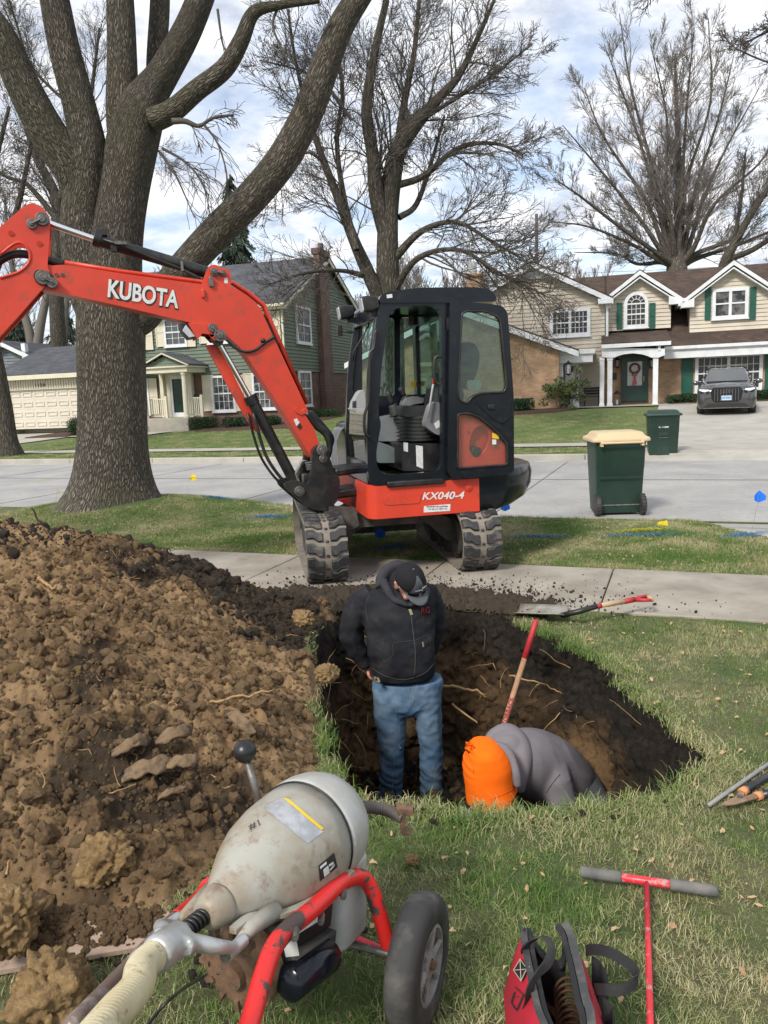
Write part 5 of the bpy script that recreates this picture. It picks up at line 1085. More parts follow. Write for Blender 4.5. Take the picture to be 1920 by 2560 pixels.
# big siding gable at left
gyy = -.4; W = [cu(155, 378, gyy), cu(390, 262, gyy), cu(792, 442, gyy)]; zgb = cu(760, 740, gyy)[1]; xgl = W[0][0]-1.5; s1_ = (W[1][1]-W[2][1])/(W[1][0]-W[2][0]); zl = W[1][1]-abs(s1_)*(W[1][0]-xgl)
xgr = cu(780, 600, gyy)[0]
gp = [(xgl, zb0), (xgr, zb0), (xgr, W[1][1]+s1_*(xgr-W[1][0])), (W[1][0], W[1][1]), (xgl, zl)]
mb = MB(); mb.plate(gp, [], gyy, 8); siding(mb, [(xgl, zgb-.4), (xgr, zgb-.4)]+gp[2:], gyy, .17, .035); mb.build('siding_gable_wall', m_cream, chs)
mb = MB(); xe2 = W[1][0]+(W[2][0]-W[1][0])*1.08
def gz(x): return W[1][1]-abs(s1_)*abs(x-W[1][0])
for xe in (xe2, xgl-.3): slab(mb, (W[1][0], gyy-.4, gz(W[1][0])+.30), (xe, gyy-.4, gz(xe)+.30), (xe, 8, gz(xe)+.30), (W[1][0], 8, gz(W[1][0])+.30), .08)
mb.build('gable_roof', m_roofb, chs)
mb = MB()
for xe in (xe2, xgl-.3): mb.beam((W[1][0], gyy-.42, gz(W[1][0])+.08), (xe, gyy-.42, gz(xe)+.08), .06, .30, up=(0, 1, 0)) if False else mb.plate([(W[1][0], gz(W[1][0])+.22), (xe, gz(xe)+.22), (xe, gz(xe)+.0), (W[1][0], gz(W[1][0])+.0)], [], gyy-.44, gyy-.36)
a = cu(745, 425, gyy-.4); mb.plate([cu(742, 425, gyy-.4), cu(815, 425, gyy-.4), cu(815, 448, gyy-.4), cu(745, 452, gyy-.4)], [], gyy-.46, gyy); d0 = cu(792, 440, gyy-.3)
mb.box2((d0[0]-.05, gyy-.12, cu(790, 655, gyy)[1]), (d0[0]+.06, gyy-.02, d0[1])); mb.build('gable_trim', white, chs)
a, b = cu(484, 635, gyy), cu(703, 470, gyy); window(chs, a[0], a[1], b[0], b[1], gyy-.03, white, 4, 2, .15, mull=True, pm=m_blind)
# louvre at the gable top
mb = MB(); q = [cu(290, 325, gyy), cu(390, 258, gyy), cu(490, 325, gyy)]
for k in range(7):
    f = k/7; za = q[0][1]+(q[1][1]-q[0][1])*f; hw = (q[2][0]-q[0][0])/2*(1-f); mb.beam((q[1][0]-hw, gyy-.06, za), (q[1][0]+hw, gyy-.06, za+.0), .05, .07, up=(0, .5, 1))
mb.build('gable_louvre', white, chs)
# brick garage wing (gable to the street)
wy = -3.2; R0 = CF_.uz(*z3(640, 722), wy); A0 = CF_.uz(*z3(270, 592), wy); sl2 = (A0[1]-R0[1])/(R0[0]-A0[0]); pk = CF_.uz(1142, 780, wy); pkx = pk[0]; pkz = R0[1]+sl2*(R0[0]-pkx); lx = pkx-(R0[0]-pkx)
xb1 = CF_.uz(*z3(534, 800), wy)[0]
mb = MB(); mb.plate([(lx+.6, zb0-.3), (xb1, zb0-.3), (xb1, pkz-sl2*(xb1-pkx)-.1), (pkx, pkz-.1), (lx+.6, pkz-sl2*(pkx-lx-.6)-.1)], [], wy, gyy); mb.build('brick_wing_wall', m_brick2, chs)
mb = MB()
for xe in (R0[0], lx): slab(mb, (pkx, wy-.35, pkz+.22), (xe, wy-.35, R0[1]+.18), (xe, gyy, R0[1]+.18), (pkx, gyy, pkz+.22), .08)
mb.build('wing_roof', m_roofb, chs)
mb = MB()
for xe in (R0[0], lx): mb.plate([(pkx, pkz+.15), (xe, R0[1]+.11), (xe, R0[1]-.12), (pkx, pkz-.12)], [], wy-.38, wy-.3)
mb.build('wing_rake', white, chs)
# side entrance: small portico
a, b = cu(500, 745, -2.6), cu(715, 765, -2.6); mb = MB(); mb.box2((a[0], -2.9, b[1]), (b[0], -.4, a[1]+.2)); mb.box2((a[0]-.1, -3.0, a[1]+.1), (b[0]+.1, -.4, a[1]+.28)); 
p = cu(540, 800, -2.7); mb.box2((p[0]-.12, -2.8, zb0), (p[0]+.12, -2.6, b[1]+.05)); mb.build('side_portico', white, chs, bevel=.01)
a, b = cu(568, 1030, -1.2), cu(642, 770, -1.2); mb = MB(); mb.box2((a[0], -1.25, zb0), (b[0], -1.15, b[1]+.05)); d = mb.build('side_door', white, chs)
mb = MB()
for r in range(2):
    for c_ in range(2): X, Y = 597+c_*12, 795+r*14; p = cu(X, Y, -1.26); mb.box2((p[0]-.07, -1.27, p[1]-.07), (p[0]+.07, -1.25, p[1]+.07))
mb.build('door_lights', dark_glass, d); mb = MB(); p = cu(633, 860, -1.26); mb.box((p[0], -1.3, p[1]), (.06, .06, .25)); mb.build('door_handle', m_blk, d)
def wall_lamp(X, Y, dy, par, k=1.0):
    p = cu(X, Y, dy); mb = MB(); T_ = Matrix.Translation((p[0], dy-.12, p[1])) @ Matrix.Scale(k, 4)
    mb.lathe([(.02, .30), (.04, .24), (.13, .18), (.14, .16)], T_, 8); mb.lathe([(.08, -.16), (.10, -.14), (.02, -.2)], T_, 8); mb.box((p[0], dy-.03, p[1]), (.1, .06, .25))
    for a in range(0, 360, 60): mb.beam(T_ @ Vector((.13*cos(radians(a)), .13*sin(radians(a)), .16)), T_ @ Vector((.09*cos(radians(a)), .09*sin(radians(a)), -.15)), .014, .014)
    l = mb.build('wall_lamp', m_blk, par); mb = MB(); mb.lathe([(.07, -.13), (.10, .15)], T_, 8); mb.build('lamp_glass', m_lamp, l)
wall_lamp(584, 805, -2.75, chs, 1.3); wall_lamp(846, 775, 0, chs); wall_lamp(1032, 775, 0, chs)
# porch: columns, arched beam, small roof
py = -1.7; zc_t = cu(800, 742, py)[1]
for X0, X1 in ((752, 776), (793, 821), (1036, 1068)):
    a, b = cu(X0, 1008, py), cu(X1, 742, py); xm_, hw = (a[0]+b[0])/2, (b[0]-a[0])/2; mb = MB(); mb.box2((xm_-hw, py-hw, zb0), (xm_+hw, py+hw, zc_t+.02)); mb.box2((xm_-hw*1.2, py-hw*1.2, a[1]), (xm_+hw*1.2, py+hw*1.2, a[1]+.15)); mb.box2((xm_-hw*1.2, py-hw*1.2, zc_t-.12), (xm_+hw*1.2, py+hw*1.2, zc_t-.02)); mb.build('porch_column', white, chs, bevel=.012)
P = [cu(765, 692, py), cu(1102, 692, py), cu(1102, 728, py), cu(1066, 742, py)]; am = [cu(1030, 742, py)]+[cu(X, Y, py) for X, Y in ((1010, 733), (980, 724), (930, 718), (880, 724), (850, 733), (830, 742))]+[cu(793, 742, py), cu(765, 738, py)]
mb = MB(); mb.plate([(p[0], p[1]) for p in P+am], [], py-.16, py+.12); g0 = cu(762, 692, py-.3); g1 = cu(1137, 665, py-.3); mb.box2((g0[0], py-.32, g0[1]), (g1[0], py-.1, g0[1]+.16)); mb.box2((g1[0]-.5, py-.2, g0[1]-.2), (g1[0]-.4, 0, g0[1]+.15)); mb.build('porch_beam', white, chs)
mb = MB(); zt3 = cu(900, 603, .15)[1]; slab(mb, (g0[0], py-.3, g0[1]+.22), (g1[0], py-.3, g0[1]+.22), (g1[0], .2, zt3), (g0[0], .2, zt3), .08); mb.build('porch_roof', m_roofb, chs)
mb = MB(); mb.box2((cu(640, 1015, py)[0], py-.3, zb0-.2), (cu(1072, 1010, py)[0], -.0, zp_-.06)); mb.build('porch_slab', m_conc, chs, bevel=.02)
# front door
a, b = cu(880, 982), cu(1002, 738); x0, x1 = a[0], b[0]; mb = MB(); mb.plate([(x0-.1, a[1]), (x1+.1, a[1]), (x1+.1, b[1]+.1), (x0-.1, b[1]+.1)], [[(x0, a[1]+.02), (x1, a[1]+.02), (x1, b[1]), (x0, b[1])]], -.1, -.01); mb.build('door_frame', m_gdoor, chs)
mb = MB(); mb.plate([(x0, a[1]+.04), (x1, a[1]+.04), (x1, b[1]), (x0, b[1])], [[(x0+.16, a[1]+.3), (x1-.16, a[1]+.3), (x1-.16, b[1]-.15), (x0+.16, b[1]-.15)]], -.08, -.03); d = mb.build('front_door', m_gdoor, chs)
xc_ = (x0+x1)/2; zc_ = cu(940, 800)[1]; mb = MB(); mb.box2((x0+.1, -.05, a[1]+.2), (x1-.1, -.04, b[1]-.1)); mb.build('door_glass', m_gdoor, d)
mb = MB(); mb.plate(rrect(xc_-.36, zc_-.75, xc_+.36, zc_+.3, .1), [], -.065, -.05); mb.build('etched_pane', m_lamp, d)
mb = MB(); mb.loft([[Vector((xc_+(.20+.05*cos(b_))*cos(t), -.14+.05*sin(b_), zc_+(.20+.05*cos(b_))*sin(t))) for b_ in np.linspace(0, 2*pi, 8, endpoint=False)] for t in np.linspace(0, 2*pi, 25)], cap=False); w_ = mb.build('wreath', mat('wreath_twigs', (.10, .06, .035), .9, (.2, .12, .07), 30, bump=1), d)
mb = MB(); mb.ball((xc_, -.17, zc_-.27), (.12, .05, .08)); mb.plate([(xc_-.12, zc_-.75), (xc_-.02, zc_-.3), (xc_+.02, zc_-.3), (xc_+.10, zc_-.7)], [], -.14, -.13); mb.build('wreath_bow', mat('pink_bow', (.45, .12, .10), .7), w_)
mb = MB(); p = cu(989, 855); mb.box((p[0], -.12, p[1]), (.03, .05, .22)); mb.build('door_handle', m_yst, d, bevel=.01)
a, b = cu(666, 920), cu(738, 772); window(chs, a[0], a[1], b[0], b[1], 0, white, 2, 2, .1, pm=m_blind)
mb = MB(); p = cu(832, 840); mb.box((p[0], -.06, p[1]), (.18, .12, .3)); mb.build('mailbox', m_blk, chs, bevel=.01)
# big front windows, shutters
a, b = cu(1262, 930), cu(1632, 712); window(chs, a[0], a[1], b[0], b[1], 0, white, 5, 2, .14, mull=True, pm=m_blind)
wh = b[0]-a[0]
for X0, X1 in ((1190, 1257), (1638, 1705)): p, q = cu(X0, 928), cu(X1, 718); shutter(chs, p[0], a[1]-.02, q[0], b[1]+.02, 0, m_gshut)
# dormers
def dormer(Xl, Xr, Ypk, Yev, Ybot, Xpk):
    dy = .12; L_, R_ = cu(Xl, Yev, dy), cu(Xr, Yev, dy); pk = cu(Xpk, Ypk, dy); bot = cu(Xl, Ybot, dy)[1]; zev = (L_[1]+R_[1])/2; xm = (L_[0]+R_[0])/2; s = (pk[1]-zev)/((R_[0]-L_[0])/2)
    pts = [(L_[0], bot), (R_[0], bot), (R_[0], zev), (xm, pk[1]), (L_[0], zev)]
    mb = MB(); mb.plate(pts, [], dy, 5.5); siding(mb, pts, dy, .17, .035); mb.build('dormer_wall', m_cream, chs)
    mb = MB(); o_ = .42
    for sg in (-1, 1): xe = xm+sg*((R_[0]-L_[0])/2+o_); ze_ = zev-s*o_; slab(mb, (xm, dy-.4, pk[1]+.26), (xe, dy-.4, ze_+.26), (xe, 4.5, ze_+.26), (xm, 4.5, pk[1]+.26), .06)
    mb.build('dormer_roof', m_roofb, chs)
    mb = MB()
    for sg in (-1, 1):
        xe = xm+sg*((R_[0]-L_[0])/2+o_); ze_ = zev-s*o_; mb.plate([(xm, pk[1]+.2), (xe, ze_+.2), (xe, ze_+.03), (xm, pk[1]+.02)], [], dy-.44, dy-.36); mb.plate([(xm, pk[1]-.06), (xe, ze_-.04), (xe, ze_-.1), (xm, pk[1]-.12)], [], dy-.40, dy-.04)
        xi = xm+sg*((R_[0]-L_[0])/2-.12); mb.plate([(xe, ze_-.06), (xi, ze_-.06), (xi, ze_+.1+s*.3), (xe, ze_+.12)], [], dy-.46, dy-.0); mb.box2((min(xe, xe+sg*.1), dy-.5, ze_+.02), (max(xe, xe+sg*.1), 1.5, ze_+.16))
    mb.build('dormer_trim', white, chs)
dormer(797, 1137, 305, 425, 600, 950); dormer(1240, 1690, 252, 412, 628, 1465)
dy = .12
a, b = cu(882, 585, dy), cu(1015, 383, dy); window(chs, a[0], a[1], b[0], b[1], dy-.03, white, 4, 2, .14, arch=True, pm=m_blind)
for X0, X1 in ((843, 875), (1018, 1052)): p, q = cu(X0, 588, dy), cu(X1, 446, dy); shutter(chs, p[0], p[1], q[0], q[1], dy-.02, m_gshut)
a, b = cu(1355, 538, dy), cu(1555, 360, dy); window(chs, a[0], a[1], b[0], b[1], dy-.03, white, 1, 1, .14, mull=True, pm=m_curtain)
for X0, X1 in ((1316, 1352), (1556, 1596)): p, q = cu(X0, 538, dy), cu(X1, 360, dy); shutter(chs, p[0], p[1], q[0], q[1], dy-.02, m_gshut)
# chimney of the cream house
a, b = cu(36, 420, 4), cu(108, 300, 4); mb = MB(); mb.box2((a[0], 4, a[1]-2), (b[0], 4.8, b[1])); mb.box2((a[0]-.1, 3.9, b[1]), (b[0]+.1, 4.9, b[1]+.15)); c_ = mb.build('chimney', m_brick2, chs); mb = MB(); p = cu(68, 280, 4.4); mb.cyl((p[0], 4.4, b[1]+.1), (p[0], 4.4, b[1]+.75), .22, n=14); mb.build('chimney_pot', m_lgrey, c_)
# things on the porch
a, b = CF_.uz(*z3(665, 1000), -.8), CF_.uz(*z3(752, 938), -.8); be = empty('porch_bench', CF_.m @ Matrix.Translation(((a[0]+b[0])/2, -.8, zp_-.06)), 'dark slatted bench on the porch of the cream house', 'bench'); hw = (b[0]-a[0])/2
m_bench = mat('dark_bench_wood', (.03, .02, .018), .5); mb = MB()
for k in range(4): mb.box((0, -.2+k*.12, .42), (2*hw, .09, .03))
mb.build('seat', m_bench, be); mb = MB()
for k in range(3): mb.box((0, .25, .55+k*.12), (2*hw, .03, .08))
mb.build('backrest', m_bench, be)
for sx in (-1, 1):
    for yy, h in ((-.2, .42), (.23, .85)): mb = MB(); mb.box((sx*(hw-.05), yy, h/2), (.05, .05, h)); mb.build('leg', m_bench, be)
p = CF_.uz(*z3(846, 1000), -1.2); le = empty('floor_lantern', CF_.m @ Matrix.Translation((p[0], -1.0, zp_-.06)), 'black metal lantern standing beside the dark green front door', 'lantern')
mb = MB(); mb.box((0, 0, .02), (.28, .28, .04)); mb.box((0, 0, .5), (.28, .28, .03))
for sx in (-1, 1):
    for sy in (-1, 1): mb.box((sx*.12, sy*.12, .26), (.02, .02, .46))
mb.loft([[Vector((x*k, y*k, z)) for x, y in ((-.15, -.15), (.15, -.15), (.15, .15), (-.15, .15))] for z, k in ((.51, 1), (.62, .35), (.66, .3))]); mb.tube([(-.06, 0, .66), (-.05, 0, .75), (0, 0, .78), (.05, 0, .75), (.06, 0, .66)], .008, 5); mb.build('frame', m_blk, le)
mb = MB(); mb.cyl((0, 0, .04), (0, 0, .25), .05); mb.build('candle', m_sticker, le)
# ---- utility pole
up = AT(1341, 535, 62); m_pole = mat('weathered_pole', (.16, .14, .12), .9, (.10, .09, .08), 5)
U = empty('utility_pole', Vector((up.x, up.y, .4)), 'weathered wooden utility pole rising behind the cream house', 'utility pole'); H_ = up.z-.4
mb = MB(); mb.cyl((0, 0, 0), (0, 0, H_), .17, .12, 10); mb.build('pole', m_pole, U, smooth='auto')
mb = MB(); mb.beam((-.5, 0, H_-2.9), (-.1, 0, H_-3.6), .12, .12); mb.beam((.6, 0, H_-3.0), (.1, 0, H_-3.7), .12, .12); mb.cyl((-.55, 0, H_-3.0), (-.55, 0, H_-2.4), .09, .06, 8); mb.cyl((.6, 0, H_-3.0), (.6, 0, H_-2.5), .09, .06, 8); mb.build('insulator_bracket', m_blk, U)
for k, (dz, name) in enumerate(((-.1, 'upper'), (-2.4, 'middle'), (-4.3, 'lower'), (-6.0, 'bottom'))):
    mb = MB(); P = []
    for i in range(41):
        f = i/40*2-1; P.append((up.x+f*60*cos(STREET+.05), up.y+f*60*sin(STREET+.05)+2, up.z+dz-1.4*(1-f*f)*.0-.9*sin(pi*abs(f)) - 0*f))
    mb.tube(P, .012 if k < 3 else .02, 4); tag(mb.build('power_line', m_blk), '%s power line strung from the pole behind the cream house' % {'upper': 'topmost', 'middle': 'second highest', 'lower': 'third highest', 'bottom': 'lowest and thickest'}[name], 'power line', 'power lines behind the houses')
# ================================================================== bins
m_bin = mat('dark_green_plastic', (.010, .032, .022), .45, (.016, .042, .03), 5, bump=.05, bscale=120, bdist=.001); m_lid = mat('tan_lid_plastic', (.60, .46, .27), .5, (.55, .42, .25), 4, bump=.05, bscale=100)
def binbody(root, w0, w1, d0, d1, h, hl):
    """tapered cart body standing from z=.0 to h; lid above; handle side = +y"""
    mb = MB(); R = []
    for z, k in ((.03, 0), (.05, .05), (h*.32, .36), (h*.62, .68), (h*.63, .74), (h*.95, 1), (h*.951, 1.06), (h, 1.06)):
        w = w0+(w1-w0)*k; d = d0+(d1-d0)*k; R.append([Vector((x, y, z)) for x, y in rrect(-w/2, -d/2, w/2, d/2, .05, 4)])
    mb.loft(R); return mb
def trash_bin(name, loc, rot, label, lidm, w0, w1, h, wheels_front, front):
    r = empty(name, Matrix.Translation(loc) @ Matrix.Rotation(rot, 4, 'Z'), label, 'trash bin'); d0, d1 = w0*.82, w1*1.0
    binbody(r, w0, w1, d0, d1, h, 0).build('body', m_bin, r, bevel=.006)
    mb = MB(); hl = .09; W_, D_ = w1/2*1.16, d1/2*1.14
    mb.loft([[Vector((x*k*W_, y*k2*D_, z)) for x, y in rrect(-1, -1, 1, 1, .16, 4)] for z, k, k2 in ((h-.01, 1, 1), (h+.02, 1.0, 1.0), (h+.04, .97, .97), (h+.055, .86, .88), (h+.10, .78, .80), (h+.112, .70, .72))])
    lid = mb.build('lid', lidm, r, bevel=.008, seg=3)
    sgn = -1 if wheels_front else 1
    mb = MB(); mb.cyl((-w1*.42, sgn*(D_+.03), h-.02), (w1*.42, sgn*(D_+.03), h-.02), .016, n=10)
    for sx in (-1, 1): mb.box((sx*w1*.40, sgn*(D_-.02), h-.03), (.035, .11, .07))
    mb.build('handle', m_bin if not wheels_front else lidm, r, bevel=.005)
    if wheels_front:
        mb = MB(); mb.cyl((-w0/2-.03, sgn*d0*.52, .135), (w0/2+.03, sgn*d0*.52, .135), .012, n=8); mb.build('axle', m_pin, r)
        for sx in (-1, 1):
            mb = MB(); mb.lathe([(.03, -.035), (.115, -.035), (.135, -.025), (.14, 0), (.135, .025), (.115, .035), (.03, .035)], Matrix.Translation((sx*(w0/2+.0), sgn*d0*.55, .14)) @ Matrix.Rotation(pi/2, 4, 'Y'), 24)
            for k in range(20): a = 2*pi*k/20; mb.box((sx*(w0/2), sgn*d0*.55+.138*cos(a), .14+.138*sin(a)), (.06, .012, .012), Matrix.Rotation(a, 3, 'X'))
            mb.build('wheel', black_rub, r, smooth='auto')
        mb = MB(); mb.plate(roundpoly([(-.09, .14), (.09, .14), (.07, .24), (-.07, .24)], .015), [], sgn*(d0/2+.012), sgn*(d0/2-.03)); mb.build('foot_recess', m_print, r)
        mb = MB(); mb.box((0, sgn*(w1*.5-.0), h*.52), (w1*.86, .012, .01)); mb.build('moulded_rib', m_bin, r)
    else:
        ff = -d1/2
        mb = MB(); mb.plate(roundpoly([(-.10, h*.30), (.10, h*.30), (.14, .06), (-.14, .06)], .02), [], -(d0/2+.03), -(d0/2-.05)); mb.build('lift_pocket', m_bin, r, bevel=.008); mb = MB(); mb.box((0, -(d0*.5+.045), h*.6), (.2, .03, .12)); mb.build('lift_block', m_bin, r, bevel=.008)
        mb = MB(); mb.box((0, -(d0*.5+.05), h*.5), (.2, .03, .015)); mb.build('lift_bar', m_pin, r)
        mb = MB()
        for k in range(9): mb.box((-w1*.4+k*w1*.1, -(d1/2+.02), h*.91), (.012, .05, .07))
        mb.build('rim_ribs', m_bin, r)
        M4 = Matrix.Translation((0, -(d0/2+.075), h*.74)) @ Matrix.Rotation(pi/2-.08, 4, 'X'); lettering('G 71000', .06, m_sticker, r, M4, .003, .001)
    return r
p = G(*z3(870, 1592), -.1); p.z = -.1
trash_bin('trash_bin', p+Vector((.0, .28, 0)), radians(-4), 'dark green wheeled bin with a tan lid standing at the near edge of the road', m_lid, .575, .64, .98, True, -1)
p = G(*z3(1115, 1283), -.07); p.z = -.1
trash_bin('trash_bin', p+Vector((0, .3, .0)), radians(-16), 'all dark green wheeled bin standing across the road beside the driveway', m_bin, .60, .67, .98, False, 1)
# ================================================================== car
m_car = mat('grey_car_paint', (.075, .078, .08), .2, (.07, .072, .075), 2, metal=.5, coat=1); m_cblk = mat('gloss_black_trim', (.008, .008, .009), .2); m_cpl = mat('matt_black_trim', (.012, .012, .012), .6)
m_wind = mat('windscreen_glass', (.02, .025, .03), .04, spec=1, coat=1); m_hl = mat('headlight_lens', (.85, .88, .92), .1, (.5, .5, .52), 30, .5, .7, coat=1)
cl, crr = z3(1280, 1040), z3(1590, 1035); cpy = CF_.o.y-8.2
cc_ = AT((cl[0]+crr[0])/2, 1000, 25.6); s__, t__ = xy2st(cc_.x, cc_.y); gz_ = float(far_z(s__, t__))+.045
car = empty('parked_car', Matrix.Translation((cc_.x, cc_.y, gz_)) @ Matrix.Rotation(radians(-24), 4, 'Z'), 'grey compact SUV with roof rails parked nose-out on the right-hand driveway', 'car')
# body: cross-sections along y (front at y=0, rear at +4.48)
def sec(y, w, zbot, ztop, wt, rz=.12, bulge=0): 
    h = ztop-zbot; return [Vector(p) for p in ((-w*.46, y, zbot), (-w/2, y, zbot+.12), (-w/2-bulge, y, zbot+h*.45), (-w/2, y, zbot+h*.75), (-wt/2, y, ztop-.03), (-wt*.40, y, ztop), (0, y, ztop+.025), (wt*.40, y, ztop), (wt/2, y, ztop-.03), (w/2, y, zbot+h*.75), (w/2+bulge, y, zbot+h*.45), (w/2, y, zbot+.12), (w*.46, y, zbot))]
mb = MB(); mb.loft([sec(-.02, 1.40, .30, .80, 1.30), sec(.03, 1.62, .24, .90, 1.46), sec(.14, 1.78, .22, .96, 1.56), sec(.5, 1.85, .22, 1.02, 1.62), sec(1.15, 1.85, .25, 1.09, 1.66), sec(2.2, 1.85, .25, 1.10, 1.70), sec(3.6, 1.85, .25, 1.12, 1.70), sec(4.3, 1.78, .28, 1.10, 1.62), sec(4.46, 1.6, .4, 1.0, 1.5)])
mb.build('body', m_car, car, bevel=.02, seg=2, angle=50).data.shade_smooth()
mb = MB(); cab_ = [(1.12, 1.08, 1.50), (1.95, 1.55, 1.22), (2.3, 1.60, 1.20), (3.3, 1.60, 1.20), (3.95, 1.52, 1.15), (4.35, 1.08, 1.45)]
mb.loft([[Vector((-w/2-.06*(1 if z > 1.2 else .2), y, 1.02)), Vector((-w/2-.0, y, z-.06)), Vector((-w/2+.1, y, z)), Vector((w/2-.1, y, z)), Vector((w/2, y, z-.06)), Vector((w/2+.06*(1 if z > 1.2 else .2), y, 1.02))] for y, z, w in cab_]); mb.build('cabin', m_car, car, bevel=.02).data.shade_smooth()
mb = MB(); mb.add([Vector(p) for p in ((-.69, 1.17, 1.12), (.69, 1.17, 1.12), (.56, 1.86, 1.53), (-.56, 1.86, 1.53))], [(0, 1, 2, 3)]); mb.v = [(x, y-.012, z+.015) for x, y, z in mb.v]; mb.build('windscreen', m_wind, car)
mb = MB()
for sx in (-1, 1): mb.add([Vector(p) for p in ((sx*.80, 1.55, 1.12), (sx*.80, 3.9, 1.14), (sx*.63, 3.6, 1.52), (sx*.635, 2.05, 1.52))], [(0, 1, 2, 3)])
mb.v = [(x*1.04, y, z) for x, y, z in mb.v]; mb.build('side_windows', m_wind, car)
mb = MB(); mb.plate(roundpoly([(-.42, .92), (.42, .92), (.50, .80), (.44, .52), (.36, .44), (-.36, .44), (-.44, .52), (-.50, .80)], .03), [], -.045, .05); g = mb.build('grille', m_cblk, car, bevel=.01)
mb = MB()
for k in range(9): x = -.36+k*.09; mb.box((x, -.052, .68), (.014, .02, .40))
mb.build('grille_slats', m_pin, g)
mb = MB()
for k in range(4): mb.loft([[Vector((-.105+k*.07+(.045+.007*cos(b_))*cos(t), -.065+.007*sin(b_), .80+(.045+.007*cos(b_))*sin(t))) for b_ in np.linspace(0, 2*pi, 6, endpoint=False)] for t in np.linspace(0, 2*pi, 21)], cap=False)
mb.build('ring_emblem', m_pin, g)
for sx in (-1, 1):
    mb = MB(); mb.plate(roundpoly([(sx*.52, .80), (sx*.54, .88), (sx*.86, .90), (sx*.88, .84), (sx*.80, .74), (sx*.56, .72)], .02), [], 0, .2); mb.v = [(x, y-.045+.30*max(0, abs(x)-.5)**1.3, z) for x, y, z in mb.v]; hl = mb.build('headlight', m_cblk, car, bevel=.008)
    mb = MB(); mb.plate(roundpoly([(sx*.54, .82), (sx*.55, .87), (sx*.85, .89), (sx*.86, .85), (sx*.70, .79)], .015), [], -.02, .0); mb.v = [(x, y-.03+.30*max(0, abs(x)-.5)**1.3, z) for x, y, z in mb.v]; mb.build('light_strip', m_hl, hl)
    mb = MB(); mb.plate(roundpoly([(sx*.60, .60), (sx*.84, .64), (sx*.84, .42), (sx*.62, .40)], .03), [], 0, .2); mb.v = [(x, y-.02+.35*max(0, abs(x)-.55)**1.3, z) for x, y, z in mb.v]; mb.build('air_intake', m_cpl, car)
    mb = MB(); mb.ball((sx*1.01, 1.35, 1.10), (.13, .07, .085)); mb.box((sx*.9, 1.36, 1.06), (.14, .05, .03)); mb.build('wing_mirror', m_car, car, True)
    mb = MB(); mb.tube([(sx*.60, 2.0, 1.60), (sx*.62, 2.3, 1.66), (sx*.62, 3.4, 1.66), (sx*.58, 3.8, 1.60)], .02, 8); mb.build('roof_rail', m_pin, car, True)
    for yy in (.85, 3.5):
        mb = MB(); mb.lathe([(.20, -.12), (.32, -.12), (.345, -.08), (.345, .08), (.32, .12), (.20, .12)], Matrix.Translation((sx*.80, yy, .345)) @ Matrix.Rotation(pi/2, 4, 'Y'), 28); wh_ = mb.build('wheel', black_rub, car, smooth='auto')
        mb = MB()
        for k in range(5): a = 2*pi*k/5; mb.beam((sx*.90, yy, .345), (sx*.91, yy+.2*cos(a), .345+.2*sin(a)), .05, .05, up=(1, 0, 0))
        mb.cyl((sx*.86, yy, .345), (sx*.92, yy, .345), .05); mb.build('rim', m_pin, wh_)
mb = MB(); mb.box((0, 2.15, 1.67), (1.3, .04, .02)); mb.box((0, 3.2, 1.67), (1.3, .04, .02)); mb.build('roof_crossbars', m_pin, car)
mb = MB(); mb.plate(roundpoly([(-.55, .40), (.55, .40), (.70, .26), (-.70, .26)], .03), [], -.03, .05); mb.build('lower_bumper', m_cpl, car, bevel=.01); mb = MB(); mb.box((0, -.06, .245), (1.45, .05, .025)); mb.build('bumper_trim', m_pin, car, bevel=.006)
mb = MB(); mb.plate(rrect(-.155, .50, .155, .655, .01), [], -.075, -.06); pl_ = mb.build('number_plate', mat('pale_blue_plate', (.5, .58, .66), .5, (.3, .45, .65), 8), car)
lettering('CW 34317', .085, mat('plate_blue', (.03, .05, .25), .5), pl_, Matrix.Translation((0, -.077, .575)) @ Matrix.Rotation(pi/2, 4, 'X'), .003, .001)
# ================================================================== shrubs
def leafcloud(blobs, n, size, seed, elong=2.2, shell=.55):
    r = np.random.default_rng(seed); vol = np.array([b[3]*b[4]*b[5] for b in blobs]); pk = r.choice(len(blobs), n, p=vol/vol.sum()); B = np.array(blobs)[pk]
    d = r.normal(size=(n, 3)); d /= np.linalg.norm(d, axis=1)[:, None]; rad = (shell+(1-shell)*r.random(n))[:, None]*(1+.18*vnoise(d[:, 0]*3+pk, d[:, 2]*3, seed))[:, None]
    P = B[:, :3]+d*rad*B[:, 3:6]; a = r.normal(size=(n, 3)); a /= np.linalg.norm(a, axis=1)[:, None]; a = a*.8+d*.5; a /= np.linalg.norm(a, axis=1)[:, None]
    b = np.cross(a, r.normal(size=(n, 3))); b /= np.linalg.norm(b, axis=1)[:, None]; s = size*r.uniform(.6, 1.3, n)[:, None]
    V = np.stack([P-a*s*elong/2, P+b*s*.4, P+a*s*elong/2, P-b*s*.4], 1).reshape(-1, 3); return V
def leafmesh(name, V):
    me = bpy.data.meshes.new(name); n = len(V)//4; me.vertices.add(len(V)); me.vertices.foreach_set('co', V.ravel().astype(np.float32)); me.loops.add(4*n); me.loops.foreach_set('vertex_index', np.arange(4*n, dtype=np.int32)); me.polygons.add(n); me.polygons.foreach_set('loop_start', np.arange(0, 4*n, 4, dtype=np.int32)); me.update(calc_edges=True); return me
m_yew = blade_mat('yew_leaf', [(0, (.010, .028, .012)), (.5, (.022, .05, .018)), (1, (.04, .07, .03))], .5)
m_rhod = blade_mat('rhododendron_leaf', [(0, (.04, .07, .02)), (.5, (.09, .12, .045)), (1, (.16, .16, .07))], .5)
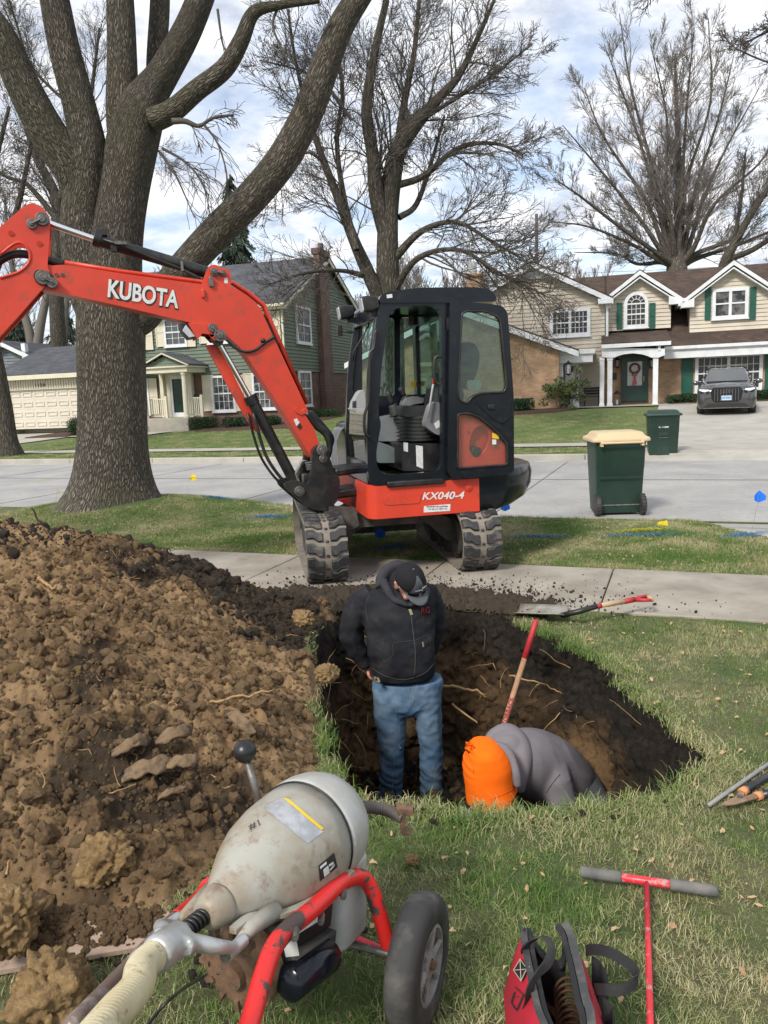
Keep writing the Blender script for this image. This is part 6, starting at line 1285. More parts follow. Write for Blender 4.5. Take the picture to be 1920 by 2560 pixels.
m_spruce = blade_mat('spruce_needle', [(0, (.035, .05, .035)), (.6, (.06, .08, .06)), (1, (.09, .11, .085))], .8)
m_stem = mat('shrub_stem', (.10, .07, .045), .9, (.06, .04, .03), 20)
def shrub(name, base, blobs, n, size, m, label, cat, group=None, seed=1, stems=6, h=.5):
    r = empty(name, base, label, cat, group); V = leafcloud(blobs, n, size, seed); link('foliage', leafmesh('foliage', V), m, r)
    mb = MB(); rr_ = random.Random(seed)
    for k in range(stems):
        b = rr_.choice(blobs); e = Vector(b[:3])+Vector((rr_.uniform(-.5, .5)*b[3], rr_.uniform(-.5, .5)*b[4], rr_.uniform(0, .5)*b[5])); s = Vector((b[0]*.4+rr_.uniform(-.1, .1), rr_.uniform(-.1, .1), -.05)); mid = (s+e)/2+Vector((rr_.uniform(-.1, .1), 0, .05)); mb.tube([s, mid, e], [.02, .014, .006], 5)
    mb.build('stems', m_stem, r); return r
def at_house(F_, px, py, dy): u, z = F_.uz(px, py, dy); p = F_.m @ Vector((u, dy, 0)); s, t = xy2st(p.x, p.y); p.z = float(far_z(s, t)); return p
def hedge_at(F_, xa, xb, ytop, dy, label, g, seed, n=2600, m=None, sz=.035, ybase=None):
    pa, pb = at_house(F_, xa, 1040, dy), at_house(F_, xb, 1040, dy); w = (pb-pa).length; c = (pa+pb)/2; h = F_.uz((xa+xb)/2, ytop, dy)[1]-c.z
    bl_ = [(w*f, 0, h*.5, w*.28, .5, h*.52) for f in (-.24, 0, .24)]
    rr = random.Random(seed); bl_ += [(w*rr.uniform(-.38, .38), rr.uniform(-.3, .2), h*rr.uniform(.5, .75), w*.14, .3, h*.25) for _ in range(4)]
    return shrub('yew_bush', c, bl_, n, sz, m or m_yew, label, 'bush', g, seed)
gp_ = 'clipped evergreen bushes by the houses'
for xa, xb, yt, F_, dy, lab in ((475, 540, 1041, GHF, -1.4, 'round dark bush just right of the small gabled porch'), (556, 620, 1041, GHF, -1.2, 'dark bush under the lower window behind the boom cylinder'), (770, 852, 1022, GHF, 2.0, 'large dark bush below the brick chimney'), (660, 700, 1038, GHF, -1, 'small dark bush at the brick corner behind the boom foot'),
                             (170, 205, 1042, GHF, -2.2, 'small dark bush between the cream garage door and the big trunk'), (358, 372, 1052, GHF, -1.4, 'small dark bush just left of the small gabled porch')):
    hedge_at(F_, xa, xb, yt, dy, lab, gp_, int(xa))
hedge_at(CF_, 1278, 1337, 993, -4.2, 'clipped square hedge in front of the tan brick wing wall', gp_, 3, 4500)
hedge_at(CF_, *[z3(X, 0)[0] for X in (1103, 1290)], 984, -1.6, 'low flat yew between the porch and the parked car', gp_, 4, 4500)
hedge_at(CF_, *[z3(X, 0)[0] for X in (1560, 1720)], 973, -1.6, 'low dark hedge behind the parked car at the frame edge', gp_, 5, 4500)
a = at_house(CF_, *z3(560, 1060), -4.0); rb = random.Random(8); bl_ = []
for k in range(34): 
    X, Y = rb.gauss(565, 62), rb.gauss(910, 58); u, z = CF_.uz(*z3(X, Y), -4); p = CF_.m @ Vector((u, -4+rb.uniform(-.4, .5), z))-a; bl_.append((p.x, p.y, p.z, .22, .22, .2))
shrub('rhododendron', a, bl_, 3600, .055, m_rhod, 'tall loose olive-leaved shrub in front of the white side entrance', 'shrub', None, 9, 26)
# mulch beds
m_mulch = mat('brown_mulch', (.05, .028, .018), .95, (.08, .045, .03), 12, bump=1, bscale=40, bdist=.03)
def bed(F_, pts, name='mulch_bed'):
    mb = MB(); P = []
    for u, dy in pts: p = F_.m @ Vector((u, dy, 0)); s, t = xy2st(p.x, p.y); P.append(Vector((p.x, p.y, float(far_z(s, t))+.05)))
    c = sum(P, Vector())/len(P); mb.v = [tuple(c+Vector((0, 0, .06)))]+[tuple(p-Vector((0, 0, .12))) for p in P]+[tuple(c+(p-c)*.85+Vector((0, 0, .03))) for p in P]; n = len(P)
    for i in range(n): j = (i+1) % n; mb.f += [(0, 1+n+i, 1+n+j), (1+n+i, 1+i, 1+j, 1+n+j)]
    tag(mb.build(name, m_mulch), kind='structure')
bed(GHF, [(-3.7, -2.4), (1, -2.4), (2, 2.6), (1.0, 5), (.3, 0), (-3.7, -.2)]); bed(CF_, [(CF_.uz(1262, 1000, -4)[0], -5.6), (CF_.uz(1400, 1000, -4)[0], -5.0), (CF_.uz(1445, 1000, -4)[0], -4.2), (CF_.uz(1420, 1000, -3.2)[0], -3.3), (CF_.uz(1262, 1000, -3)[0], -3.3)]); bed(CF_, [(CF_.uz(*z3(1075, 1000), -2)[0], -2.6), (8, -2.8), (8, -.1), (CF_.uz(*z3(1075, 1000), -2)[0], -.1)])
bed(GHF, [(gu((145, 1000))[0], -2.8), (gu((260, 1000))[0], -2.8), (gu((260, 1000))[0], -.5), (gu((165, 1000))[0], -.8)])
# green house drive and walks
_p = [xy2st(*(GHF.m @ Vector((dx0-.2, -.6, 0)))[:2]), xy2st(*(GHF.m @ Vector((dx1+.2, -.6, 0)))[:2])]
sheet('garage_driveway', [[(_p[0][0]-2.2, 18.2), (_p[0][0]-1.5, 21), _p[0]], [(_p[1][0]-2.4, 18.2), (_p[1][0]-2.0, 21), _p[1]]], m_walk2, .035, 20)
_q = [xy2st(*(GHF.m @ Vector((pl[0]-.2, pd-.2, 0)))[:2]), xy2st(*(GHF.m @ Vector((prr[0]-.2, pd-.2, 0)))[:2])]
sheet('garden_path', [[(_p[1][0]-.6, _p[1][1]-2.2), (_q[0][0], _q[0][1]-1.6), (_q[1][0]-.6, _q[1][1]-1.3)], [(_p[1][0]-.6, _p[1][1]-1.0), (_q[0][0], _q[0][1]-.4), (_q[1][0]-.2, _q[1][1]-.2)]], m_walk2, .05, 8)
_w = [xy2st(*(CF_.m @ Vector((cu(X, 1020, py)[0], py-1.7 if i else py-.3, 0)))[:2]) for i in (0, 1) for X in (560, 1100)]
sheet('entrance_path', [[_w[2], _w[3], (_w[3][0]+.9, _w[3][1]-.3)], [_w[0], _w[1], (_w[1][0]+.9, _w[1][1])]], m_walk2, .05, 10)
# ================================================================== TREES
def bark(name, c1, c2, c3=None, sc=1.0, bump=1.0, dist=.03):
    m = bpy.data.materials.new(name); m.use_nodes = True; nt = m.node_tree; L = nt.links.new; b = nt.nodes['Principled BSDF']; b.inputs['Roughness'].default_value = .95; b.inputs['Specular IOR Level'].default_value = .2
    uv = N(nt, 'ShaderNodeUVMap'); mp = N(nt, 'ShaderNodeMapping'); L(uv.outputs[0], mp.inputs[0]); mp.inputs['Scale'].default_value = (1, .16, 1)
    wn = N(nt, 'ShaderNodeTexNoise', i_Scale=9*sc, i_Detail=3); L(mp.outputs[0], wn.inputs[0]); ad = N(nt, 'ShaderNodeVectorMath', operation='MULTIPLY_ADD'); L(wn.outputs[1], ad.inputs[0]); ad.inputs[1].default_value = (.10/sc, .10/sc, 0); L(mp.outputs[0], ad.inputs[2])
    v = N(nt, 'ShaderNodeTexVoronoi', feature='DISTANCE_TO_EDGE', i_Scale=26*sc); L(ad.outputs[0], v.inputs[0])
    r = N(nt, 'ShaderNodeMapRange', i_1=.0, i_2=.28); L(v.outputs[0], r.inputs[0])
    n = N(nt, 'ShaderNodeTexNoise', i_Scale=60*sc, i_Detail=6); L(mp.outputs[0], n.inputs[0]); h = N(nt, 'ShaderNodeMath', operation='MULTIPLY_ADD', i_1=.35); L(n.outputs[0], h.inputs[0]); L(r.outputs[0], h.inputs[2])
    mx = N(nt, 'ShaderNodeMix', data_type='RGBA'); L(r.outputs[0], mx.inputs[0]); mx.inputs[6].default_value = srgb(c2); mx.inputs[7].default_value = srgb(c1); last = mx.outputs[2]
    if c3 is not None:
        tc = N(nt, 'ShaderNodeTexCoord'); g = N(nt, 'ShaderNodeTexNoise', i_Scale=1.1, i_Detail=8, i_Roughness=.65); L(tc.outputs['Object'], g.inputs[0]); q = N(nt, 'ShaderNodeMapRange', i_1=.46, i_2=.64, i_4=.75); L(g.outputs[0], q.inputs[0])
        m2 = N(nt, 'ShaderNodeMix', data_type='RGBA'); L(q.outputs[0], m2.inputs[0]); L(last, m2.inputs[6]); m2.inputs[7].default_value = srgb(c3); last = m2.outputs[2]
    L(last, b.inputs['Base Color']); bp = N(nt, 'ShaderNodeBump', i_Strength=bump, i_Distance=dist); L(h.outputs[0], bp.inputs['Height']); L(bp.outputs[0], b.inputs['Normal']); return m
m_bark = bark('furrowed_bark', (.21, .185, .15), (.06, .05, .04), (.10, .095, .06), 2.2, .9, .035)
m_bark2 = bark('street_tree_bark', (.13, .115, .095), (.045, .038, .03), (.05, .048, .035), .8, .8, .03)
m_twig = mat('dark_branch', (.065, .055, .047), .95, (.11, .096, .08), 3)
m_fartwig = mat('grey_branch', (.15, .13, .115), .95, (.20, .175, .155), 1)
m_tanbark = bark('tan_grey_bark', (.17, .15, .125), (.07, .06, .05), None, .8, .8, .03)
def tubes(name, polys, m, parent=None):
    """fast: polys = list of (pts Nx3, radii N, sides)"""
    VV, FF, UU, base = [], [], [], 0
    for pts, rad, n in polys:
        pts = np.asarray(pts, float); k = len(pts); rad = np.asarray(rad, float)
        T = np.empty_like(pts); T[1:-1] = pts[2:]-pts[:-2]; T[0] = pts[1]-pts[0]; T[-1] = pts[-1]-pts[-2]; T /= np.linalg.norm(T, axis=1)[:, None]+1e-9
        ref = np.array([0, 1., 0]) if abs(T[0][1]) < .8 else np.array([1., 0, 0]); x = ref-T*(T@ref)[:, None]; x /= np.linalg.norm(x, axis=1)[:, None]+1e-9; y = np.cross(T, x)
        a = np.arange(n)*2*pi/n; ring = pts[:, None]+x[:, None]*(np.cos(a)[None, :, None]*rad[:, None, None])+y[:, None]*(np.sin(a)[None, :, None]*rad[:, None, None])
        VV.append(ring.reshape(-1, 3)); i = np.arange(k*n).reshape(k, n)+base; j = np.roll(i, -1, 1); FF.append(np.stack([i[:-1], j[:-1], j[1:], i[1:]], -1).reshape(-1, 4)); base += k*n
        ln = np.r_[0, np.cumsum(np.linalg.norm(np.diff(pts, axis=0), axis=1))]; R0 = max(rad.mean(), .001); u0 = np.arange(n)*2*pi*R0/n; u1 = (np.arange(n)+1)*2*pi*R0/n
        A = np.stack([np.stack(np.broadcast_arrays(u0[None], ln[:-1, None]), -1), np.stack(np.broadcast_arrays(u1[None], ln[:-1, None]), -1), np.stack(np.broadcast_arrays(u1[None], ln[1:, None]), -1), np.stack(np.broadcast_arrays(u0[None], ln[1:, None]), -1)], 2); UU.append(A.reshape(-1, 2))
    V = np.concatenate(VV); F = np.concatenate(FF); U = np.concatenate(UU); me = bpy.data.meshes.new(name)
    me.vertices.add(len(V)); me.vertices.foreach_set('co', V.ravel().astype(np.float32)); me.loops.add(F.size); me.loops.foreach_set('vertex_index', F.ravel().astype(np.int32)); me.polygons.add(len(F)); me.polygons.foreach_set('loop_start', np.arange(0, F.size, 4, dtype=np.int32)); me.update(calc_edges=True)
    uv = me.uv_layers.new(name='UVMap'); uv.data.foreach_set('uv', U.ravel().astype(np.float32)); me.shade_smooth(); return link(name, me, m, parent)
def grow(out, p, d, L_, r, lev, rg, up=.12, rmin=.006, nchild=(9, 7, 6, 4), spread=.75, ratio=.6, wig=.16):
    n = 7 if lev > 1 else 5 if lev == 1 else 4; pts = [p]; dd = d
    for i in range(n):
        dd = dd+rg.normal(0, wig, 3)+np.array([0, 0, up]); dd /= np.linalg.norm(dd); pts.append(pts[-1]+dd*L_/n)
    pts = np.array(pts); rad = np.maximum(r*(1-np.linspace(0, .85, n+1)), rmin); out.append((pts, rad, 6 if r > .05 else 4 if r > .015 else 3))
    if lev > 0:
        for _ in range(nchild[len(nchild)-lev]):
            child(out, pts, rad, L_, lev, rg, up, rmin, nchild, spread, ratio, wig)
def child(out, pts, rad, L_, lev, rg, up, rmin, nchild, spread, ratio, wig, t0=.2):
    t = rg.uniform(t0, .97); k = t*(len(pts)-1); i = int(k); f = k-i; q = pts[i]*(1-f)+pts[i+1]*f; d = pts[i+1]-pts[i]; d /= np.linalg.norm(d)
    s = rg.normal(size=3); s -= d*(s@d); s /= np.linalg.norm(s); a = rg.uniform(.45, 1.1)*spread; nd = d*cos(a)+s*sin(a); l = L_*ratio*rg.uniform(.6, 1.15)*(1.05-.55*t); rr = max(rad[i]*.62, rmin)
    rr = min(rr, max(rmin, l*.0125)); grow(out, q, nd, l, rr, lev-1, rg, up, rmin, nchild, spread, ratio, wig)
def traced(lst, Y, base, dy=None):
    """limb from display points (a, b, width in display px); depth Y (number or list)"""
    n = len(lst); P = []
    for i, (a, b, w) in enumerate(lst):
        y = Y if not isinstance(Y, (list, tuple)) else Y[0]+(Y[1]-Y[0])*i/(n-1); p = AD(a, b, y); cd = (p-Vector((0, 0, CH))).dot(-(CM @ Vector((0, 0, 1)))*-1*-1) if False else abs((CM.transposed() @ (p-Vector((0, 0, CH)))).z)
        P.append((p.x-base.x, p.y-base.y, p.z-base.z, w*DK/CF*cd/2))
    S = np.array(spline(P, 6)); return S[:, :3], np.maximum(S[:, 3], .004)
def limb_tree(name, base, limbs, m, mt, label, seed, lev=3, nch=14, childL=.5, parent_name='trunk', group=None, sides=24, **kw):
    r = empty(name, base, label, 'tree', group); rg = np.random.default_rng(seed); tr, cr_ = [], []
    for li in limbs:
        lst, Y = li[0], li[1]; opt = li[2] if len(li) > 2 else {}
        pts, rad = traced(lst, Y, base); big = rad.max() > .08 or opt.get('trunk')
        (tr if big else cr_).append((pts, rad, sides if big else 8))
        Ln = np.linalg.norm(np.diff(pts, axis=0), axis=1).sum(); n = opt.get('n', nch)
        for _ in range(n): child(cr_, pts, np.minimum(rad, .12), Ln*opt.get('cl', childL), opt.get('lev', lev), rg, kw.get('up', .1), kw.get('rmin', .006), kw.get('nchild', (7, 6, 5)), kw.get('spread', .8), kw.get('ratio', .66), kw.get('wig', .16), opt.get('t0', .25))
        if opt.get('ext'):      # goes on above the picture
            d = pts[-1]-pts[-3]; d /= np.linalg.norm(d); e = []; grow(e, pts[-1], d, opt['ext'], rad[-1], 2, rg, .05, .008, (6, 5), .8, .6, .1); tr.append(e[0]) if big else cr_.append(e[0]); cr_ += e[1:]
    if tr: tubes('trunk', tr, m, r)
    if cr_: tubes('crown', cr_, mt, r)
    return r
T0 = Vector((TREE.x, TREE.y, 0)); ty = TREE.y
big = limb_tree('street_tree', T0, [
    ([(238, 1140, 260), (237, 1092, 215), (238, 1066, 182), (240, 1030, 160), (243, 960, 147), (243, 860, 143), (240, 760, 143), (240, 690, 143), (240, 620, 135), (245, 560, 120), (256, 480, 108), (270, 400, 104), (286, 310, 108), (305, 240, 100), (325, 200, 78), (352, 160, 66), (400, 75, 60), (432, 0, 56), (460, -80, 50)], ty, {'n': 0, 'ext': 4}),
    ([(222, 700, 90), (200, 620, 105), (180, 520, 95), (180, 440, 88), (185, 380, 84), (190, 320, 78), (172, 230, 70), (140, 110, 66), (118, 0, 62), (100, -90, 55)], [ty, ty-.2], {'n': 0, 'ext': 4}),
    ([(190, 470, 70), (165, 380, 84), (105, 290, 80), (50, 185, 72), (5, 85, 66), (-55, 0, 58)], [ty, ty-.5], {'n': 0, 'ext': 4}),
    ([(272, 330, 70), (265, 240, 70), (264, 150, 64), (262, 60, 60), (258, -40, 56)], [ty, ty+.1], {'n': 0, 'ext': 4}),
    ([(235, 720, 60), (300, 690, 70), (345, 640, 66), (400, 575, 66), (470, 500, 70), (545, 425, 68), (610, 345, 68), (662, 250, 66), (700, 150, 62), (735, 60, 56), (790, -30, 50)], [ty+.1, ty-.3], {'n': 0, 'ext': 4}),
    ([(330, 260, 50), (372, 240, 46), (425, 195, 42), (485, 148, 40), (520, 90, 35), (548, 28, 28), (600, 12, 18), (690, 0, 13)], [ty-.2, ty-.6], {'n': 0, 'trunk': 1}),
    ([(335, 250, 40), (338, 130, 42), (345, 20, 42), (346, -60, 40)], [ty+.5, ty+.6], {'n': 0, 'ext': 3}),
    ([(372, 262, 14), (400, 262, 12), (430, 272, 9), (460, 255, 7), (505, 248, 5)], ty-.4, {'n': 16, 'cl': 1.0, 'lev': 2}),
    ([(440, 268, 6), (470, 310, 4), (490, 380, 3), (480, 430, 2)], ty-.4, {'n': 14, 'cl': .9, 'lev': 1}),
    ([(350, 320, 6), (400, 350, 5), (440, 400, 3), (455, 480, 2)], ty-.3, {'n': 16, 'cl': .9, 'lev': 2}),
    ([(600, 15, 7), (590, 60, 5), (620, 130, 4), (650, 220, 2)], ty-.5, {'n': 16, 'cl': .6, 'lev': 2}),
    ([(470, 20, 6), (480, 90, 4), (492, 120, 3)], ty-.3, {'n': 8, 'cl': .9, 'lev': 1}),
    ([(345, 330, 5), (380, 380, 4), (420, 470, 2)], ty-.3, {'n': 14, 'cl': .9, 'lev': 1})],
    m_bark, m_twig, 'massive furrowed old tree with spreading limbs on the parkway behind the digger arm', 3, up=-.10, rmin=.0042, nchild=(6, 5, 4), wig=.22, spread=.7)
for o in big.children:
    if o.name.startswith('trunk'):
        P = np.empty(len(o.data.vertices)*3); o.data.vertices.foreach_get('co', P); P = P.reshape(-1, 3); nr = np.array([v.normal[:] for v in o.data.vertices]); k = np.clip(1.2-P[:, 2], 0, 1.2)**2*.14
        an = np.arctan2(P[:, 1], P[:, 0]); P += nr*(k*(.35+.65*np.sin(an*3+1.1)))[:, None]*np.array([1, 1, 0]); o.data.vertices.foreach_set('co', P.ravel()); o.data.update()
yM = 27.; bM = AD(845, 905, yM); bM.z = .25
mid = limb_tree('bare_tree', bM, [
    ([(845, 905, 62), (845, 700, 54), (838, 590, 50), (838, 480, 44), (845, 400, 42), (860, 325, 38), (905, 260, 30), (945, 215, 22), (990, 165, 16), (1035, 75, 10), (1068, 0, 7)], yM, {'trunk': 1, 'n': 34, 'cl': .45, 't0': .3}),
    ([(858, 335, 20), (872, 230, 16), (895, 110, 11), (905, 0, 8)], [yM, yM+1], {'n': 26, 'cl': .7}),
    ([(840, 520, 40), (815, 430, 34), (806, 340, 28), (792, 240, 24), (808, 120, 18), (835, 0, 14)], [yM, yM-1], {'trunk': 1, 'n': 26, 'cl': .6}),
    ([(842, 700, 30), (800, 600, 30), (765, 520, 24), (735, 440, 20), (700, 350, 15), (672, 270, 11), (640, 140, 7), (622, 20, 5)], [yM, yM-2], {'trunk': 1, 'n': 34, 'cl': .5}),
    ([(770, 540, 14), (740, 410, 12), (728, 300, 10), (740, 180, 7), (715, 60, 5)], [yM-1, yM+1], {'n': 22, 'cl': .6}),
    ([(860, 400, 16), (915, 380, 14), (990, 320, 11), (1070, 310, 7), (1130, 335, 4)], [yM, yM-1], {'n': 28, 'cl': .8}),
    ([(905, 262, 12), (980, 215, 9), (1060, 165, 6), (1150, 95, 3)], [yM, yM-1], {'n': 24, 'cl': .7}),
    ([(862, 470, 14), (900, 440, 12), (935, 340, 8), (960, 250, 5)], [yM, yM+1], {'n': 20, 'cl': .8}),
    ([(850, 560, 20), (910, 500, 14), (985, 480, 10), (1060, 520, 7), (1130, 560, 4)], [yM, yM-3], {'n': 28, 'cl': .8}),
    ([(845, 640, 16), (900, 560, 13), (990, 540, 9), (1080, 590, 6), (1180, 640, 3)], [yM, yM-4], {'n': 26, 'cl': .8}),
    ([(800, 600, 14), (740, 585, 9), (660, 590, 6), (580, 615, 3)], [yM, yM-4], {'n': 22, 'cl': .8}),
    ([(700, 350, 8), (660, 330, 6), (610, 380, 4), (560, 460, 2)], [yM-1, yM-2], {'n': 20, 'cl': .8}),
    ([(760, 260, 8), (700, 180, 7), (640, 150, 5), (560, 130, 3)], [yM-1, yM-2], {'n': 20, 'cl': .8})],
    m_bark2, m_twig, 'tall bare tree rising behind the excavator cab, with an old nest in its fork', 5, up=.03, rmin=.0068, nchild=(9, 7, 6), sides=12, wig=.17)
nb = AD(866, 335, yM); mb = MB(); rr_ = random.Random(3)
for k in range(160):
    a = rr_.uniform(0, 2*pi); q = Vector((rr_.gauss(0, .18), rr_.gauss(0, .18), rr_.gauss(0, .28))); d = Vector((cos(a), sin(a), rr_.gauss(0, .7)))*.17; mb.tube([nb+q-d, nb+q+d], .010, 3)
tag(mb.build('birds_nest', m_twig), 'dark bundle of twigs lodged in the fork of the tall bare tree', 'nest')
yR_ = 50.; bR = AD(1462, 640, yR_); bR.z = .6
rl_ = [([(1462, 660, 52), (1462, 575, 42), (1462, 520, 22), (1468, 400, 14), (1462, 250, 9), (1458, 120, 4)], yR_, {'trunk': 1, 'n': 34, 'cl': .5, 't0': .4})]
for k, (a, b) in enumerate(((1195, 385), (1215, 270), (1262, 190), (1305, 95), (1338, 30), (1405, 95), (1500, 60), (1530, 40), (1585, 120), (1640, 190), (1700, 260), (1740, 380), (1760, 460), (1190, 480), (1240, 545))):
    dx = a-1462; dyb = 590-b; w = 11 if k not in (13, 14) else 10
    rl_.append(([(1462+dx*.04, 572, w+7), (1462+dx*.16, 572-dyb*.12, w), (1462+dx*.42+((k*37) % 41-20), 572-dyb*.36+((k*53) % 31-15), w*.68), (1462+dx*.70+((k*29) % 51-25), 572-dyb*.66+((k*17) % 31-15), w*.42), (a, b, w*.14)], [yR_, yR_+(k % 5-2)*1.5], {'trunk': k % 2 == 0, 'n': 23, 'cl': .46, 't0': .22}))
limb_tree('bare_tree', bR, rl_, m_tanbark, m_fartwig, 'broad fan-shaped bare tree rising behind the brown roof of the cream house', 8, up=.05, rmin=.0095, nchild=(8, 7, 7), sides=10, wig=.12, spread=.65)
yS = 44.; bS = AD(1575, 640, yS); bS.z = .6
limb_tree('bare_tree', bS, [([(1560, 660, 26), (1562, 580, 22), (1590, 520, 18), (1630, 450, 14), (1680, 380, 8), (1740, 300, 5)], yS, {'trunk': 1, 'n': 34, 'cl': .5}), ([(1575, 560, 14), (1625, 540, 12), (1690, 500, 8), (1750, 470, 4)], yS, {'n': 26, 'cl': .6}), ([(1580, 540, 10), (1600, 440, 7), (1610, 330, 4)], yS, {'n': 22, 'cl': .5})],
    m_bark2, m_twig, 'smaller leaning bare tree right of the fan-shaped one above the big dormer', 9, up=.05, rmin=.010, nchild=(6, 5, 4), sides=10)
# out-of-frame tree at the right whose twigs reach into the top corner
yQ = 15.; bQ = Vector((11.5, 15, 0))
limb_tree('bare_tree', bQ, [([(2250, 1180, 90), (2180, 600, 70), (2150, 200, 50), (2120, -100, 40)], yQ, {'trunk': 1, 'n': 10, 'cl': .3}), ([(2160, 300, 30), (1950, 140, 20), (1780, 90, 12), (1690, 60, 7), (1605, 95, 3)], yQ, {'n': 40, 'cl': .22, 't0': .5}), ([(1800, 95, 10), (1700, 140, 6), (1600, 110, 3), (1560, 75, 2)], yQ, {'n': 30, 'cl': .35, 'lev': 2}), ([(2130, 0, 20), (1900, -60, 12), (1600, -60, 6), (1420, -30, 3), (1405, 10, 2)], yQ, {'n': 22, 'cl': .14, 'lev': 2, 't0': .55})],
    m_bark2, m_twig, 'bare tree whose twigs hang into the upper right corner of the picture', 12, up=0, rmin=.005, nchild=(5, 5, 4), sides=12)
# leaning trunk at the left edge, beyond the road
pL = GD(18, 984, .03)
limb_tree('leaning_tree', Vector((pL.x, pL.y, 0)), [([(20, 1000, 84), (21, 984, 62), (14, 950, 46), (4, 870, 40), (-12, 780, 36), (-32, 680, 32), (-50, 560, 26)], pL.y, {'trunk': 1, 'n': 10, 'cl': .4, 't0': .75, 'ext': 3}), ([(-40, 650, 20), (0, 560, 16), (40, 440, 12), (70, 300, 8)], pL.y, {'n': 24, 'cl': .5}), ([(-45, 600, 16), (-20, 400, 12), (20, 230, 7)], pL.y, {'n': 24, 'cl': .5})],
    m_bark2, m_twig, 'leaning grey trunk at the far left beyond the road', 14, up=.05, rmin=.008, nchild=(6, 5, 4), sides=16)
yL = 47.; bL = AD(135, 760, yL); bL.z = .5
limb_tree('bare_tree', bL, [([(130, 800, 34), (122, 640, 30), (128, 520, 26), (118, 420, 22), (75, 330, 16), (40, 200, 10)], yL, {'trunk': 1, 'n': 30, 'cl': .5}), ([(122, 440, 18), (180, 330, 12), (200, 180, 8), (215, 60, 5)], yL, {'n': 30, 'cl': .6}), ([(120, 470, 14), (60, 400, 10), (10, 380, 7), (-50, 330, 4)], yL, {'n': 26, 'cl': .7}), ([(90, 350, 12), (80, 220, 9), (50, 100, 6), (20, 0, 4)], yL, {'n': 30, 'cl': .6}), ([(150, 400, 10), (230, 330, 7), (330, 320, 4), (370, 360, 2)], yL, {'n': 22, 'cl': .6}), ([(190, 260, 8), (110, 190, 7), (60, 130, 5), (10, 20, 3)], yL, {'n': 26, 'cl': .6})],
    m_bark2, m_twig, 'dense dark bare tree behind the cream garage, seen left of the massive trunk', 15, up=.03, rmin=.008, nchild=(7, 6, 5), sides=10)
# grey trunks behind the garage
for k, (lst, lab) in enumerate((([(72, 800, 22), (64, 720, 20), (40, 640, 15), (20, 540, 9), (10, 420, 5)], 'pale grey trunk leaning left above the garage roof'), ([(74, 800, 22), (88, 700, 20), (104, 620, 15), (110, 520, 9), (120, 400, 5)], 'pale grey trunk leaning right above the garage roof'), ([(132, 800, 22), (138, 700, 18), (146, 600, 12), (130, 480, 7)], 'thin pale trunk beside the massive trunk above the garage roof'))):
    b = AD(lst[0][0], 800, 56); b.z = .6; limb_tree('bare_tree', b, [(lst, 56, {'trunk': 1, 'n': 36, 'cl': .5, 't0': .3})], mat('pale_bark', (.16, .145, .125), .95), m_fartwig, lab, 20+k, up=.08, rmin=.013, nchild=(6, 5, 4), sides=8)
# conifers: whorls of drooping boughs covered in needle sprays
def conifer(base, H, R, label, seed, n=16000, group=None):
    r = empty('spruce', base, label, 'tree', group); rg = np.random.default_rng(seed); mb = MB(); mb.cyl((0, 0, 0), (0, 0, H*.98), R*.10, .03, 8); mb.build('trunk', m_bark2, r, smooth='auto')
    nb = 230; t = rg.random(nb)**.8; z = H*(.06+.93*t); a = rg.uniform(0, 2*pi, nb); l = R*(1-t)**.8*rg.uniform(.65, 1.1, nb)+.15; per = n//nb; P = []
    for i in range(nb):
        f = rg.random(per)**.6; w = .16*l[i]*(1-f*.6); q = np.c_[np.cos(a[i])*l[i]*f, np.sin(a[i])*l[i]*f, z[i]-l[i]*(.25*f+.22*f*f)]+rg.normal(size=(per, 3))*np.c_[w, w, w*.5]; q[:, 2] -= np.abs(rg.normal(0, .10*l[i]+.05, per)); P.append(q)
    P = np.concatenate(P); m = len(P); s = rg.uniform(.12, .34, m)[:, None]*R/3; d = np.c_[P[:, 0], P[:, 1], np.zeros(m)]; d /= np.linalg.norm(d, axis=1)[:, None]+1e-6; d = d*.6+np.array([0, 0, -.8])+rg.normal(0, .25, (m, 3)); b_ = np.cross(d, rg.normal(size=(m, 3))); b_ /= np.linalg.norm(b_, axis=1)[:, None]+1e-9
    V = np.stack([P-d*s*.6, P+b_*s*.16, P+d*s*.7, P-b_*s*.16], 1).reshape(-1, 3); link('foliage', leafmesh('foliage', V), m_spruce, r); return r
top = AD(497, 376, 60); b = Vector((top.x, top.y, .5)); conifer(b, top.z-.5, 3.3, 'tall grey-green spruce rising behind the green house', 1, 30000)
for k, (a, bb, Y, R, lab) in enumerate(((128, 640, 64, 3.2, 'dark evergreen between the pale trunks behind the garage'), (30, 668, 66, 3.4, 'dark evergreen at the far left above the neighbouring roof'))):
    top = AD(a, bb, Y); conifer(Vector((top.x, top.y, .5)), top.z-.5, R, lab, 5+k, 12000)
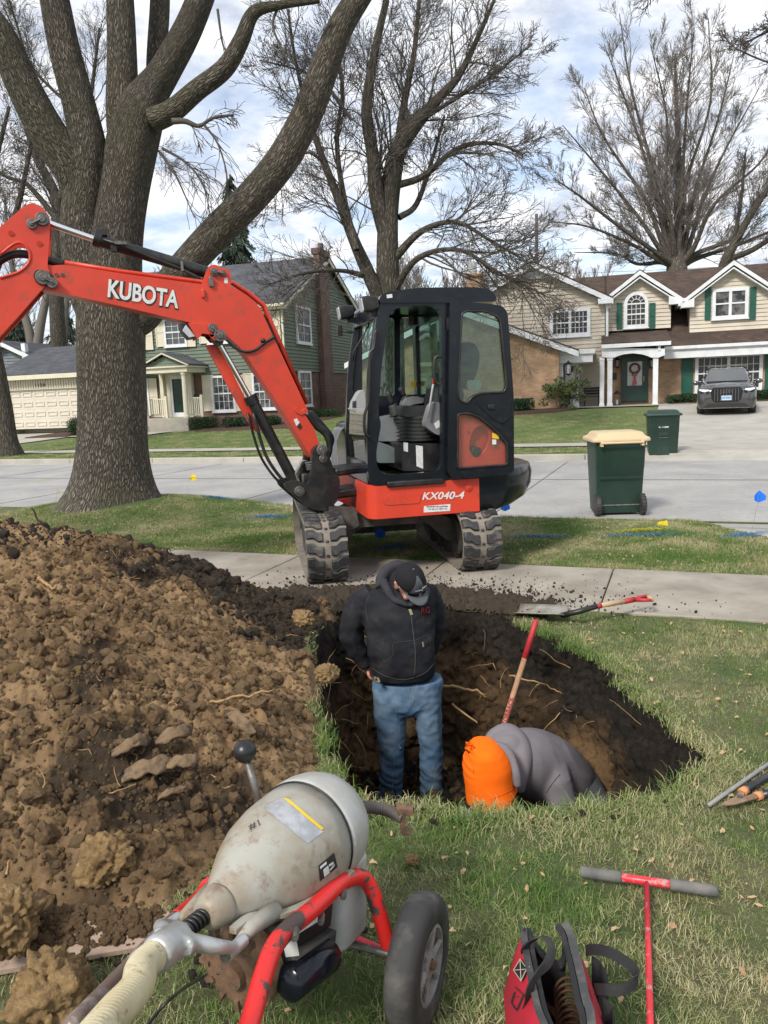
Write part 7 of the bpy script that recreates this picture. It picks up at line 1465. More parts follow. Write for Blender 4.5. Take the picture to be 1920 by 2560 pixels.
# thin trees far behind the houses: one built, the rest copied
far0 = empty('distant_tree', Vector((0, 0, 0)), 'x', 'tree', 'bare trees far behind the houses'); rg = np.random.default_rng(4); cr_ = []
for k in range(5): d = np.array([rg.normal(0, .22), rg.normal(0, .22), 1.]); grow(cr_, np.array([rg.normal(0, .4), 0, 0]), d/np.linalg.norm(d), rg.uniform(10, 13), .13, 3, rg, .03, .014, (14, 8, 6), .5, .5, .07)
tubes('trunk', [c for c in cr_ if c[1].max() > .1], m_bark2, far0); tubes('crown', [c for c in cr_ if c[1].max() <= .1], m_fartwig, far0)
spots = [(905, 60, .95, 'above the cab roof'), (955, 66, .85, 'behind the cab roof'), (1010, 58, .72, 'behind the tan chimney of the cream house'), (1085, 70, .9, 'left of the utility pole'), (1180, 72, .8, 'right of the utility pole'), (640, 68, .62, 'between the spruce and the brick chimney'), (735, 64, .7, 'just right of the brick chimney'), (590, 75, .6, 'right beside the tall spruce'), (365, 60, .85, 'between the massive trunk and its slanting limb'), (330, 70, .9, 'low behind the stick cylinder'), (60, 70, .9, 'behind the pale leaning trunks'), (1260, 75, .9, 'above the white gable peak'), (1340, 70, .75, 'above the arched dormer'), (1620, 65, .85, 'above the right dormer'), (790, 78, .8, 'behind the left stem of the tall bare tree'), (430, 80, .8, 'below the slanting limb')]
for i, (a, Y, s, w_) in enumerate(spots):
    p = AD(a, 700, Y); t = far0 if i == 0 else copy_tree(far0); t.location = (p.x, p.y, .5); t.rotation_euler = (0, 0, i*1.3); t.scale = (s, s, s*(1+.08*(i % 3))); t['label'] = 'thin bare tree far off, '+w_
# ================================================================== flags, paint marks, small yard things
m_yflag = mat('yellow_flag', (.80, .62, .02), .5); m_bflag = mat('blue_flag', (.01, .17, .75), .5); m_wire = mat('flag_wire', (.35, .35, .35), .4, metal=.7)
def flag(a, b, h, m, lab, kind=0, w=.115):
    p = GD(a, b, 0); z = float(lawn_z(np.array(p.x), np.array(p.y))); r = empty('marker_flag', Vector((p.x, p.y, z)), lab, 'marker flag', 'utility marker flags on the parkway')
    lean = Vector((.08, 0, h)) if kind != 2 else Vector((.16, .05, .03)); mb = MB(); mb.tube([(0, 0, -.03), tuple(lean)], .0016, 5); mb.build('wire', m_wire, r)
    mb = MB(); n = 6; e = lean
    for i in range(n+1):
        f = i/n; y = .02*sin(f*5); 
        if kind == 1: a0, b0 = Vector((-.05+f*.1, y, .05-abs(f-.5)*.1)), Vector((-.05+f*.1, y, -.05+abs(f-.45)*.06)); mb.v += [tuple(e+a0*1.1+Vector((0, 0, -.03))), tuple(e+b0*1.1-Vector((0, 0, .05)))]
        else: mb.v += [tuple(e+Vector((f*w*.9, y, .01+.25*f*w))), tuple(e+Vector((f*w*.9+.02, y, -.085+.25*f*w)))]
    mb.f = [(2*i, 2*i+1, 2*i+3, 2*i+2) for i in range(n)]; f_ = mb.build('flag', m, r, recalc=False); return r, f_
r, f_ = flag(403, 1068, .30, m_yflag, 'yellow caution flag standing just right of the massive tree'); lettering('CAUTION', .022, m_print, f_, Matrix.Translation((.135, -.035, .275)) @ Matrix.Rotation(-.15, 4, 'Y') @ Matrix.Rotation(pi/2, 4, 'X'), .001, .0006)
flag(118, 1098, .26, m_yflag, 'yellow flag seen edge-on left of the massive tree', 0, .02)
flag(1622, 1152, .42, m_bflag, 'blue diamond-folded flag beside the driveway apron at the right', 1)
flag(1392, 1142, .05, m_yflag, 'yellow flag lying flat on the grass behind the tan-lidded bin', 2); flag(1078, 1122, .20, m_bflag, 'small blue flag under the rear of the excavator', 1); flag(716, 1112, .22, m_bflag, 'blue flag half hidden behind the left track', 1); flag(806, 1180, .18, m_bflag, 'blue flag in the grass between the two tracks', 1)
def spray(a, b, rx, ry, m, n, seed, ang=0):
    rg = np.random.default_rng(seed); p = GD(a, b, 0); q = rg.normal(size=(n, 2))*[rx, ry]; ca, sa = cos(radians(ang)), sin(radians(ang)); X = p.x+q[:, 0]*ca-q[:, 1]*sa; Y = p.y+q[:, 0]*sa+q[:, 1]*ca; Z = lawn_z(X, Y)+rg.uniform(.012, .036, n); mb = MB()
    for x, y, z in zip(X, Y, Z): d = Vector(rg.normal(size=3))*.011; e = Vector((rg.normal()*.002, rg.normal()*.002, 0)); c = Vector((x, y, z)); d.z = abs(d.z)*.6; mb.add([c-d-e, c-d+e, c+d+e*.5], [(0, 1, 2)])
    return tag(mb.build('spray_paint', m, recalc=False), None, None, None, 'stuff')
m_bp = mat('blue_marking_paint', (.02, .16, .36), .8); m_yp = mat('yellow_marking_paint', (.45, .42, .03), .8)
for k, (a, b, rx, ry, m, ang, lab) in enumerate(((470, 1110, .16, .02, m_bp, -20, 'blue sprayed dash on the grass mound'), (585, 1130, .13, .04, m_bp, 10, 'blue sprayed scribble left of the left track'), (1395, 1160, .22, .015, m_bp, -10, 'blue sprayed line in front of the tan-lidded bin'), (1610, 1160, .14, .05, m_bp, 15, 'blue sprayed arrow beside the driveway apron'), (1160, 1162, .15, .012, m_bp, -10, 'blue sprayed dash right of the right track'), (1385, 1150, .12, .02, m_yp, 0, 'yellow sprayed patch behind the bin flag'), (850, 1185, .12, .04, m_bp, 30, 'blue sprayed curl on the grass under the excavator'))):
    o = spray(a, b, rx, ry, m, 900, k, ang); o['label'] = lab; o['category'] = 'paint mark'
mb = MB(); p = GD(110, 1034, -.1); q = GD(70, 1040, -.1); mb.beam(q+Vector((0, 0, .003)), p+Vector((0, 0, .003)), .06, .003); tag(mb.build('road_paint_mark', m_yp), 'short yellow dash sprayed on the road left of the massive tree', 'paint mark', kind='stuff')
# ================================================================== PEOPLE
m_skin = mat('skin', (.50, .24, .17), .5, (.42, .17, .12), 9, .4, .65, bump=.1, bscale=120, bdist=.001)
m_jacket = mat('black_duck_cloth', (.014, .015, .019), .85, (.030, .030, .032), 5, .48, .72, bump=.35, bscale=240, bdist=.0015, col3=(.075, .068, .06), n3=9, lo3=.56, hi3=.8, amt3=.5, spec=.2)
m_hood = mat('charcoal_hood_cloth', (.030, .030, .036), .9, (.045, .045, .05), 8, bump=.3, bscale=200, bdist=.0015, spec=.2)
m_jean = mat('faded_blue_denim', (.06, .12, .20), .85, (.15, .22, .30), 4.5, .42, .62, bump=.5, bscale=260, bdist=.0012, col3=(.16, .17, .16), n3=5, lo3=.56, hi3=.75, amt3=.5, spec=.2)
m_seam = mat('denim_seam', (.17, .24, .33), .85); m_jseam = mat('jacket_seam', (.05, .052, .055), .85); m_khaki = mat('khaki_cloth', (.24, .20, .14), .9)
m_cap = mat('black_cap_cloth', (.014, .014, .016), .85, bump=.2, bscale=250, bdist=.001, spec=.2); m_capg = mat('grey_cap_cloth', (.075, .08, .09), .85, (.10, .105, .115), 20, bump=.2, bscale=250, bdist=.001, spec=.2)
m_zip = mat('brass_zip', (.45, .36, .2), .35, metal=.8); m_hair = mat('brown_hair', (.05, .028, .018), .7, (.09, .05, .03), 40, bump=.5, bscale=100); m_redmark = mat('red_embroidery', (.28, .012, .02), .7)
m_sung = mat('sunglass_lens', (.005, .005, .006), .08, spec=1); m_boot = mat('muddy_boot', (.09, .055, .03), .8, (.05, .03, .018), 12, bump=.4)
PB = AT(1022, 2003, 4.78); PB.z = -1.10
man = None
def p1(X, Y): return (840+X/5.925, 1380+Y/5.925)
def r3(X, Y): return (750+X/1.659, 1350+Y/1.659)
def Q(p, Y): return AT(p[0], p[1], Y)-PB
def ell(l, r, y, conv, Yd, hd, n=20, tilt=0, sq=1.0):
    a, b = Q(conv(l, y), Yd), Q(conv(r, y), Yd); c = (a+b)/2; hw = (b-a).length/2; out = []
    for j in range(n):
        t = 2*pi*j/n; cx, sy = cos(t), sin(t); cx = math.copysign(abs(cx)**sq, cx); sy = math.copysign(abs(sy)**sq, sy)
        out.append(c+Vector((cx*hw, sy*hd, tilt*sy)))
    return out
YB = 4.78
HC_ = Q(p1(1085, 455), YB-.10); HM = Matrix.Translation(HC_) @ Matrix.Rotation(radians(33), 4, 'Z') @ Matrix.Rotation(radians(40), 4, 'X') @ Matrix.Rotation(radians(-8), 4, 'Y')
def hv(x, y, z): return HM @ Vector((x, y, z))
H3 = HM.to_3x3()
mb = MB()
mb.ball(hv(0, .005, .015), (.080, .098, .108), 20, 14, H3); mb.ball(hv(0, -.035, -.07), (.060, .062, .055), 16, 10, H3); mb.ball(hv(0, -.078, -.105), (.028, .024, .022), 12, 8, H3)
mb.tube([hv(0, -.095, .0), hv(0, -.118, -.035), hv(0, -.112, -.048)], [.010, .016, .012], 8); mb.ball(hv(0, -.092, -.075), (.026, .014, .008), 12, 8, H3); mb.ball(hv(0, -.090, -.085), (.022, .013, .008), 12, 8, H3)
mb.tube([hv(-.05, -.085, .015), hv(0, -.100, .018), hv(.05, -.085, .015)], .012, 8)
for sx in (-1, 1): mb.ball(hv(sx*.048, -.072, -.035), (.026, .024, .022), 10, 8, H3); mb.ball(hv(sx*.083, .015, -.015), (.010, .022, .034), 12, 8, H3); mb.ball(hv(sx*.088, .022, .005), (.012, .016, .016), 10, 8, H3)
nbase = Q(p1(930, 620), YB+.02); mb.tube([hv(0, .03, -.04), hv(0, .045, -.09), nbase, Q(p1(930, 900), YB+.02)], [.062, .062, .068, .10], 16)
mb.loft([ell(520, 1380, 800, p1, YB, .09), ell(560, 1340, 1300, p1, YB, .09), ell(640, 1400, 1850, p1, YB, .09)])
mb.tube([Q(p1(520, 750), YB), Q(p1(260, 1150), YB+.04), Q(p1(300, 1400), YB+.08), Q(p1(465, 1700), YB+.10)], [.05, .045, .04, .03], 10)
mb.tube([Q(p1(1350, 700), YB+.03), Q(p1(1480, 1100), YB+.08), Q(p1(1420, 1500), YB+.14)], [.05, .045, .035], 10)
for l, r in ((375, 15), (540, 15)): mb.tube([Q(r3(l, 600), YB), Q(r3(l+5 if l < 500 else l, 850), YB), Q(r3(l, 1060), YB)], [.06, .05, .04], 10)
def hand(mb, w, d, side, palmn, s=1.0, curl=.5):
    """palm from wrist w along d; fingers curl towards palmn; side = thumb side vector"""
    d, palmn = d.normalized(), palmn.normalized(); sd = side.normalized()
    R = Matrix((sd, palmn, d)).transposed(); mb.ball(w+d*.045*s, (.042*s, .018*s, .052*s), 14, 10, R)
    for k, (o, l) in enumerate(((.028, .072), (.010, .080), (-.009, .074), (-.027, .058))):
        b = w+d*.080*s+sd*o*s; P = [b-d*.02*s, b]; dd = d.copy(); a = curl
        for q in (.45, .32, .23): dd = (dd*cos(a)+palmn*sin(a)).normalized(); P.append(P[-1]+dd*l*q*s)
        mb.tube(P, [.0095*s, .0092*s, .0088*s, .008*s, .0065*s], 8)
    b = w+d*.025*s+sd*.030*s; P = [b-sd*.01*s, b+sd*.02*s+d*.02*s, b+sd*.03*s+d*.045*s+palmn*.008, b+sd*.028*s+d*.065*s+palmn*.02*s]; mb.tube(P, [.014*s, .012*s, .0105*s, .008*s], 8)
w0 = Q(p1(465, 1690), YB+.10); hand(mb, w0, Vector((.35, .25, -.9)), Vector((-.2, -1, -.2)), Vector((1, .1, .3)), 1.0, .45)
w1 = Q(p1(1430, 1520), YB+.15); hand(mb, w1, Vector((-.4, .3, -.85)), Vector((0, -1, 0)), Vector((-1, 0, .2)), 1.0, .5)
man = remesh(mb, 'person', m_skin, None, .0065, 5); man.matrix_world = Matrix.Translation(PB)
tag(man, 'man in black jacket, dark cap and blue jeans standing in the pit looking down', 'person')
mb = MB()
for sx in (-1, 1): mb.ball(hv(sx*.032, -.088, .0), (.0125, .0125, .0125), 12, 8); 
mb.build('eyes', m_sticker, man, True)
mb = MB(); mb.ball(hv(0, .02, .0), (.084, .098, .10), 18, 12, H3); o = remesh(mb, 'hair', m_hair, man, .008, 1); 
bm = bmesh.new(); bm.from_mesh(o.data); inv = HM.inverted(); bmesh.ops.delete(bm, geom=[v for v in bm.verts if (inv @ v.co).y < -.02 or (inv @ v.co).z < -.055 or ((inv @ v.co).y < .03 and (inv @ v.co).z < -.035)], context='VERTS'); bm.to_mesh(o.data); bm.free()
# cap
mb = MB(); R = []
for i in range(10):
    t = i/9*pi/2; R.append([hv(.094*cos(t)**.8*cos(a), .006+.112*cos(t)**.8*sin(a), .022+.108*sin(t)) for a in np.linspace(0, 2*pi, 28, endpoint=False)])
mb.loft(R); cap = mb.build('cap', m_cap, man, True)
mb = MB(); R = []
for i in range(8):
    t = i/9*pi/2; rr = 1.012; R.append([hv(rr*.094*cos(t)**.8*cos(a), .006+rr*.112*cos(t)**.8*sin(a), .022+.109*sin(t)) for a in np.linspace(-pi*.5-.62+.07*i, -pi*.5+.62-.07*i, 12)])
mb.loft(R, closed=False); mb.build('front_panel', m_capg, cap, True)
mb = MB(); n = 18; top = []; 
for i in range(n+1):
    a = -pi/2-1.0+2.0*i/n; f = (1-((a+pi/2)/1.05)**2)
    for j in range(6): q = j/5; rx, ry = .094*cos(0), .112; x0, y0 = rx*cos(a), .006+ry*sin(a); mb.v.append(tuple(hv(x0*(1+.05*q*f), y0-.078*q*f**.5, .024-.022*q*f-.35*abs(x0)**2*q*4)))
for i in range(n):
    for j in range(5): a = i*6+j; mb.f.append((a, a+1, a+7, a+6))
br = mb.build('brim', m_capg, cap, True); sd_ = br.modifiers.new('s', 'SOLIDIFY'); sd_.thickness = .004
mb = MB(); mb.ball(hv(0, .006, .131), .008, 10, 6); mb.build('cap_button', m_capg, cap, True)
mb = MB(); P = [hv(.100*cos(a), .004+.122*sin(a), .035) for a in np.linspace(-pi*.98, -pi*.02, 16)]; mb.tube(P, .0028, 6); mb.build('sunglasses_frame', m_sung, cap, True)
mb = MB()
for sx in (-1, 1):
    R = []
    for a in np.linspace(.08, .72, 9): aa = -pi/2+sx*a; R.append([hv(.104*cos(aa)*rr, .004+.128*sin(aa)*rr, z) for rr, z in ((1.0, .050-.01*a), (1.05, .036), (1.03, .018+.012*a))])
    mb.loft(R, closed=False)
mb.build('sunglasses_lenses', m_sung, cap, True)
def onhead(a, z, s): return HM @ (Matrix.Translation((.103*cos(-pi/2+a), .006+.122*sin(-pi/2+a), z)) @ Matrix.Rotation(a, 4, 'Z') @ Matrix.Rotation(radians(-14), 4, 'X') @ Matrix.Rotation(pi/2, 4, 'X'))
lettering('PLUMBING', .0115, m_sticker, cap, onhead(-.1, .068, 1), .001, .0003); mb = MB(); T_ = onhead(.18, .088, 1)
for k in range(3): mb.plate([(k*.007-.012, -.005), (k*.007-.009, -.005), (k*.007-.005+(.014 if k == 2 else 0), .006), (k*.007-.008, .006)], [], 0, .001, m=T_, axes='xy')
mb.build('cap_emblem', m_sticker, cap)
# jacket
mb = MB(); T = [(760, 1230, 420, .10, .05), (600, 1400, 500, .125, .03), (430, 1480, 640, .145, 0), (400, 1470, 900, .155, -.02), (430, 1455, 1200, .165, -.03), (470, 1480, 1500, .17, -.03), (510, 1480, 1700, .165, -.02), (570, 1440, 1840, .155, -.01)]
mb.loft([ell(l, r, y, p1, YB+dy, hd, 24, .0, .92) for l, r, y, hd, dy in T])
def sleeve(P, R): mb.tube([tuple(p) for p in spline([tuple(q) for q in P], 4)], [float(x[0]) for x in spline([(r,) for r in R], 4)], 16)
sleeve([Q(p1(560, 600), YB+.02), Q(p1(360, 800), YB+.03), Q(p1(235, 1100), YB+.05), Q(p1(255, 1320), YB+.06), Q(p1(360, 1530), YB+.08), Q(p1(455, 1680), YB+.10)], [.08, .090, .086, .082, .066, .050])
sleeve([Q(p1(1330, 560), YB+.02), Q(p1(1440, 800), YB+.05), Q(p1(1465, 1100), YB+.09), Q(p1(1420, 1350), YB+.12), Q(p1(1400, 1480), YB+.14)], [.07, .078, .072, .062, .05])
jk = remesh(mb, 'jacket', m_jacket, man, .009, 8)
for v in jk.data.vertices:
    p = v.co; nrm = v.normal; q = p+PB
    f = mn.noise(Vector((p.x*5+p.z*7, p.y*3, p.z*11-p.x*6)))*.011+mn.noise(Vector((p.x*16, p.y*8, p.z*24+p.x*14)))*.004+abs(mn.noise(Vector((p.x*7-p.z*9, 3, p.z*7+p.x*5))))*-.010
    v.co = p+nrm*f
mb = MB(); P = [(650, 530, -.02, .034), (670, 400, .03, .036), (760, 260, .07, .038), (890, 205, .10, .038), (1020, 230, .12, .034), (1250, 420, .10, .03), (1340, 570, .0, .028)]; sp_ = spline([tuple(Q(p1(a, b), YB+d))+(r,) for a, b, d, r in P], 5); mb.tube([p[:3] for p in sp_], [p[3] for p in sp_], 14)
P = [(700, 430, -.03, .030), (770, 570, -.09, .028), (850, 700, -.13, .022), (960, 740, -.16, .022), (1060, 800, -.17, .012)]; sp_ = spline([tuple(Q(p1(a, b), YB+d))+(r,) for a, b, d, r in P], 5); mb.tube([p[:3] for p in sp_], [p[3] for p in sp_], 12)
P = [(1340, 560, -.02, .035), (1290, 680, -.12, .03), (1180, 740, -.16, .02), (1085, 800, -.17, .012)]; sp_ = spline([tuple(Q(p1(a, b), YB+d))+(r,) for a, b, d, r in P], 5); mb.tube([p[:3] for p in sp_], [p[3] for p in sp_], 12)
mb.ball(Q(p1(800, 400), YB+.09), (.09, .05, .08)); mb.ball(Q(p1(1080, 430), YB+.13), (.12, .045, .09))
hd_ = remesh(mb, 'hood', m_hood, jk, .009, 5, (.006, 14, 1))
# things sewn on the jacket: found by shooting rays from the eye at the cloth
from mathutils.bvhtree import BVHTree
def bvh_of(o, mw):
    return BVHTree.FromPolygons([mw @ v.co for v in o.data.vertices], [tuple(p.vertices) for p in o.data.polygons])
def onto(bv, px, py, off=.003):
    d = ray(px, py).normalized(); h = bv.ray_cast(Vector((0, 0, CH)), d); 
    return (h[0]+h[1]*off, h[1]) if h[0] is not None else (AT(px, py, YB-.18), Vector((0, -1, 0)))
jb = bvh_of(jk, man.matrix_world)
def seam(name, pts, r, m, par, conv=p1, bv=None, n=5):
    mb = MB(); P = [onto(bv or jb, *conv(*p), .001)[0]-PB for p in spline(pts, n)]; mb.tube(P, r, 5); return mb.build(name, m, par, True)
seam('zip', [(1090, 830), (1120, 1000), (1150, 1250), (1175, 1500), (1165, 1850)], .004, m_jseam, jk)
seam('pocket_seam', [(1165, 1310), (1000, 1325), (848, 1355), (845, 1500), (790, 1590), (680, 1640), (655, 1720)], .0014, m_jseam, jk); seam('pocket_seam', [(1180, 1305), (1350, 1240), (1400, 1360), (1470, 1480)], .0014, m_jseam, jk)
seam('armhole_seam', [(640, 470), (500, 640), (440, 800), (470, 1000)], .0018, m_jseam, jk); seam('drawstring', [(870, 710), (900, 800), (945, 890)], .0028, m_hood, jk); seam('hem_seam', [(500, 1690), (700, 1820), (1000, 1890), (1300, 1800), (1460, 1640)], .002, m_jseam, jk)
def patch(name, conv, quad, bv, m, par, org, off=.003, n=5):
    mb = MB(); (a, b, c, d) = quad; rows = []
    for i in range(n+1):
        u = i/n
        for j in range(n+1):
            w = j/n; x = (a[0]*(1-u)+b[0]*u)*(1-w)+(d[0]*(1-u)+c[0]*u)*w; y = (a[1]*(1-u)+b[1]*u)*(1-w)+(d[1]*(1-u)+c[1]*u)*w; mb.v.append(tuple(onto(bv, *conv(x, y), off)[0]-org))
    for i in range(n):
        for j in range(n): k = i*(n+1)+j; mb.f.append((k, k+1, k+n+2, k+n+1))
    return mb.build(name, m, par, True)
patch('zip_pull', p1, [(1070, 850), (1110, 845), (1138, 925), (1100, 932)], jb, m_zip, jk, PB, .006, 2); patch('maker_tag', p1, [(1268, 1335), (1290, 1330), (1300, 1400), (1275, 1408)], jb, m_khaki, jk, PB, .004, 2)
pt, nr = onto(jb, *p1(1318, 865), .006); z_ = nr; x_ = Vector((0, 0, 1)).cross(z_).normalized(); y_ = z_.cross(x_); M4 = Matrix.Translation(pt-PB) @ Matrix((x_, y_, z_)).transposed().to_4x4() @ Matrix.Rotation(-.1, 4, 'Z'); lettering('RG', .052, m_redmark, jk, M4, .002, .0002)
patch('tucked_shirt', p1, [(565, 1840), (640, 1860), (660, 1930), (565, 1925)], jb, m_khaki, jk, PB, .003, 2)
# jeans
mb = MB()
mb.loft([ell(300, 590, 575, r3, YB, .135, 24, 0, .9), ell(298, 590, 620, r3, YB, .14, 24, 0, .9), ell(300, 590, 680, r3, YB, .13, 24, 0, .9), ell(330, 560, 720, r3, YB, .09, 24, 0, .9)])
for rows_ in ([(300, 448, 640), (302, 445, 720), (318, 441, 800), (326, 434, 880), (330, 428, 960), (330, 424, 1020), (322, 428, 1055), (314, 434, 1084)], [(450, 590, 640), (465, 592, 720), (488, 593, 800), (494, 592, 880), (496, 590, 960), (496, 592, 1020), (494, 602, 1055), (488, 610, 1084)]):
    mb.loft([ell(l, r, y, r3, YB, hd, 20) for (l, r, y), hd in zip(rows_, (.115, .11, .10, .095, .09, .085, .09, .10))])
je = remesh(mb, 'jeans', m_jean, man, .009, 6)
for v in je.data.vertices:
    p = v.co; low = max(0, 1-p.z/.55); f = mn.noise(Vector((p.x*6, p.y*4, p.z*9+p.x*7)))*.014-abs(mn.noise(Vector((p.x*9+p.z*5, p.y*6, p.z*13-p.x*9))))*.012+mn.noise(Vector((p.x*9, p.y*6, p.z*30+p.x*10)))*(.004+.012*low)
    v.co = p+v.normal*f
jeb = bvh_of(je, man.matrix_world)
for pts in ([(302, 590), (310, 625), (335, 640), (365, 630), (380, 605)], [(520, 575), (535, 590), (560, 595), (580, 585)], [(450, 605), (455, 660), (452, 700)], [(468, 612), (472, 660), (462, 690)], [(395, 650), (400, 760), (392, 900), (380, 1060)]): seam('seam', pts, .0016, m_seam, je, r3, jeb)
for X in (372, 548):
    mb = MB(); b = Q(r3(X, 1070), YB); mb.ball((b.x, -.05, .05), (.052, .14, .05)); mb.ball((b.x, .03, .08), (.05, .07, .08)); o = remesh(mb, 'boot', m_boot, man, .012, 3)
# ---- second man, bent over in the pit
m_gh = mat('grey_sweatshirt', (.185, .17, .18), .9, (.145, .135, .145), 5, .4, .65, bump=.4, bscale=260, bdist=.0012, spec=.15, col3=(.10, .085, .08), n3=4, lo3=.6, hi3=.8, amt3=.4)
m_or = mat('orange_fleece', (.95, .16, .008), .95, (.90, .14, .008), 5, .4, .7, bump=.35, bscale=200, bdist=.0015, spec=.1, col3=(.45, .08, .015), n3=10, lo3=.60, hi3=.78, amt3=.55)
m_orseam = mat('orange_seam', (.55, .08, .01), .9); m_gseam = mat('grey_seam', (.055, .05, .058), .9)
def q3(X, Y): return (1130+X/4.484, 1780+Y/4.484)
SB = AT(1340, 1990, 3.95); SB.z = -1.10
def S(X, Y, D): return AT(*q3(X, Y), D)-SB
mb = MB()   # skin body: head, neck, trunk, arms with hands, legs
hc = S(430, 700, 3.62); mb.ball(hc, (.085, .095, .10)); mb.ball(hc+Vector((-.01, -.04, -.09)), (.055, .05, .055)); mb.ball(hc+Vector((-.01, -.105, -.06)), (.016, .016, .018), 8, 6)
for sx in (-1, 1): mb.ball(hc+Vector((sx*.088, 0, -.02)), (.01, .02, .03), 8, 6)
mb.tube([hc+Vector((.02, .03, -.05)), S(760, 640, 3.82), S(1050, 620, 3.95), S(1300, 820, 4.15)], [.055, .09, .13, .13], 14)
hipP = Vector((S(1290, 900, 4.2).x, S(1290, 900, 4.2).y, .38))
for sx in (-1, 1):
    mb.tube([hipP+Vector((sx*.09, .02, 0)), hipP+Vector((sx*.16-.08, -.34, -.02)), hipP+Vector((sx*.15-.03, -.16, -.42))], [.075, .055, .045], 10)
a1 = S(1150, 780, 3.82); a2 = S(1330, 960, 3.70); a2.z = min(a2.z, .36); a3 = Vector((a2.x-.14, a2.y-.06, .14)); mb.tube([a1, a2, a3], [.05, .042, .03], 10); hand(mb, a3, Vector((-.3, -.1, -.9)), Vector((0, -1, 0)), Vector((-1, 0, .1)))
b1 = S(800, 800, 3.95); b3 = Vector((b1.x-.1, b1.y-.05, .16)); mb.tube([b1, (b1+b3)/2+Vector((.04, .04, 0)), b3], [.05, .042, .03], 10); hand(mb, b3, Vector((.2, -.1, -.9)), Vector((0, -1, 0)), Vector((1, 0, .1)))
man2 = remesh(mb, 'person', m_skin, None, .008, 4); man2.matrix_world = Matrix.Translation(SB); tag(man2, 'man in grey sweatshirt and orange hood bent over low in the pit', 'person')
# sweatshirt
mb = MB()
for X, Y, D, a_, b_, c_ in spline([(690, 590, 3.80, .10, .14, .15), (800, 560, 3.86, .165, .19, .175), (930, 590, 3.93, .195, .21, .19), (1060, 640, 4.0, .20, .22, .195), (1190, 720, 4.06, .19, .22, .19), (1290, 830, 4.12, .165, .21, .18), (1340, 960, 4.15, .145, .2, .18), (1340, 1120, 4.18, .14, .19, .16)], 4): mb.ball(S(X, Y, D), (a_, b_, c_), 22, 14)
mb.tube([S(1080, 640, 3.86), S(1180, 800, 3.76), a2, a3+Vector((0, 0, .05))], [.125, .088, .078, .05], 14); mb.tube([S(760, 760, 3.92), b1, b3+Vector((0, 0, .05))], [.1, .075, .05], 14)
sw_ = remesh(mb, 'sweatshirt', m_gh, man2, .010, 14)
for v in sw_.data.vertices:
    p = v.co; c = (CM.transposed() @ (p+SB-Vector((0, 0, CH)))); u_ = ((960+CF*c.x/-c.z)-1130)*4.484
    k = min(1, max(0, (u_-1000)/250)); f = mn.noise(Vector((p.x*5, p.y*4, p.z*5)))*.006+k*(abs(mn.noise(Vector((p.x*9+p.z*6, p.y*2, p.z*4))))*-.018+mn.noise(Vector((p.x*22+p.z*12, p.y*5, p.z*8)))*.003)
    v.co = p+v.normal*f
mb = MB(); P = [(380, 400, 3.74, .030), (480, 270, 3.80, .045), (620, 260, 3.82, .065), (740, 380, 3.78, .070), (770, 560, 3.70, .062), (750, 760, 3.64, .045), (745, 900, 3.62, .03)]; sp_ = spline([tuple(S(a, b, d))+(r,) for a, b, d, r in P], 5); mb.tube([p[:3] for p in sp_], [p[3] for p in sp_], 14)
P = [(430, 370, 3.62, .02), (560, 400, 3.60, .026), (660, 520, 3.56, .028), (715, 680, 3.52, .026), (740, 840, 3.50, .02)]; sp_ = spline([tuple(S(a, b, d))+(r,) for a, b, d, r in P], 5); mb.tube([p[:3] for p in sp_], [p[3] for p in sp_], 12); mb.ball(S(620, 430, 3.76), (.10, .08, .09))
gh_ = remesh(mb, 'grey_hood', m_gh, sw_, .008, 6, (.006, 10, 4))
swb = bvh_of(sw_, man2.matrix_world)
def seam2(name, pts, r, m, par, bv):
    mb = MB(); P = [onto(bv, *q3(*p), .001)[0]-SB for p in spline(pts, 5)]; mb.tube(P, r, 5); return mb.build(name, m, par, True)
seam2('sleeve_seam', [(1210, 700), (1150, 770), (1090, 850), (1060, 900)], .0025, m_gseam, sw_, swb); seam2('neck_seam', [(690, 240), (780, 360), (805, 500), (795, 650), (780, 800)], .0028, m_gseam, sw_, swb)
# orange hood over the head: a cloth shell hanging open at the bottom
mb = MB(); R = []
rings = [(375, 300, 420, .03), (385, 240, 470, .08), (405, 200, 520, .11), (450, 172, 570, .13), (530, 150, 620, .14), (620, 142, 655, .145), (720, 145, 680, .145), (820, 150, 700, .15), (900, 155, 722, .155), (960, 162, 700, .16), (1000, 170, 600, .16)]
for y, l, r, hd in rings:
    a, b = S(l-12, y-8, 3.55), S(r+16, y-8, 3.55); c = (a+b)/2; hw = (b-a).length/2; R.append([c+Vector((hw*cos(t), .02+hd*sin(t), 0)) for t in np.linspace(0, 2*pi, 36, endpoint=False)])
mb.loft(R); oh = remesh(mb, 'orange_hood', m_or, man2, .007, 4)
for v in oh.data.vertices:
    p = v.co; d = (p-S(200, 540, 3.43)); f = mn.noise(Vector((p.x*8, p.y*6, p.z*7)))*.012+mn.noise(Vector((p.x*20, p.y*10, p.z*12)))*.003-.016*math.exp(-(d.x/.022)**2-(d.z/.05)**2)+.004*sin(d.z*160)*math.exp(-(d.x/.03)**2-((d.z+.05)/.07)**2)
    v.co = p+v.normal*f
ob = bvh_of(oh, man2.matrix_world); seam2('hood_seam', [(180, 440), (210, 560), (240, 620), (245, 700)], .0016, m_orseam, oh, ob); seam2('hem_stitch', [(420, 985), (560, 930), (715, 850)], .0016, m_orseam, oh, ob)
mb = MB()
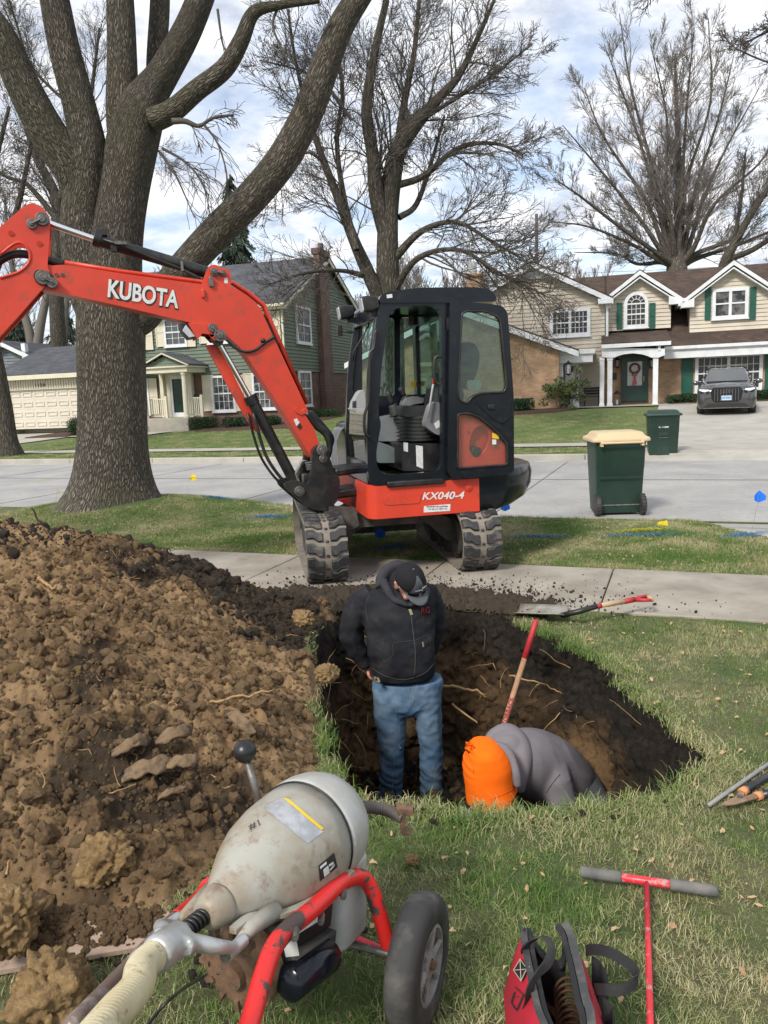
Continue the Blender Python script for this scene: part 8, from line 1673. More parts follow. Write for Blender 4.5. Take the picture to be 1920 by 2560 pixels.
for sx in (-1, 1):
    P = [hipP+Vector((sx*.09, .02, 0)), hipP+Vector((sx*.16-.08, -.34, 0)), hipP+Vector((sx*.15-.03, -.16, -.40))]; mb.tube([tuple(p) for p in spline([tuple(q) for q in P], 5)], [float(x[0]) for x in spline([(.11,), (.085,), (.07,)], 5)], 14)
mb.ball(hipP+Vector((0, .02, -.06)), (.15, .13, .12)); remesh(mb, 'trousers', mat('dark_work_trousers', (.04, .045, .05), .9, bump=.3), man2, .012, 5, (.006, 9, 2))
for sx in (-1, 1): mb = MB(); b = hipP+Vector((sx*.15-.03, -.16, 0)); mb.ball((b.x, b.y-.05, .05), (.052, .14, .05)); mb.ball((b.x, b.y+.03, .09), (.05, .06, .09)); remesh(mb, 'boot', m_boot, man2, .012, 3)
# ================================================================== DRAIN MACHINE
def zA(X, Y): return (X/1.4426, 1800+Y/1.4426)
def zD(X, Y): return (380+X/3.19, 1940+Y/3.19)
m_shell = mat('scuffed_grey_shell', (.35, .345, .30), .5, (.27, .22, .15), 7, .42, .66, bump=.15, bscale=60, bdist=.002, col3=(.16, .085, .045), n3=16, lo3=.53, hi3=.68, amt3=.75)
m_shellw = mat('white_rear_shell', (.43, .435, .42), .45, (.32, .30, .25), 6, .45, .68, bump=.06, bscale=60, col3=(.22, .16, .11), n3=16, lo3=.6, hi3=.78, amt3=.45)
m_alu = mat('worn_cast_aluminium', (.50, .51, .50), .42, (.34, .33, .30), 12, .4, .7, metal=.55, bump=.25, bscale=50, bdist=.003, col3=(.16, .14, .11), n3=20, lo3=.58, hi3=.72, amt3=.6)
m_rust = mat('rusty_iron', (.12, .062, .032), .85, (.20, .12, .07), 14, bump=.8, bscale=50, bdist=.006, col3=(.05, .035, .028), n3=9, lo3=.5, hi3=.65)
def chipped(name, paint, under, lo=.54, hi=.57, sc=9):
    m = mat(name, paint, .35, bump=.1, bscale=60); nt = m.node_tree; L = nt.links.new; b = nt.nodes['Principled BSDF']; tc = N(nt, 'ShaderNodeTexCoord'); n = N(nt, 'ShaderNodeTexNoise', i_Scale=sc, i_Detail=9, i_Roughness=.68); L(tc.outputs['Object'], n.inputs[0])
    r = N(nt, 'ShaderNodeMapRange', i_1=lo, i_2=hi); L(n.outputs[0], r.inputs[0]); mx = N(nt, 'ShaderNodeMix', data_type='RGBA'); L(r.outputs[0], mx.inputs[0]); mx.inputs[6].default_value = srgb(paint); mx.inputs[7].default_value = srgb(under); L(mx.outputs[2], b.inputs['Base Color']); q = N(nt, 'ShaderNodeMapRange', i_3=.33, i_4=.6); L(r.outputs[0], q.inputs[0]); L(q.outputs[0], b.inputs['Roughness']); return m
m_rchip = chipped('chipped_red_tube', (.66, .022, .02), (.075, .05, .045)); m_pipe = chipped('bare_steel_pipe', (.17, .12, .10), (.30, .27, .25), .5, .62, 14); m_pink = chipped('worn_red_rod', (.62, .035, .05), (.48, .26, .24), .54, .62, 30)
m_hose = mat('cream_ribbed_hose', (.58, .52, .34), .6, (.48, .40, .24), 9, .4, .65, bump=.2, col3=(.20, .14, .07), n3=26, lo3=.56, hi3=.68, amt3=.8)
ND, RD = AT(545, 2262, 1.52), AT(838, 2032, 1.98); AXD = (RD-ND); LD = AXD.length; AXD.normalize()
MBASE = Vector((-.22, 1.8, 0)); dm = empty('drain_machine', MBASE, 'grey bell-shaped drain cleaning machine on a chipped red tube frame with wheels', 'drain cleaning machine')
XD = AXD.cross(Vector((0, 0, 1))).normalized(); ZD = XD.cross(AXD).normalized(); MD = Matrix((XD, ZD, AXD)).transposed().to_4x4(); MD = Matrix.Translation(ND-MBASE) @ MD      # local: x right, y up, z along the axis to the rear
prof = [(.040, -.002), (.047, .0), (.060, .022), (.086, .065), (.120, .125), (.147, .19), (.162, .26), (.169, .33), (.171, .39)]
prf2 = [(.174, .392), (.176, .41), (.175, .45), (.168, .49), (.152, .53), (.125, .563), (.09, .585), (.045, .596), (.004, .598)]
KL = LD/.56
def P_(l): return [(r*.85, z*KL*.97) for r, z in l]
mb = MB(); mb.lathe(P_(prof), MD, 48); body = mb.build('front_shell', m_shell, dm, True)
mb = MB(); mb.lathe(P_(prf2), MD, 48); rear = mb.build('rear_dome', m_shellw, dm, True)
mb = MB(); mb.loft([[MD @ Vector(((.1458+.0032*cos(b_))*cos(t), (.1458+.0032*cos(b_))*sin(t), .377*KL+.003*sin(b_))) for b_ in np.linspace(0, 2*pi, 8, endpoint=False)] for t in np.linspace(0, 2*pi, 61)], cap=False); mb.build('seam_band', m_blk, dm, True)
# flange where the two half shells meet, low on the sides
mb = MB()
for sx in (-1, 1):
    pts = [(.070, -.03, -.03), (.074, -.03, .03), (.10, -.035, .07), (.125, -.045, .10), (.150, -.055, .17), (.166, -.06, .25), (.172, -.06, .33), (.174, -.06, .39)]; R = []
    for r, y, z in spline([(a*.85, b*.9, c*.97) for a, b, c in pts], 4): x = sx*sqrt(max(r*r-y*y, .001)); R.append([MD @ Vector((x*.97, y+.007, z*KL)), MD @ Vector((x+sx*.017, y+.005, z*KL)), MD @ Vector((x+sx*.017, y-.006, z*KL)), MD @ Vector((x*.97, y-.008, z*KL))])
    mb.loft(R)
mb.build('shell_flange', m_shell, dm, smooth='auto')
# lugs at the nose
for sx in (-1, 1): mb = MB(); mb.tube([MD @ Vector((sx*.088, -.035, .09)), MD @ Vector((sx*.080, -.036, .01)), MD @ Vector((sx*.082, -.04, -.035))], [.024, .017, .010], 12); mb.build('nose_lug', m_shell, dm, True)
mb = MB(); mb.lathe([(.045, .006), (.046, -.002), (.043, -.014), (.038, -.035), (.029, -.048), (.022, -.05)], MD, 32); mb.build('nose_cup', m_shell, dm, True)
mb = MB(); P = [MD @ Vector((.016*cos(t), .016*sin(t), -.04-.0020*t)) for t in np.arange(0, 2*pi*6, .35)]; mb.tube(P, .0042, 7); mb.build('spring_coil', m_blk, dm, True)
# cast yoke and hose collar
C1, C2 = Vector(AT(*zD(45, 1420), 1.30)-MBASE), Vector(AT(*zD(225, 1275), 1.375)-MBASE); cd = (C2-C1).normalized()
mb = MB(); mb.tube([C1-cd*.01, C1, C1+cd*.015, (C1+C2)/2, C2], [.032, .036, .036, .034, .031], 28)
for sx in (-1, 1):
    tip = MD @ Vector((sx*.088, -.04, -.055)); a = C2+(MD.to_3x3() @ Vector((sx*.035, -.005, 0))); b = (a*.55+tip*.45)+(MD.to_3x3() @ Vector((sx*.018, .004, -.004))); P = spline([tuple(C1*.4+C2*.6+(MD.to_3x3() @ Vector((sx*.03, 0, 0)))), tuple(a), tuple(b), tuple(tip)], 5); mb.tube(P, [.021-.009*i/(len(P)-1) for i in range(len(P))], 12); mb.cyl(tip-(MD.to_3x3() @ Vector((0, 0, .03))), tip+(MD.to_3x3() @ Vector((0, 0, .035))), .0145, n=16)
yk = remesh(mb, 'cast_yoke', m_alu, dm, .0045, 5)
for sx in (-1, 1): tip = MD @ Vector((sx*.088, -.04, -.055)); mb = MB(); mb.cyl(tip-(MD.to_3x3() @ Vector((0, 0, .037))), tip-(MD.to_3x3() @ Vector((0, 0, .028))), .011, n=14); mb.build('bolt', m_pin, yk)
mb = MB(); e = AT(*zA(300, 1190), .98)-MBASE; H_ = spline([tuple(C1+cd*.02), tuple(C1-cd*.05), tuple(AT(*zA(492, 965), 1.17)-MBASE), tuple(AT(*zA(408, 1060), 1.08)-MBASE), tuple(e)], 32); mb.tube(H_, [.0270+(.0024 if i % 3 == 0 else 0) for i in range(len(H_))], 24); mb.build('guide_hose', m_hose, dm, True)
# lever
mb = MB(); a, b = AT(*zA(940, 310), 1.82)-MBASE, AT(*zA(886, 130), 1.86)-MBASE; mb.cyl(a, b, .0095, n=14); mb.build('lever_rod', m_pin, dm, True); mb = MB(); mb.ball(AT(*zA(883, 113), 1.86)-MBASE, .030, 24, 16); mb.build('lever_knob', mat('black_ball_knob', (.012, .012, .013), .35, (.03, .03, .03), 20, .5, .7), dm, True)
# flexible conduit at the rear
mb = MB(); C_ = spline([tuple(AT(*zA(p[0], p[1]), d)-MBASE) for p, d in (((1225, 345), 2.02), ((1270, 322), 2.04), ((1330, 315), 2.06), ((1395, 325), 2.06), ((1452, 352), 2.04))], 26); mb.tube(C_, [.0165+(.0022 if (i//2) % 2 else 0) for i in range(len(C_))], 16); mb.build('flexible_conduit', mat('grey_conduit', (.13, .115, .105), .6, (.09, .075, .065), 12), dm, True)
mb = MB(); P = [AT(*zA(*p), 2.03)-MBASE for p in ((1430, 322), (1490, 325), (1488, 345), (1462, 350), (1465, 405), (1485, 418), (1450, 418), (1440, 370))]; k = len(P); mb.v = [tuple(p) for p in P]+[tuple(p+Vector((0, .028, .004))) for p in P]; mb.f = [tuple(range(k)), tuple(range(2*k-1, k-1, -1))]+[(i, (i+1) % k, (i+1) % k+k, i+k) for i in range(k)]; mb.build('conduit_clip', m_rust, dm)
# red tube frame
def dpt(X, Y, D): return AT(*zA(X, Y), D)-MBASE
P = spline([tuple(dpt(*p)) for p in ((870, 1180, 1.22), (905, 1080, 1.28), (950, 920, 1.37), (990, 815, 1.44), (1050, 745, 1.52), (1130, 680, 1.60), (1215, 600, 1.70), (1262, 572, 1.76), (1305, 568, 1.80), (1340, 610, 1.81), (1372, 710, 1.80), (1405, 820, 1.79), (1450, 880, 1.79))], 6)
mb = MB(); mb.tube(P, .0205, 20); mb.build('frame_tube', m_rchip, dm, True)
mb = MB(); mb.tube([dpt(870, 1180, 1.22), dpt(855, 1240, 1.18)], .0205, 16); mb.build('frame_handle', m_pipe, dm, True)
P = spline([tuple(dpt(*p)) for p in ((740, 610, 1.90), (705, 650, 1.84), (640, 705, 1.74), (580, 765, 1.62), (430, 925, 1.40), (250, 1110, 1.18))], 6)
mb = MB(); mb.tube(P[:14], .0165, 16); mb.build('far_frame_tube', m_rchip, dm, True); mb = MB(); mb.tube(P[13:], .0165, 16); mb.build('far_handle', m_pipe, dm, True)
mb = MB(); mb.tube([dpt(1190, 762, 2.0), dpt(1300, 800, 1.92), dpt(1405, 845, 1.83)], .0135, 14); mb.build('lower_brace', m_pink, dm, True)
mb = MB(); mb.tube([dpt(740, 610, 1.90), dpt(860, 480, 2.12), dpt(900, 560, 2.16)], .0205, 14); mb.build('far_rear_tube', m_rchip, dm, True)
# wheels
hub = AT(*zA(1510, 900), 1.74)-MBASE; ax = Vector((.925, -.38, 0)).normalized(); hub.z = .166
m_tyre = mat('dusty_black_tyre', (.030, .030, .030), .75, (.085, .08, .072), 9, .5, .7, bump=.3, bscale=40, bdist=.003, col3=(.12, .10, .08), n3=18, lo3=.6, hi3=.75, amt3=.5); m_rim = mat('grey_cast_rim', (.30, .30, .29), .5, (.20, .19, .17), 14, metal=.2, bump=.15)
def wheel(c, parent, sg=1):
    z = ax*sg; x = z.cross(Vector((0, 0, 1))).normalized(); y = z.cross(x); M_ = Matrix.Translation(c) @ Matrix((x, y, z)).transposed().to_4x4() @ Matrix.Scale(1.1, 4)
    mb = MB(); mb.lathe([(.085, -.030), (.088, -.036), (.118, -.037), (.138, -.032), (.148, -.020), (.150, -.004), (.150, .004), (.148, .020), (.138, .032), (.118, .037), (.088, .036), (.085, .030)], M_, 48, cap=False); t = mb.build('tyre', m_tyre, parent, True)
    mb = MB(); mb.lathe([(.02, -.03), (.087, -.03), (.087, .032), (.078, .034), (.074, .012), (.034, .010), (.032, .03), (.014, .032), (.014, .0)], M_, 40)
    for k in range(6): a = 2*pi*k/6; mb.tube([M_ @ Vector((.028*cos(a), .028*sin(a), .022)), M_ @ Vector((.055*cos(a+.12), .055*sin(a+.12), .027)), M_ @ Vector((.080*cos(a+.05), .080*sin(a+.05), .026))], [.010, .008, .009], 8)
    mb.build('rim', m_rim, t, smooth='auto'); mb = MB(); mb.cyl(c+z*.0, c+z*.046, .011, n=12); mb.build('hub_nut', m_rust, t)
wheel(hub, dm); h2_ = hub-ax*.50; h2_.z = hub.z; wheel(h2_, dm, -1); mb = MB(); mb.cyl(hub, h2_, .010, n=12); mb.build('axle', m_pin, dm)
# motor slung underneath
MA = Vector(dpt(850, 905, 1.55)); md = AXD*1.0; md = Vector((md.x, md.y, 0)).normalized()
def mcyl(name, c, prof_, m, n=32): 
    z = md; x = z.cross(Vector((0, 0, 1))).normalized(); y = z.cross(x); mb = MB(); mb.lathe(prof_, Matrix.Translation(c) @ Matrix((x, y, z)).transposed().to_4x4(), n); return mb.build(name, m, dm, smooth='auto')
mo = mcyl('gear_cover', MA, [(.018, -.026), (.030, -.024), (.032, -.006), (.075, -.004), (.090, .0), (.100, .012), (.102, .045), (.09, .05)], m_rust)
noise_mesh(mo, .004, 18, 2)
z = md; x = z.cross(Vector((0, 0, 1))).normalized(); y = z.cross(x); T_ = Matrix.Translation(MA) @ Matrix((x, y, z)).transposed().to_4x4()
for k in range(12): mb = MB(); a = 2*pi*k/12; mb.beam(T_ @ Vector((.070*cos(a), .070*sin(a), -.004)), T_ @ Vector((.100*cos(a), .100*sin(a), .0)), .012, .012); mb.build('cover_rib', m_rust, mo)
mcyl('motor_body', MA, [(.074, .045), (.080, .055), (.080, .22), (.07, .235), (.02, .24)], m_under)
q0, q1 = dpt(1045, 950, 1.52), dpt(1180, 850, 1.66); mb = MB(); d = (q1-q0).normalized(); mb.tube([q0-d*.012, q0-d*.006, q0, q1, q1+d*.01, q1+d*.016], [.012, .032, .040, .040, .034, .012], 24); mb.build('capacitor', m_navy, dm, True)
mb = MB(); mb.beam(dpt(1020, 880, 1.56), dpt(1170, 780, 1.72), .07, .05); mb.build('capacitor_bracket', m_under, dm, bevel=.006)
mb = MB(); mb.beam(dpt(1075, 770, 1.60), dpt(1190, 700, 1.72), .012, .055); mb.build('mount_rail', m_blk, dm, bevel=.002); mb = MB(); mb.beam(dpt(1078, 752, 1.585), dpt(1150, 708, 1.66), .004, .02); mb.build('rail_sticker', m_sticker, dm); mb = MB(); mb.beam(dpt(1040, 780, 1.52), dpt(1055, 850, 1.53), .03, .004, up=(0, -1, 0)); mb.build('warning_label', m_sticker, dm)
mb = MB(); mb.loft([[MD @ Vector((x, y, z)) for x, z in rrect(.05, .36*KL, .132, .52*KL, .03, 4)] for y in (-.06, -.20, -.27)]); mb.build('rear_skirt', m_shellw, dm, bevel=.01)
for X, Y, D in ((1160, 700, 1.615), (1068, 755, 1.50), (1240, 612, 1.70)): mb = MB(); p = dpt(X, Y, D); mb.cyl(p+Vector((.0, -.03, .0)), p, .008, n=6); mb.build('frame_bolt', m_pin, dm)
# decals wrapped on the shell
bb = bvh_of(body, Matrix.Translation(MBASE))
m_foil = mat('scratched_foil_label', (.55, .56, .57), .3, (.40, .41, .42), 30, .4, .6, metal=.5)
patch('foil_label', zD, [(885, 250), (1040, 175), (1365, 445), (1240, 540)], bb, m_foil, body, MBASE, .0012, 14); patch('caution_stripe', zD, [(1045, 180), (1085, 185), (1368, 420), (1345, 435)], bb, m_yst, body, MBASE, .002, 12)
dp = patch('rating_plate', zD, [(1325, 715), (1450, 610), (1478, 725), (1338, 840)], bb, m_print, body, MBASE, .0012, 6)
for q in ([(1335, 722), (1385, 680), (1388, 700), (1338, 742)], [(1360, 745), (1400, 710), (1412, 770), (1370, 805)], [(1405, 705), (1440, 680), (1445, 700), (1408, 722)], [(1410, 745), (1450, 700), (1452, 712), (1415, 757)]): patch('printed_box', zD, q, bb, m_sticker, dp, MBASE, .002, 2)
pt, nr = onto(bb, *zD(825, 390), .0015); x_ = (onto(bb, *zD(880, 365), .0015)[0]-pt).normalized(); y_ = nr.cross(x_); M4 = Matrix.Translation(pt-MBASE) @ Matrix((x_, y_, nr)).transposed().to_4x4(); lettering('#1', .030, m_jseam, body, M4, .0006, 0)
# power cord
mb = MB(); P = []
for X, Y, zz in ((790, 912, .30), (740, 925, .24), (690, 950, .15), (640, 985, .07), (590, 1030, .03), (540, 1090, .02), (470, 1180, .015)): g = G(*zA(X, Y), zz); P.append(tuple(g-MBASE))
mb.tube(spline(P, 6), .0045, 8); mb.build('power_cord', m_blk, dm, True)
# ================================================================== TOOL BAG
def zB(X, Y): return (1230+X/4.046, 2250+Y/4.046)
m_rbag = mat('red_nylon', (.42, .012, .03), .75, (.34, .01, .024), 6, bump=.4, bscale=300, bdist=.001, col3=(.20, .05, .05), n3=12, lo3=.6, hi3=.75, amt3=.5); m_bbag = mat('black_webbing', (.014, .014, .016), .8, (.045, .042, .038), 9, .5, .7, bump=.4, bscale=260, bdist=.001); m_bin_ = mat('black_bag_lining', (.010, .010, .010), .9); m_zipt = mat('dusty_zipper_tape', (.045, .047, .05), .7, (.11, .10, .085), 20, .48, .68)
GB = Vector((.36, 1.42, 0)); bag = empty('tool_bag', GB, 'open red and black tool bag with webbing handles standing on the grass', 'tool bag')
def BP(X, Y, z): return G(*zB(X, Y), z)-GB
zt = .30
Lr = [BP(X, Y, z) for X, Y, z in ((335, 300, .305), (345, 420, .30), (365, 560, .295), (405, 750, .29), (440, 930, .29), (480, 1100, .285), (560, 1300, .28), (620, 1480, .28))]
Rr = [BP(X, Y, z) for X, Y, z in ((720, 245, .315), (775, 330, .31), (820, 480, .305), (860, 640, .30), (900, 820, .295), (940, 1010, .29), (985, 1150, .285), (1010, 1400, .28))]
Ls, Rs = [Vector(p) for p in spline([tuple(p) for p in Lr], 4)], [Vector(p) for p in spline([tuple(p) for p in Rr], 4)]
def wall(rim, outx, name, m, h0=.0, push=.05, inward=.012):
    mb = MB(); R = []
    for p in rim: R.append([p+Vector((outx*.004, 0, 0)), Vector((p.x+outx*push*.55, p.y, p.z*.75)), Vector((p.x+outx*push, p.y, p.z*.45)), Vector((p.x+outx*push*.9, p.y, .01)), Vector((p.x+outx*(push*.9-.012), p.y, .01)), Vector((p.x+outx*(push-.012), p.y, p.z*.45)), Vector((p.x+outx*(push*.55-.010), p.y, p.z*.75)), p-Vector((outx*inward*.4, 0, 0))])
    mb.loft(R); return mb.build(name, m, bag, True)
wall(Ls, -1, 'side_panel', m_rbag, push=.055); wall(Rs, 1, 'side_panel', m_rbag, push=.065)
# floor, far end with a fold, near end
mb = MB(); n = len(Ls)
mb.loft([[Vector((Ls[i].x-.05, Ls[i].y, .012)), Vector((Rs[i].x+.058, Rs[i].y, .012))] for i in range(n)], closed=False); mb.build('bag_floor', m_bin_, bag)
mb = MB(); for_ = [BP(335, 300, .305), BP(440, 470, .28), BP(560, 600, .245), BP(690, 665, .22), BP(760, 470, .27), BP(720, 245, .315)]
yf = max(Ls[0].y, Rs[0].y); E_ = [Vector(p) for p in spline([tuple(p) for p in for_], 4)]; mb.loft([[p, Vector((p.x, yf+.01, p.z*.5)), Vector((p.x*1.02, yf+.015, .012)), Vector((p.x*1.02, yf+.025, .012)), Vector((p.x, yf+.022, p.z*.5)), p+Vector((0, .008, .004))] for p in E_]); mb.build('end_panel', m_bin_, bag, True)
mb = MB(); yn = min(Ls[-1].y, Rs[-1].y); mb.loft([[Vector((Ls[-1].x+(Rs[-1].x-Ls[-1].x)*f, yn-.004, z)) for z in (.01, .28)]+[Vector((Ls[-1].x+(Rs[-1].x-Ls[-1].x)*f, yn-.012, z)) for z in (.28, .01)] for f in np.linspace(-.2, 1.2, 8)]); mb.build('end_panel', m_rbag, bag)
def strap(pts, w, t, m, name, par, side=(1, 0, 0), n=6):
    mb = MB(); P = [Vector(p) for p in spline([tuple(p) for p in pts], n)]; R = []; k = len(P)
    for i in range(k):
        d = (P[min(i+1, k-1)]-P[max(i-1, 0)]).normalized(); s = Vector(side); s = (s-d*s.dot(d)).normalized(); u = d.cross(s); R.append([P[i]+s*w/2+u*t/2, P[i]+s*w/2-u*t/2, P[i]-s*w/2-u*t/2, P[i]-s*w/2+u*t/2])
    mb.loft(R); return mb.build(name, m, par, smooth='auto')
strap([p+Vector((-.004, 0, .004)) for p in Lr], .015, .005, m_zipt, 'zipper_band', bag, (1, 0, -.3)); strap([p+Vector((.002, 0, .004)) for p in Rr], .018, .005, m_zipt, 'zipper_band', bag, (1, 0, .3)); strap([p+Vector((.012, 0, -.004)) for p in Lr], .012, .005, m_bbag, 'trim', bag, (1, 0, -.6)); strap([p+Vector((-.014, 0, -.004)) for p in Rr], .014, .005, m_bbag, 'trim', bag, (1, 0, .6))
strap([p+Vector((0, 0, .003)) for p in E_[::3]], .022, .005, m_bbag, 'trim', bag, (0, 1, .3))
strap([BP(335, 560, .25), BP(340, 480, .31), BP(420, 400, .345), BP(520, 375, .36), BP(585, 430, .36), BP(600, 530, .355), BP(560, 640, .35), BP(480, 730, .345), BP(410, 830, .33), BP(380, 930, .30), BP(365, 1040, .25), BP(300, 1180, .18)], .021, .0035, m_bbag, 'handle', bag, (.75, .5, -.3))
strap([BP(950, 510, .27), BP(1040, 500, .30), BP(1160, 520, .32), BP(1300, 590, .32), BP(1420, 680, .31), BP(1465, 780, .30), BP(1400, 870, .29), BP(1280, 910, .285), BP(1150, 905, .28), BP(1040, 900, .25)], .023, .0035, m_bbag, 'handle', bag, (.2, .3, .9))
# side pocket, diamond patch, lettering on the left panel
mb = MB(); P = [BP(1010, 560, .24), BP(1100, 620, .22), BP(1175, 760, .20), BP(1180, 860, .18), BP(1080, 860, .2)]; mb.v = [tuple(p) for p in P]+[(p.x, p.y, .02) for p in P]; mb.f = [(0, 1, 6, 5), (1, 2, 7, 6), (2, 3, 8, 7), (3, 4, 9, 8)]; o = mb.build('side_pocket', m_bbag, bag, True); o.modifiers.new('s', 'SOLIDIFY').thickness = .006
mb = MB(); P = [BP(1110, 960, .23), BP(1220, 1060, .2), BP(1245, 1250, .18), BP(1150, 1400, .2)]; mb.v = [tuple(p) for p in P]+[(p.x, p.y, .02) for p in P]; mb.f = [(0, 1, 5, 4), (1, 2, 6, 5), (2, 3, 7, 6)]; o = mb.build('side_pocket', m_bbag, bag, True); o.modifiers.new('s', 'SOLIDIFY').thickness = .006
lp = [o for o in bag.children if o.name.startswith('side_panel')][0]; lb = bvh_of(lp, Matrix.Translation(GB))
patch('diamond_patch', zB, [(313, 600), (385, 700), (322, 832), (240, 715)], lb, m_bbag, bag, GB, .004, 6)
m_stitch = mat('white_stitch', (.40, .37, .28), .8)
mb = MB()
for a, b in (((313, 610), (322, 822)), ((250, 718), (375, 708)), ((313, 605), (380, 700)), ((380, 700), (322, 826)), ((322, 826), (246, 716)), ((246, 716), (313, 605))):
    P = [onto(lb, *zB(a[0]+(b[0]-a[0])*f, a[1]+(b[1]-a[1])*f), .007)[0]-GB for f in np.linspace(0, 1, 5)]; mb.tube(P, .0011, 5)
mb.build('stitching', m_stitch, bag)
for a, b in (((240, 880), (330, 960)), ((330, 960), (260, 1120)), ((260, 1120), (205, 1040)), ((205, 1040), (240, 930)), ((225, 990), (290, 975))):
    patch('printed_mark', zB, [(a[0]-9, a[1]), (a[0]+9, a[1]), (b[0]+9, b[1]), (b[0]-9, b[1])], lb, m_bbag, bag, GB, .003, 3)
# contents
m_coil = mat('rusty_spring', (.16, .085, .045), .6, (.07, .045, .03), 30, metal=.4, bump=.4)
c0_, c1_ = BP(760, 900, .17), BP(800, 1420, .08); mb = MB(); dv = c1_-c0_; P = []
for t in np.arange(0, 2*pi*8, .3): f = t/(2*pi*8); P.append(c0_+dv*f+Vector((.030*cos(t), .006*sin(t), .030*sin(t))))
mb.tube(P, .0042, 7); tag(mb.xf(Matrix.Translation(GB)).build('drain_spring', m_coil, None, True), 'rusty coiled spring lying inside the open red tool bag', 'spring')
mb = MB(); P = [BP(520, 990, .10), BP(620, 1080, .11), BP(700, 1200, .12), BP(730, 1340, .12), BP(700, 1345, .12), BP(660, 1220, .12), BP(590, 1120, .11), BP(500, 1020, .1)]; mb.v = [tuple(p) for p in P]+[tuple(p-Vector((0, 0, .004))) for p in P]; k = 8; mb.f = [tuple(range(k)), tuple(range(2*k-1, k-1, -1))]+[(i, (i+1) % k, (i+1) % k+k, i+k) for i in range(k)]; mb.xf(Matrix.Translation(GB)); tag(mb.build('hand_saw', m_coil), 'dull serrated steel saw lying beside the spring in the tool bag', 'saw')
# ================================================================== HAND TOOLS
def lz(p, dz): p = Vector(p); p.z = float(lawn_z(np.array(p.x), np.array(p.y)))+dz; return p
def zC(X, Y): return (1100+X/2.023, 1850+Y/2.023)
m_foam = mat('grey_foam_grip', (.10, .10, .098), .8, (.17, .16, .145), 9, .45, .65, bump=.4, bscale=80, bdist=.002)
A_, B_ = G(*zC(712, 665), .05), G(*zC(1400, 765), .05); T1 = G(*zC(1045, 715), .05); T2 = G(1628, 2640, .03)
tp_ = empty('probe_rod', T1, 'red T-handled probe rod with grey foam grips lying on the grass', 'probe'); A, B, T2 = A_-T1, B_-T1, T2-T1
mb = MB(); mb.cyl(A, B, .0135, n=18); mb.build('crossbar', m_pink, tp_, True); mb = MB(); mb.cyl(Vector((0, 0, 0)), T2, .0085, n=14); mb.build('shaft', m_pink, tp_, True)
for s, e in ((A-(B-A)*.005, A+(B-A)*.31), (A+(B-A)*.665, B+(B-A)*.005)):
    mb = MB(); k = 12; mb.tube([s+(e-s)*(i/k) for i in range(k+1)], [.0175+.0006*sin(i*2.1) for i in range(k)]+[.017], 18); mb.build('grip', m_foam, tp_, True)
# rod and loppers at the right edge
a, b = G(*zC(1358, 330), .03), G(2080, 1800, .03); mb = MB(); mb.cyl(a, b, .008, n=12); tag(mb.build('steel_rod', mat('grey_rod', (.18, .19, .19), .6, (.28, .28, .27), 20, bump=.3), None, True), 'thin grey rod lying behind the loppers at the right edge of the grass', 'rod')
J = G(*zC(1520, 285), .035); lo = empty('loppers', J, 'worn loppers with black handles and orange collars lying on the grass', 'loppers'); m_jaw = mat('rusty_tan_jaw', (.34, .24, .16), .6, (.22, .13, .08), 18, metal=.3, bump=.3); m_ocol = mat('orange_collar', (.62, .25, .10), .6); m_lop = chipped('black_handle_paint', (.02, .021, .024), (.42, .42, .42), .60, .66, 22)
def LP(X, Y, z=.035): return G(*zC(X, Y), z)-J
for k, pts in enumerate(([(1415, 338), (1440, 318), (1490, 295), (1520, 262), (1545, 265), (1530, 300), (1480, 322)], [(1440, 335), (1500, 300), (1540, 290), (1600, 275), (1612, 295), (1560, 310), (1490, 330)])):
    P = [LP(*p, .035+k*.006) for p in pts]; mb = MB(); n = len(P); mb.v = [tuple(p) for p in P]+[tuple(p+Vector((0, 0, .006))) for p in P]; mb.f = [tuple(range(n)), tuple(range(2*n-1, n-1, -1))]+[(i, (i+1) % n, (i+1) % n+n, i+n) for i in range(n)]; mb.build('jaw', m_jaw, lo, bevel=.001)
mb = MB(); p = LP(1517, 290, .045); mb.cyl(p, p+Vector((0, 0, .008)), .010, n=14); mb.build('pivot_bolt', m_pin, lo)
for s, e in (((1530, 262), (1850, 60)), ((1600, 285), (1900, 215))):
    a, b = LP(*s), LP(*e); d = (b-a).normalized(); mb = MB(); mb.cyl(a-d*.005, a+d*.022, .0165, n=16); mb.build('collar', m_ocol, lo, True); mb = MB(); mb.tube([a+d*.02, a+d*.10, b], [.0165, .014, .0125], 16); mb.build('handle', m_lop, lo, True)
# shovels
m_wood = mat('pale_ash_wood', (.50, .34, .20), .55, (.42, .27, .15), 10, bump=.1, stretch=(1, 1, 1)); m_wood2 = mat('worn_brown_wood', (.30, .155, .075), .6, (.40, .24, .14), 12); m_rgrip = mat('red_grip', (.42, .025, .03), .55, (.34, .02, .025), 10); m_blade = mat('muddy_steel_blade', (.42, .42, .38), .45, (.26, .22, .16), 14, metal=.5, bump=.2)
def wpt(X, Y, z): return G(*r3(X, Y), z)
SO = wpt(1100, 315, .02); sh = empty('shovel', SO, 'square-bladed shovel with black socket and red D-grip lying by the sidewalk', 'shovel')
b0 = [wpt(895, 298, .05), wpt(898, 312, .02), wpt(1000, 325, .02), wpt(1110, 322, .03), wpt(1125, 316, .05), wpt(1085, 300, .07), wpt(990, 292, .07)]
a, b, c_ = wpt(1090, 312, .05), wpt(1150, 298, .10), wpt(1230, 275, .12); e = wpt(1345, 255, .12); f = wpt(1385, 247, .12); g_ = wpt(1450, 240, .13)
bl0, bl1 = wpt(900, 305, .03), wpt(1105, 312, .045); ax_ = (bl1-bl0).normalized(); sd2 = Vector((0, 0, 1)).cross(ax_); mb = MB(); R = []
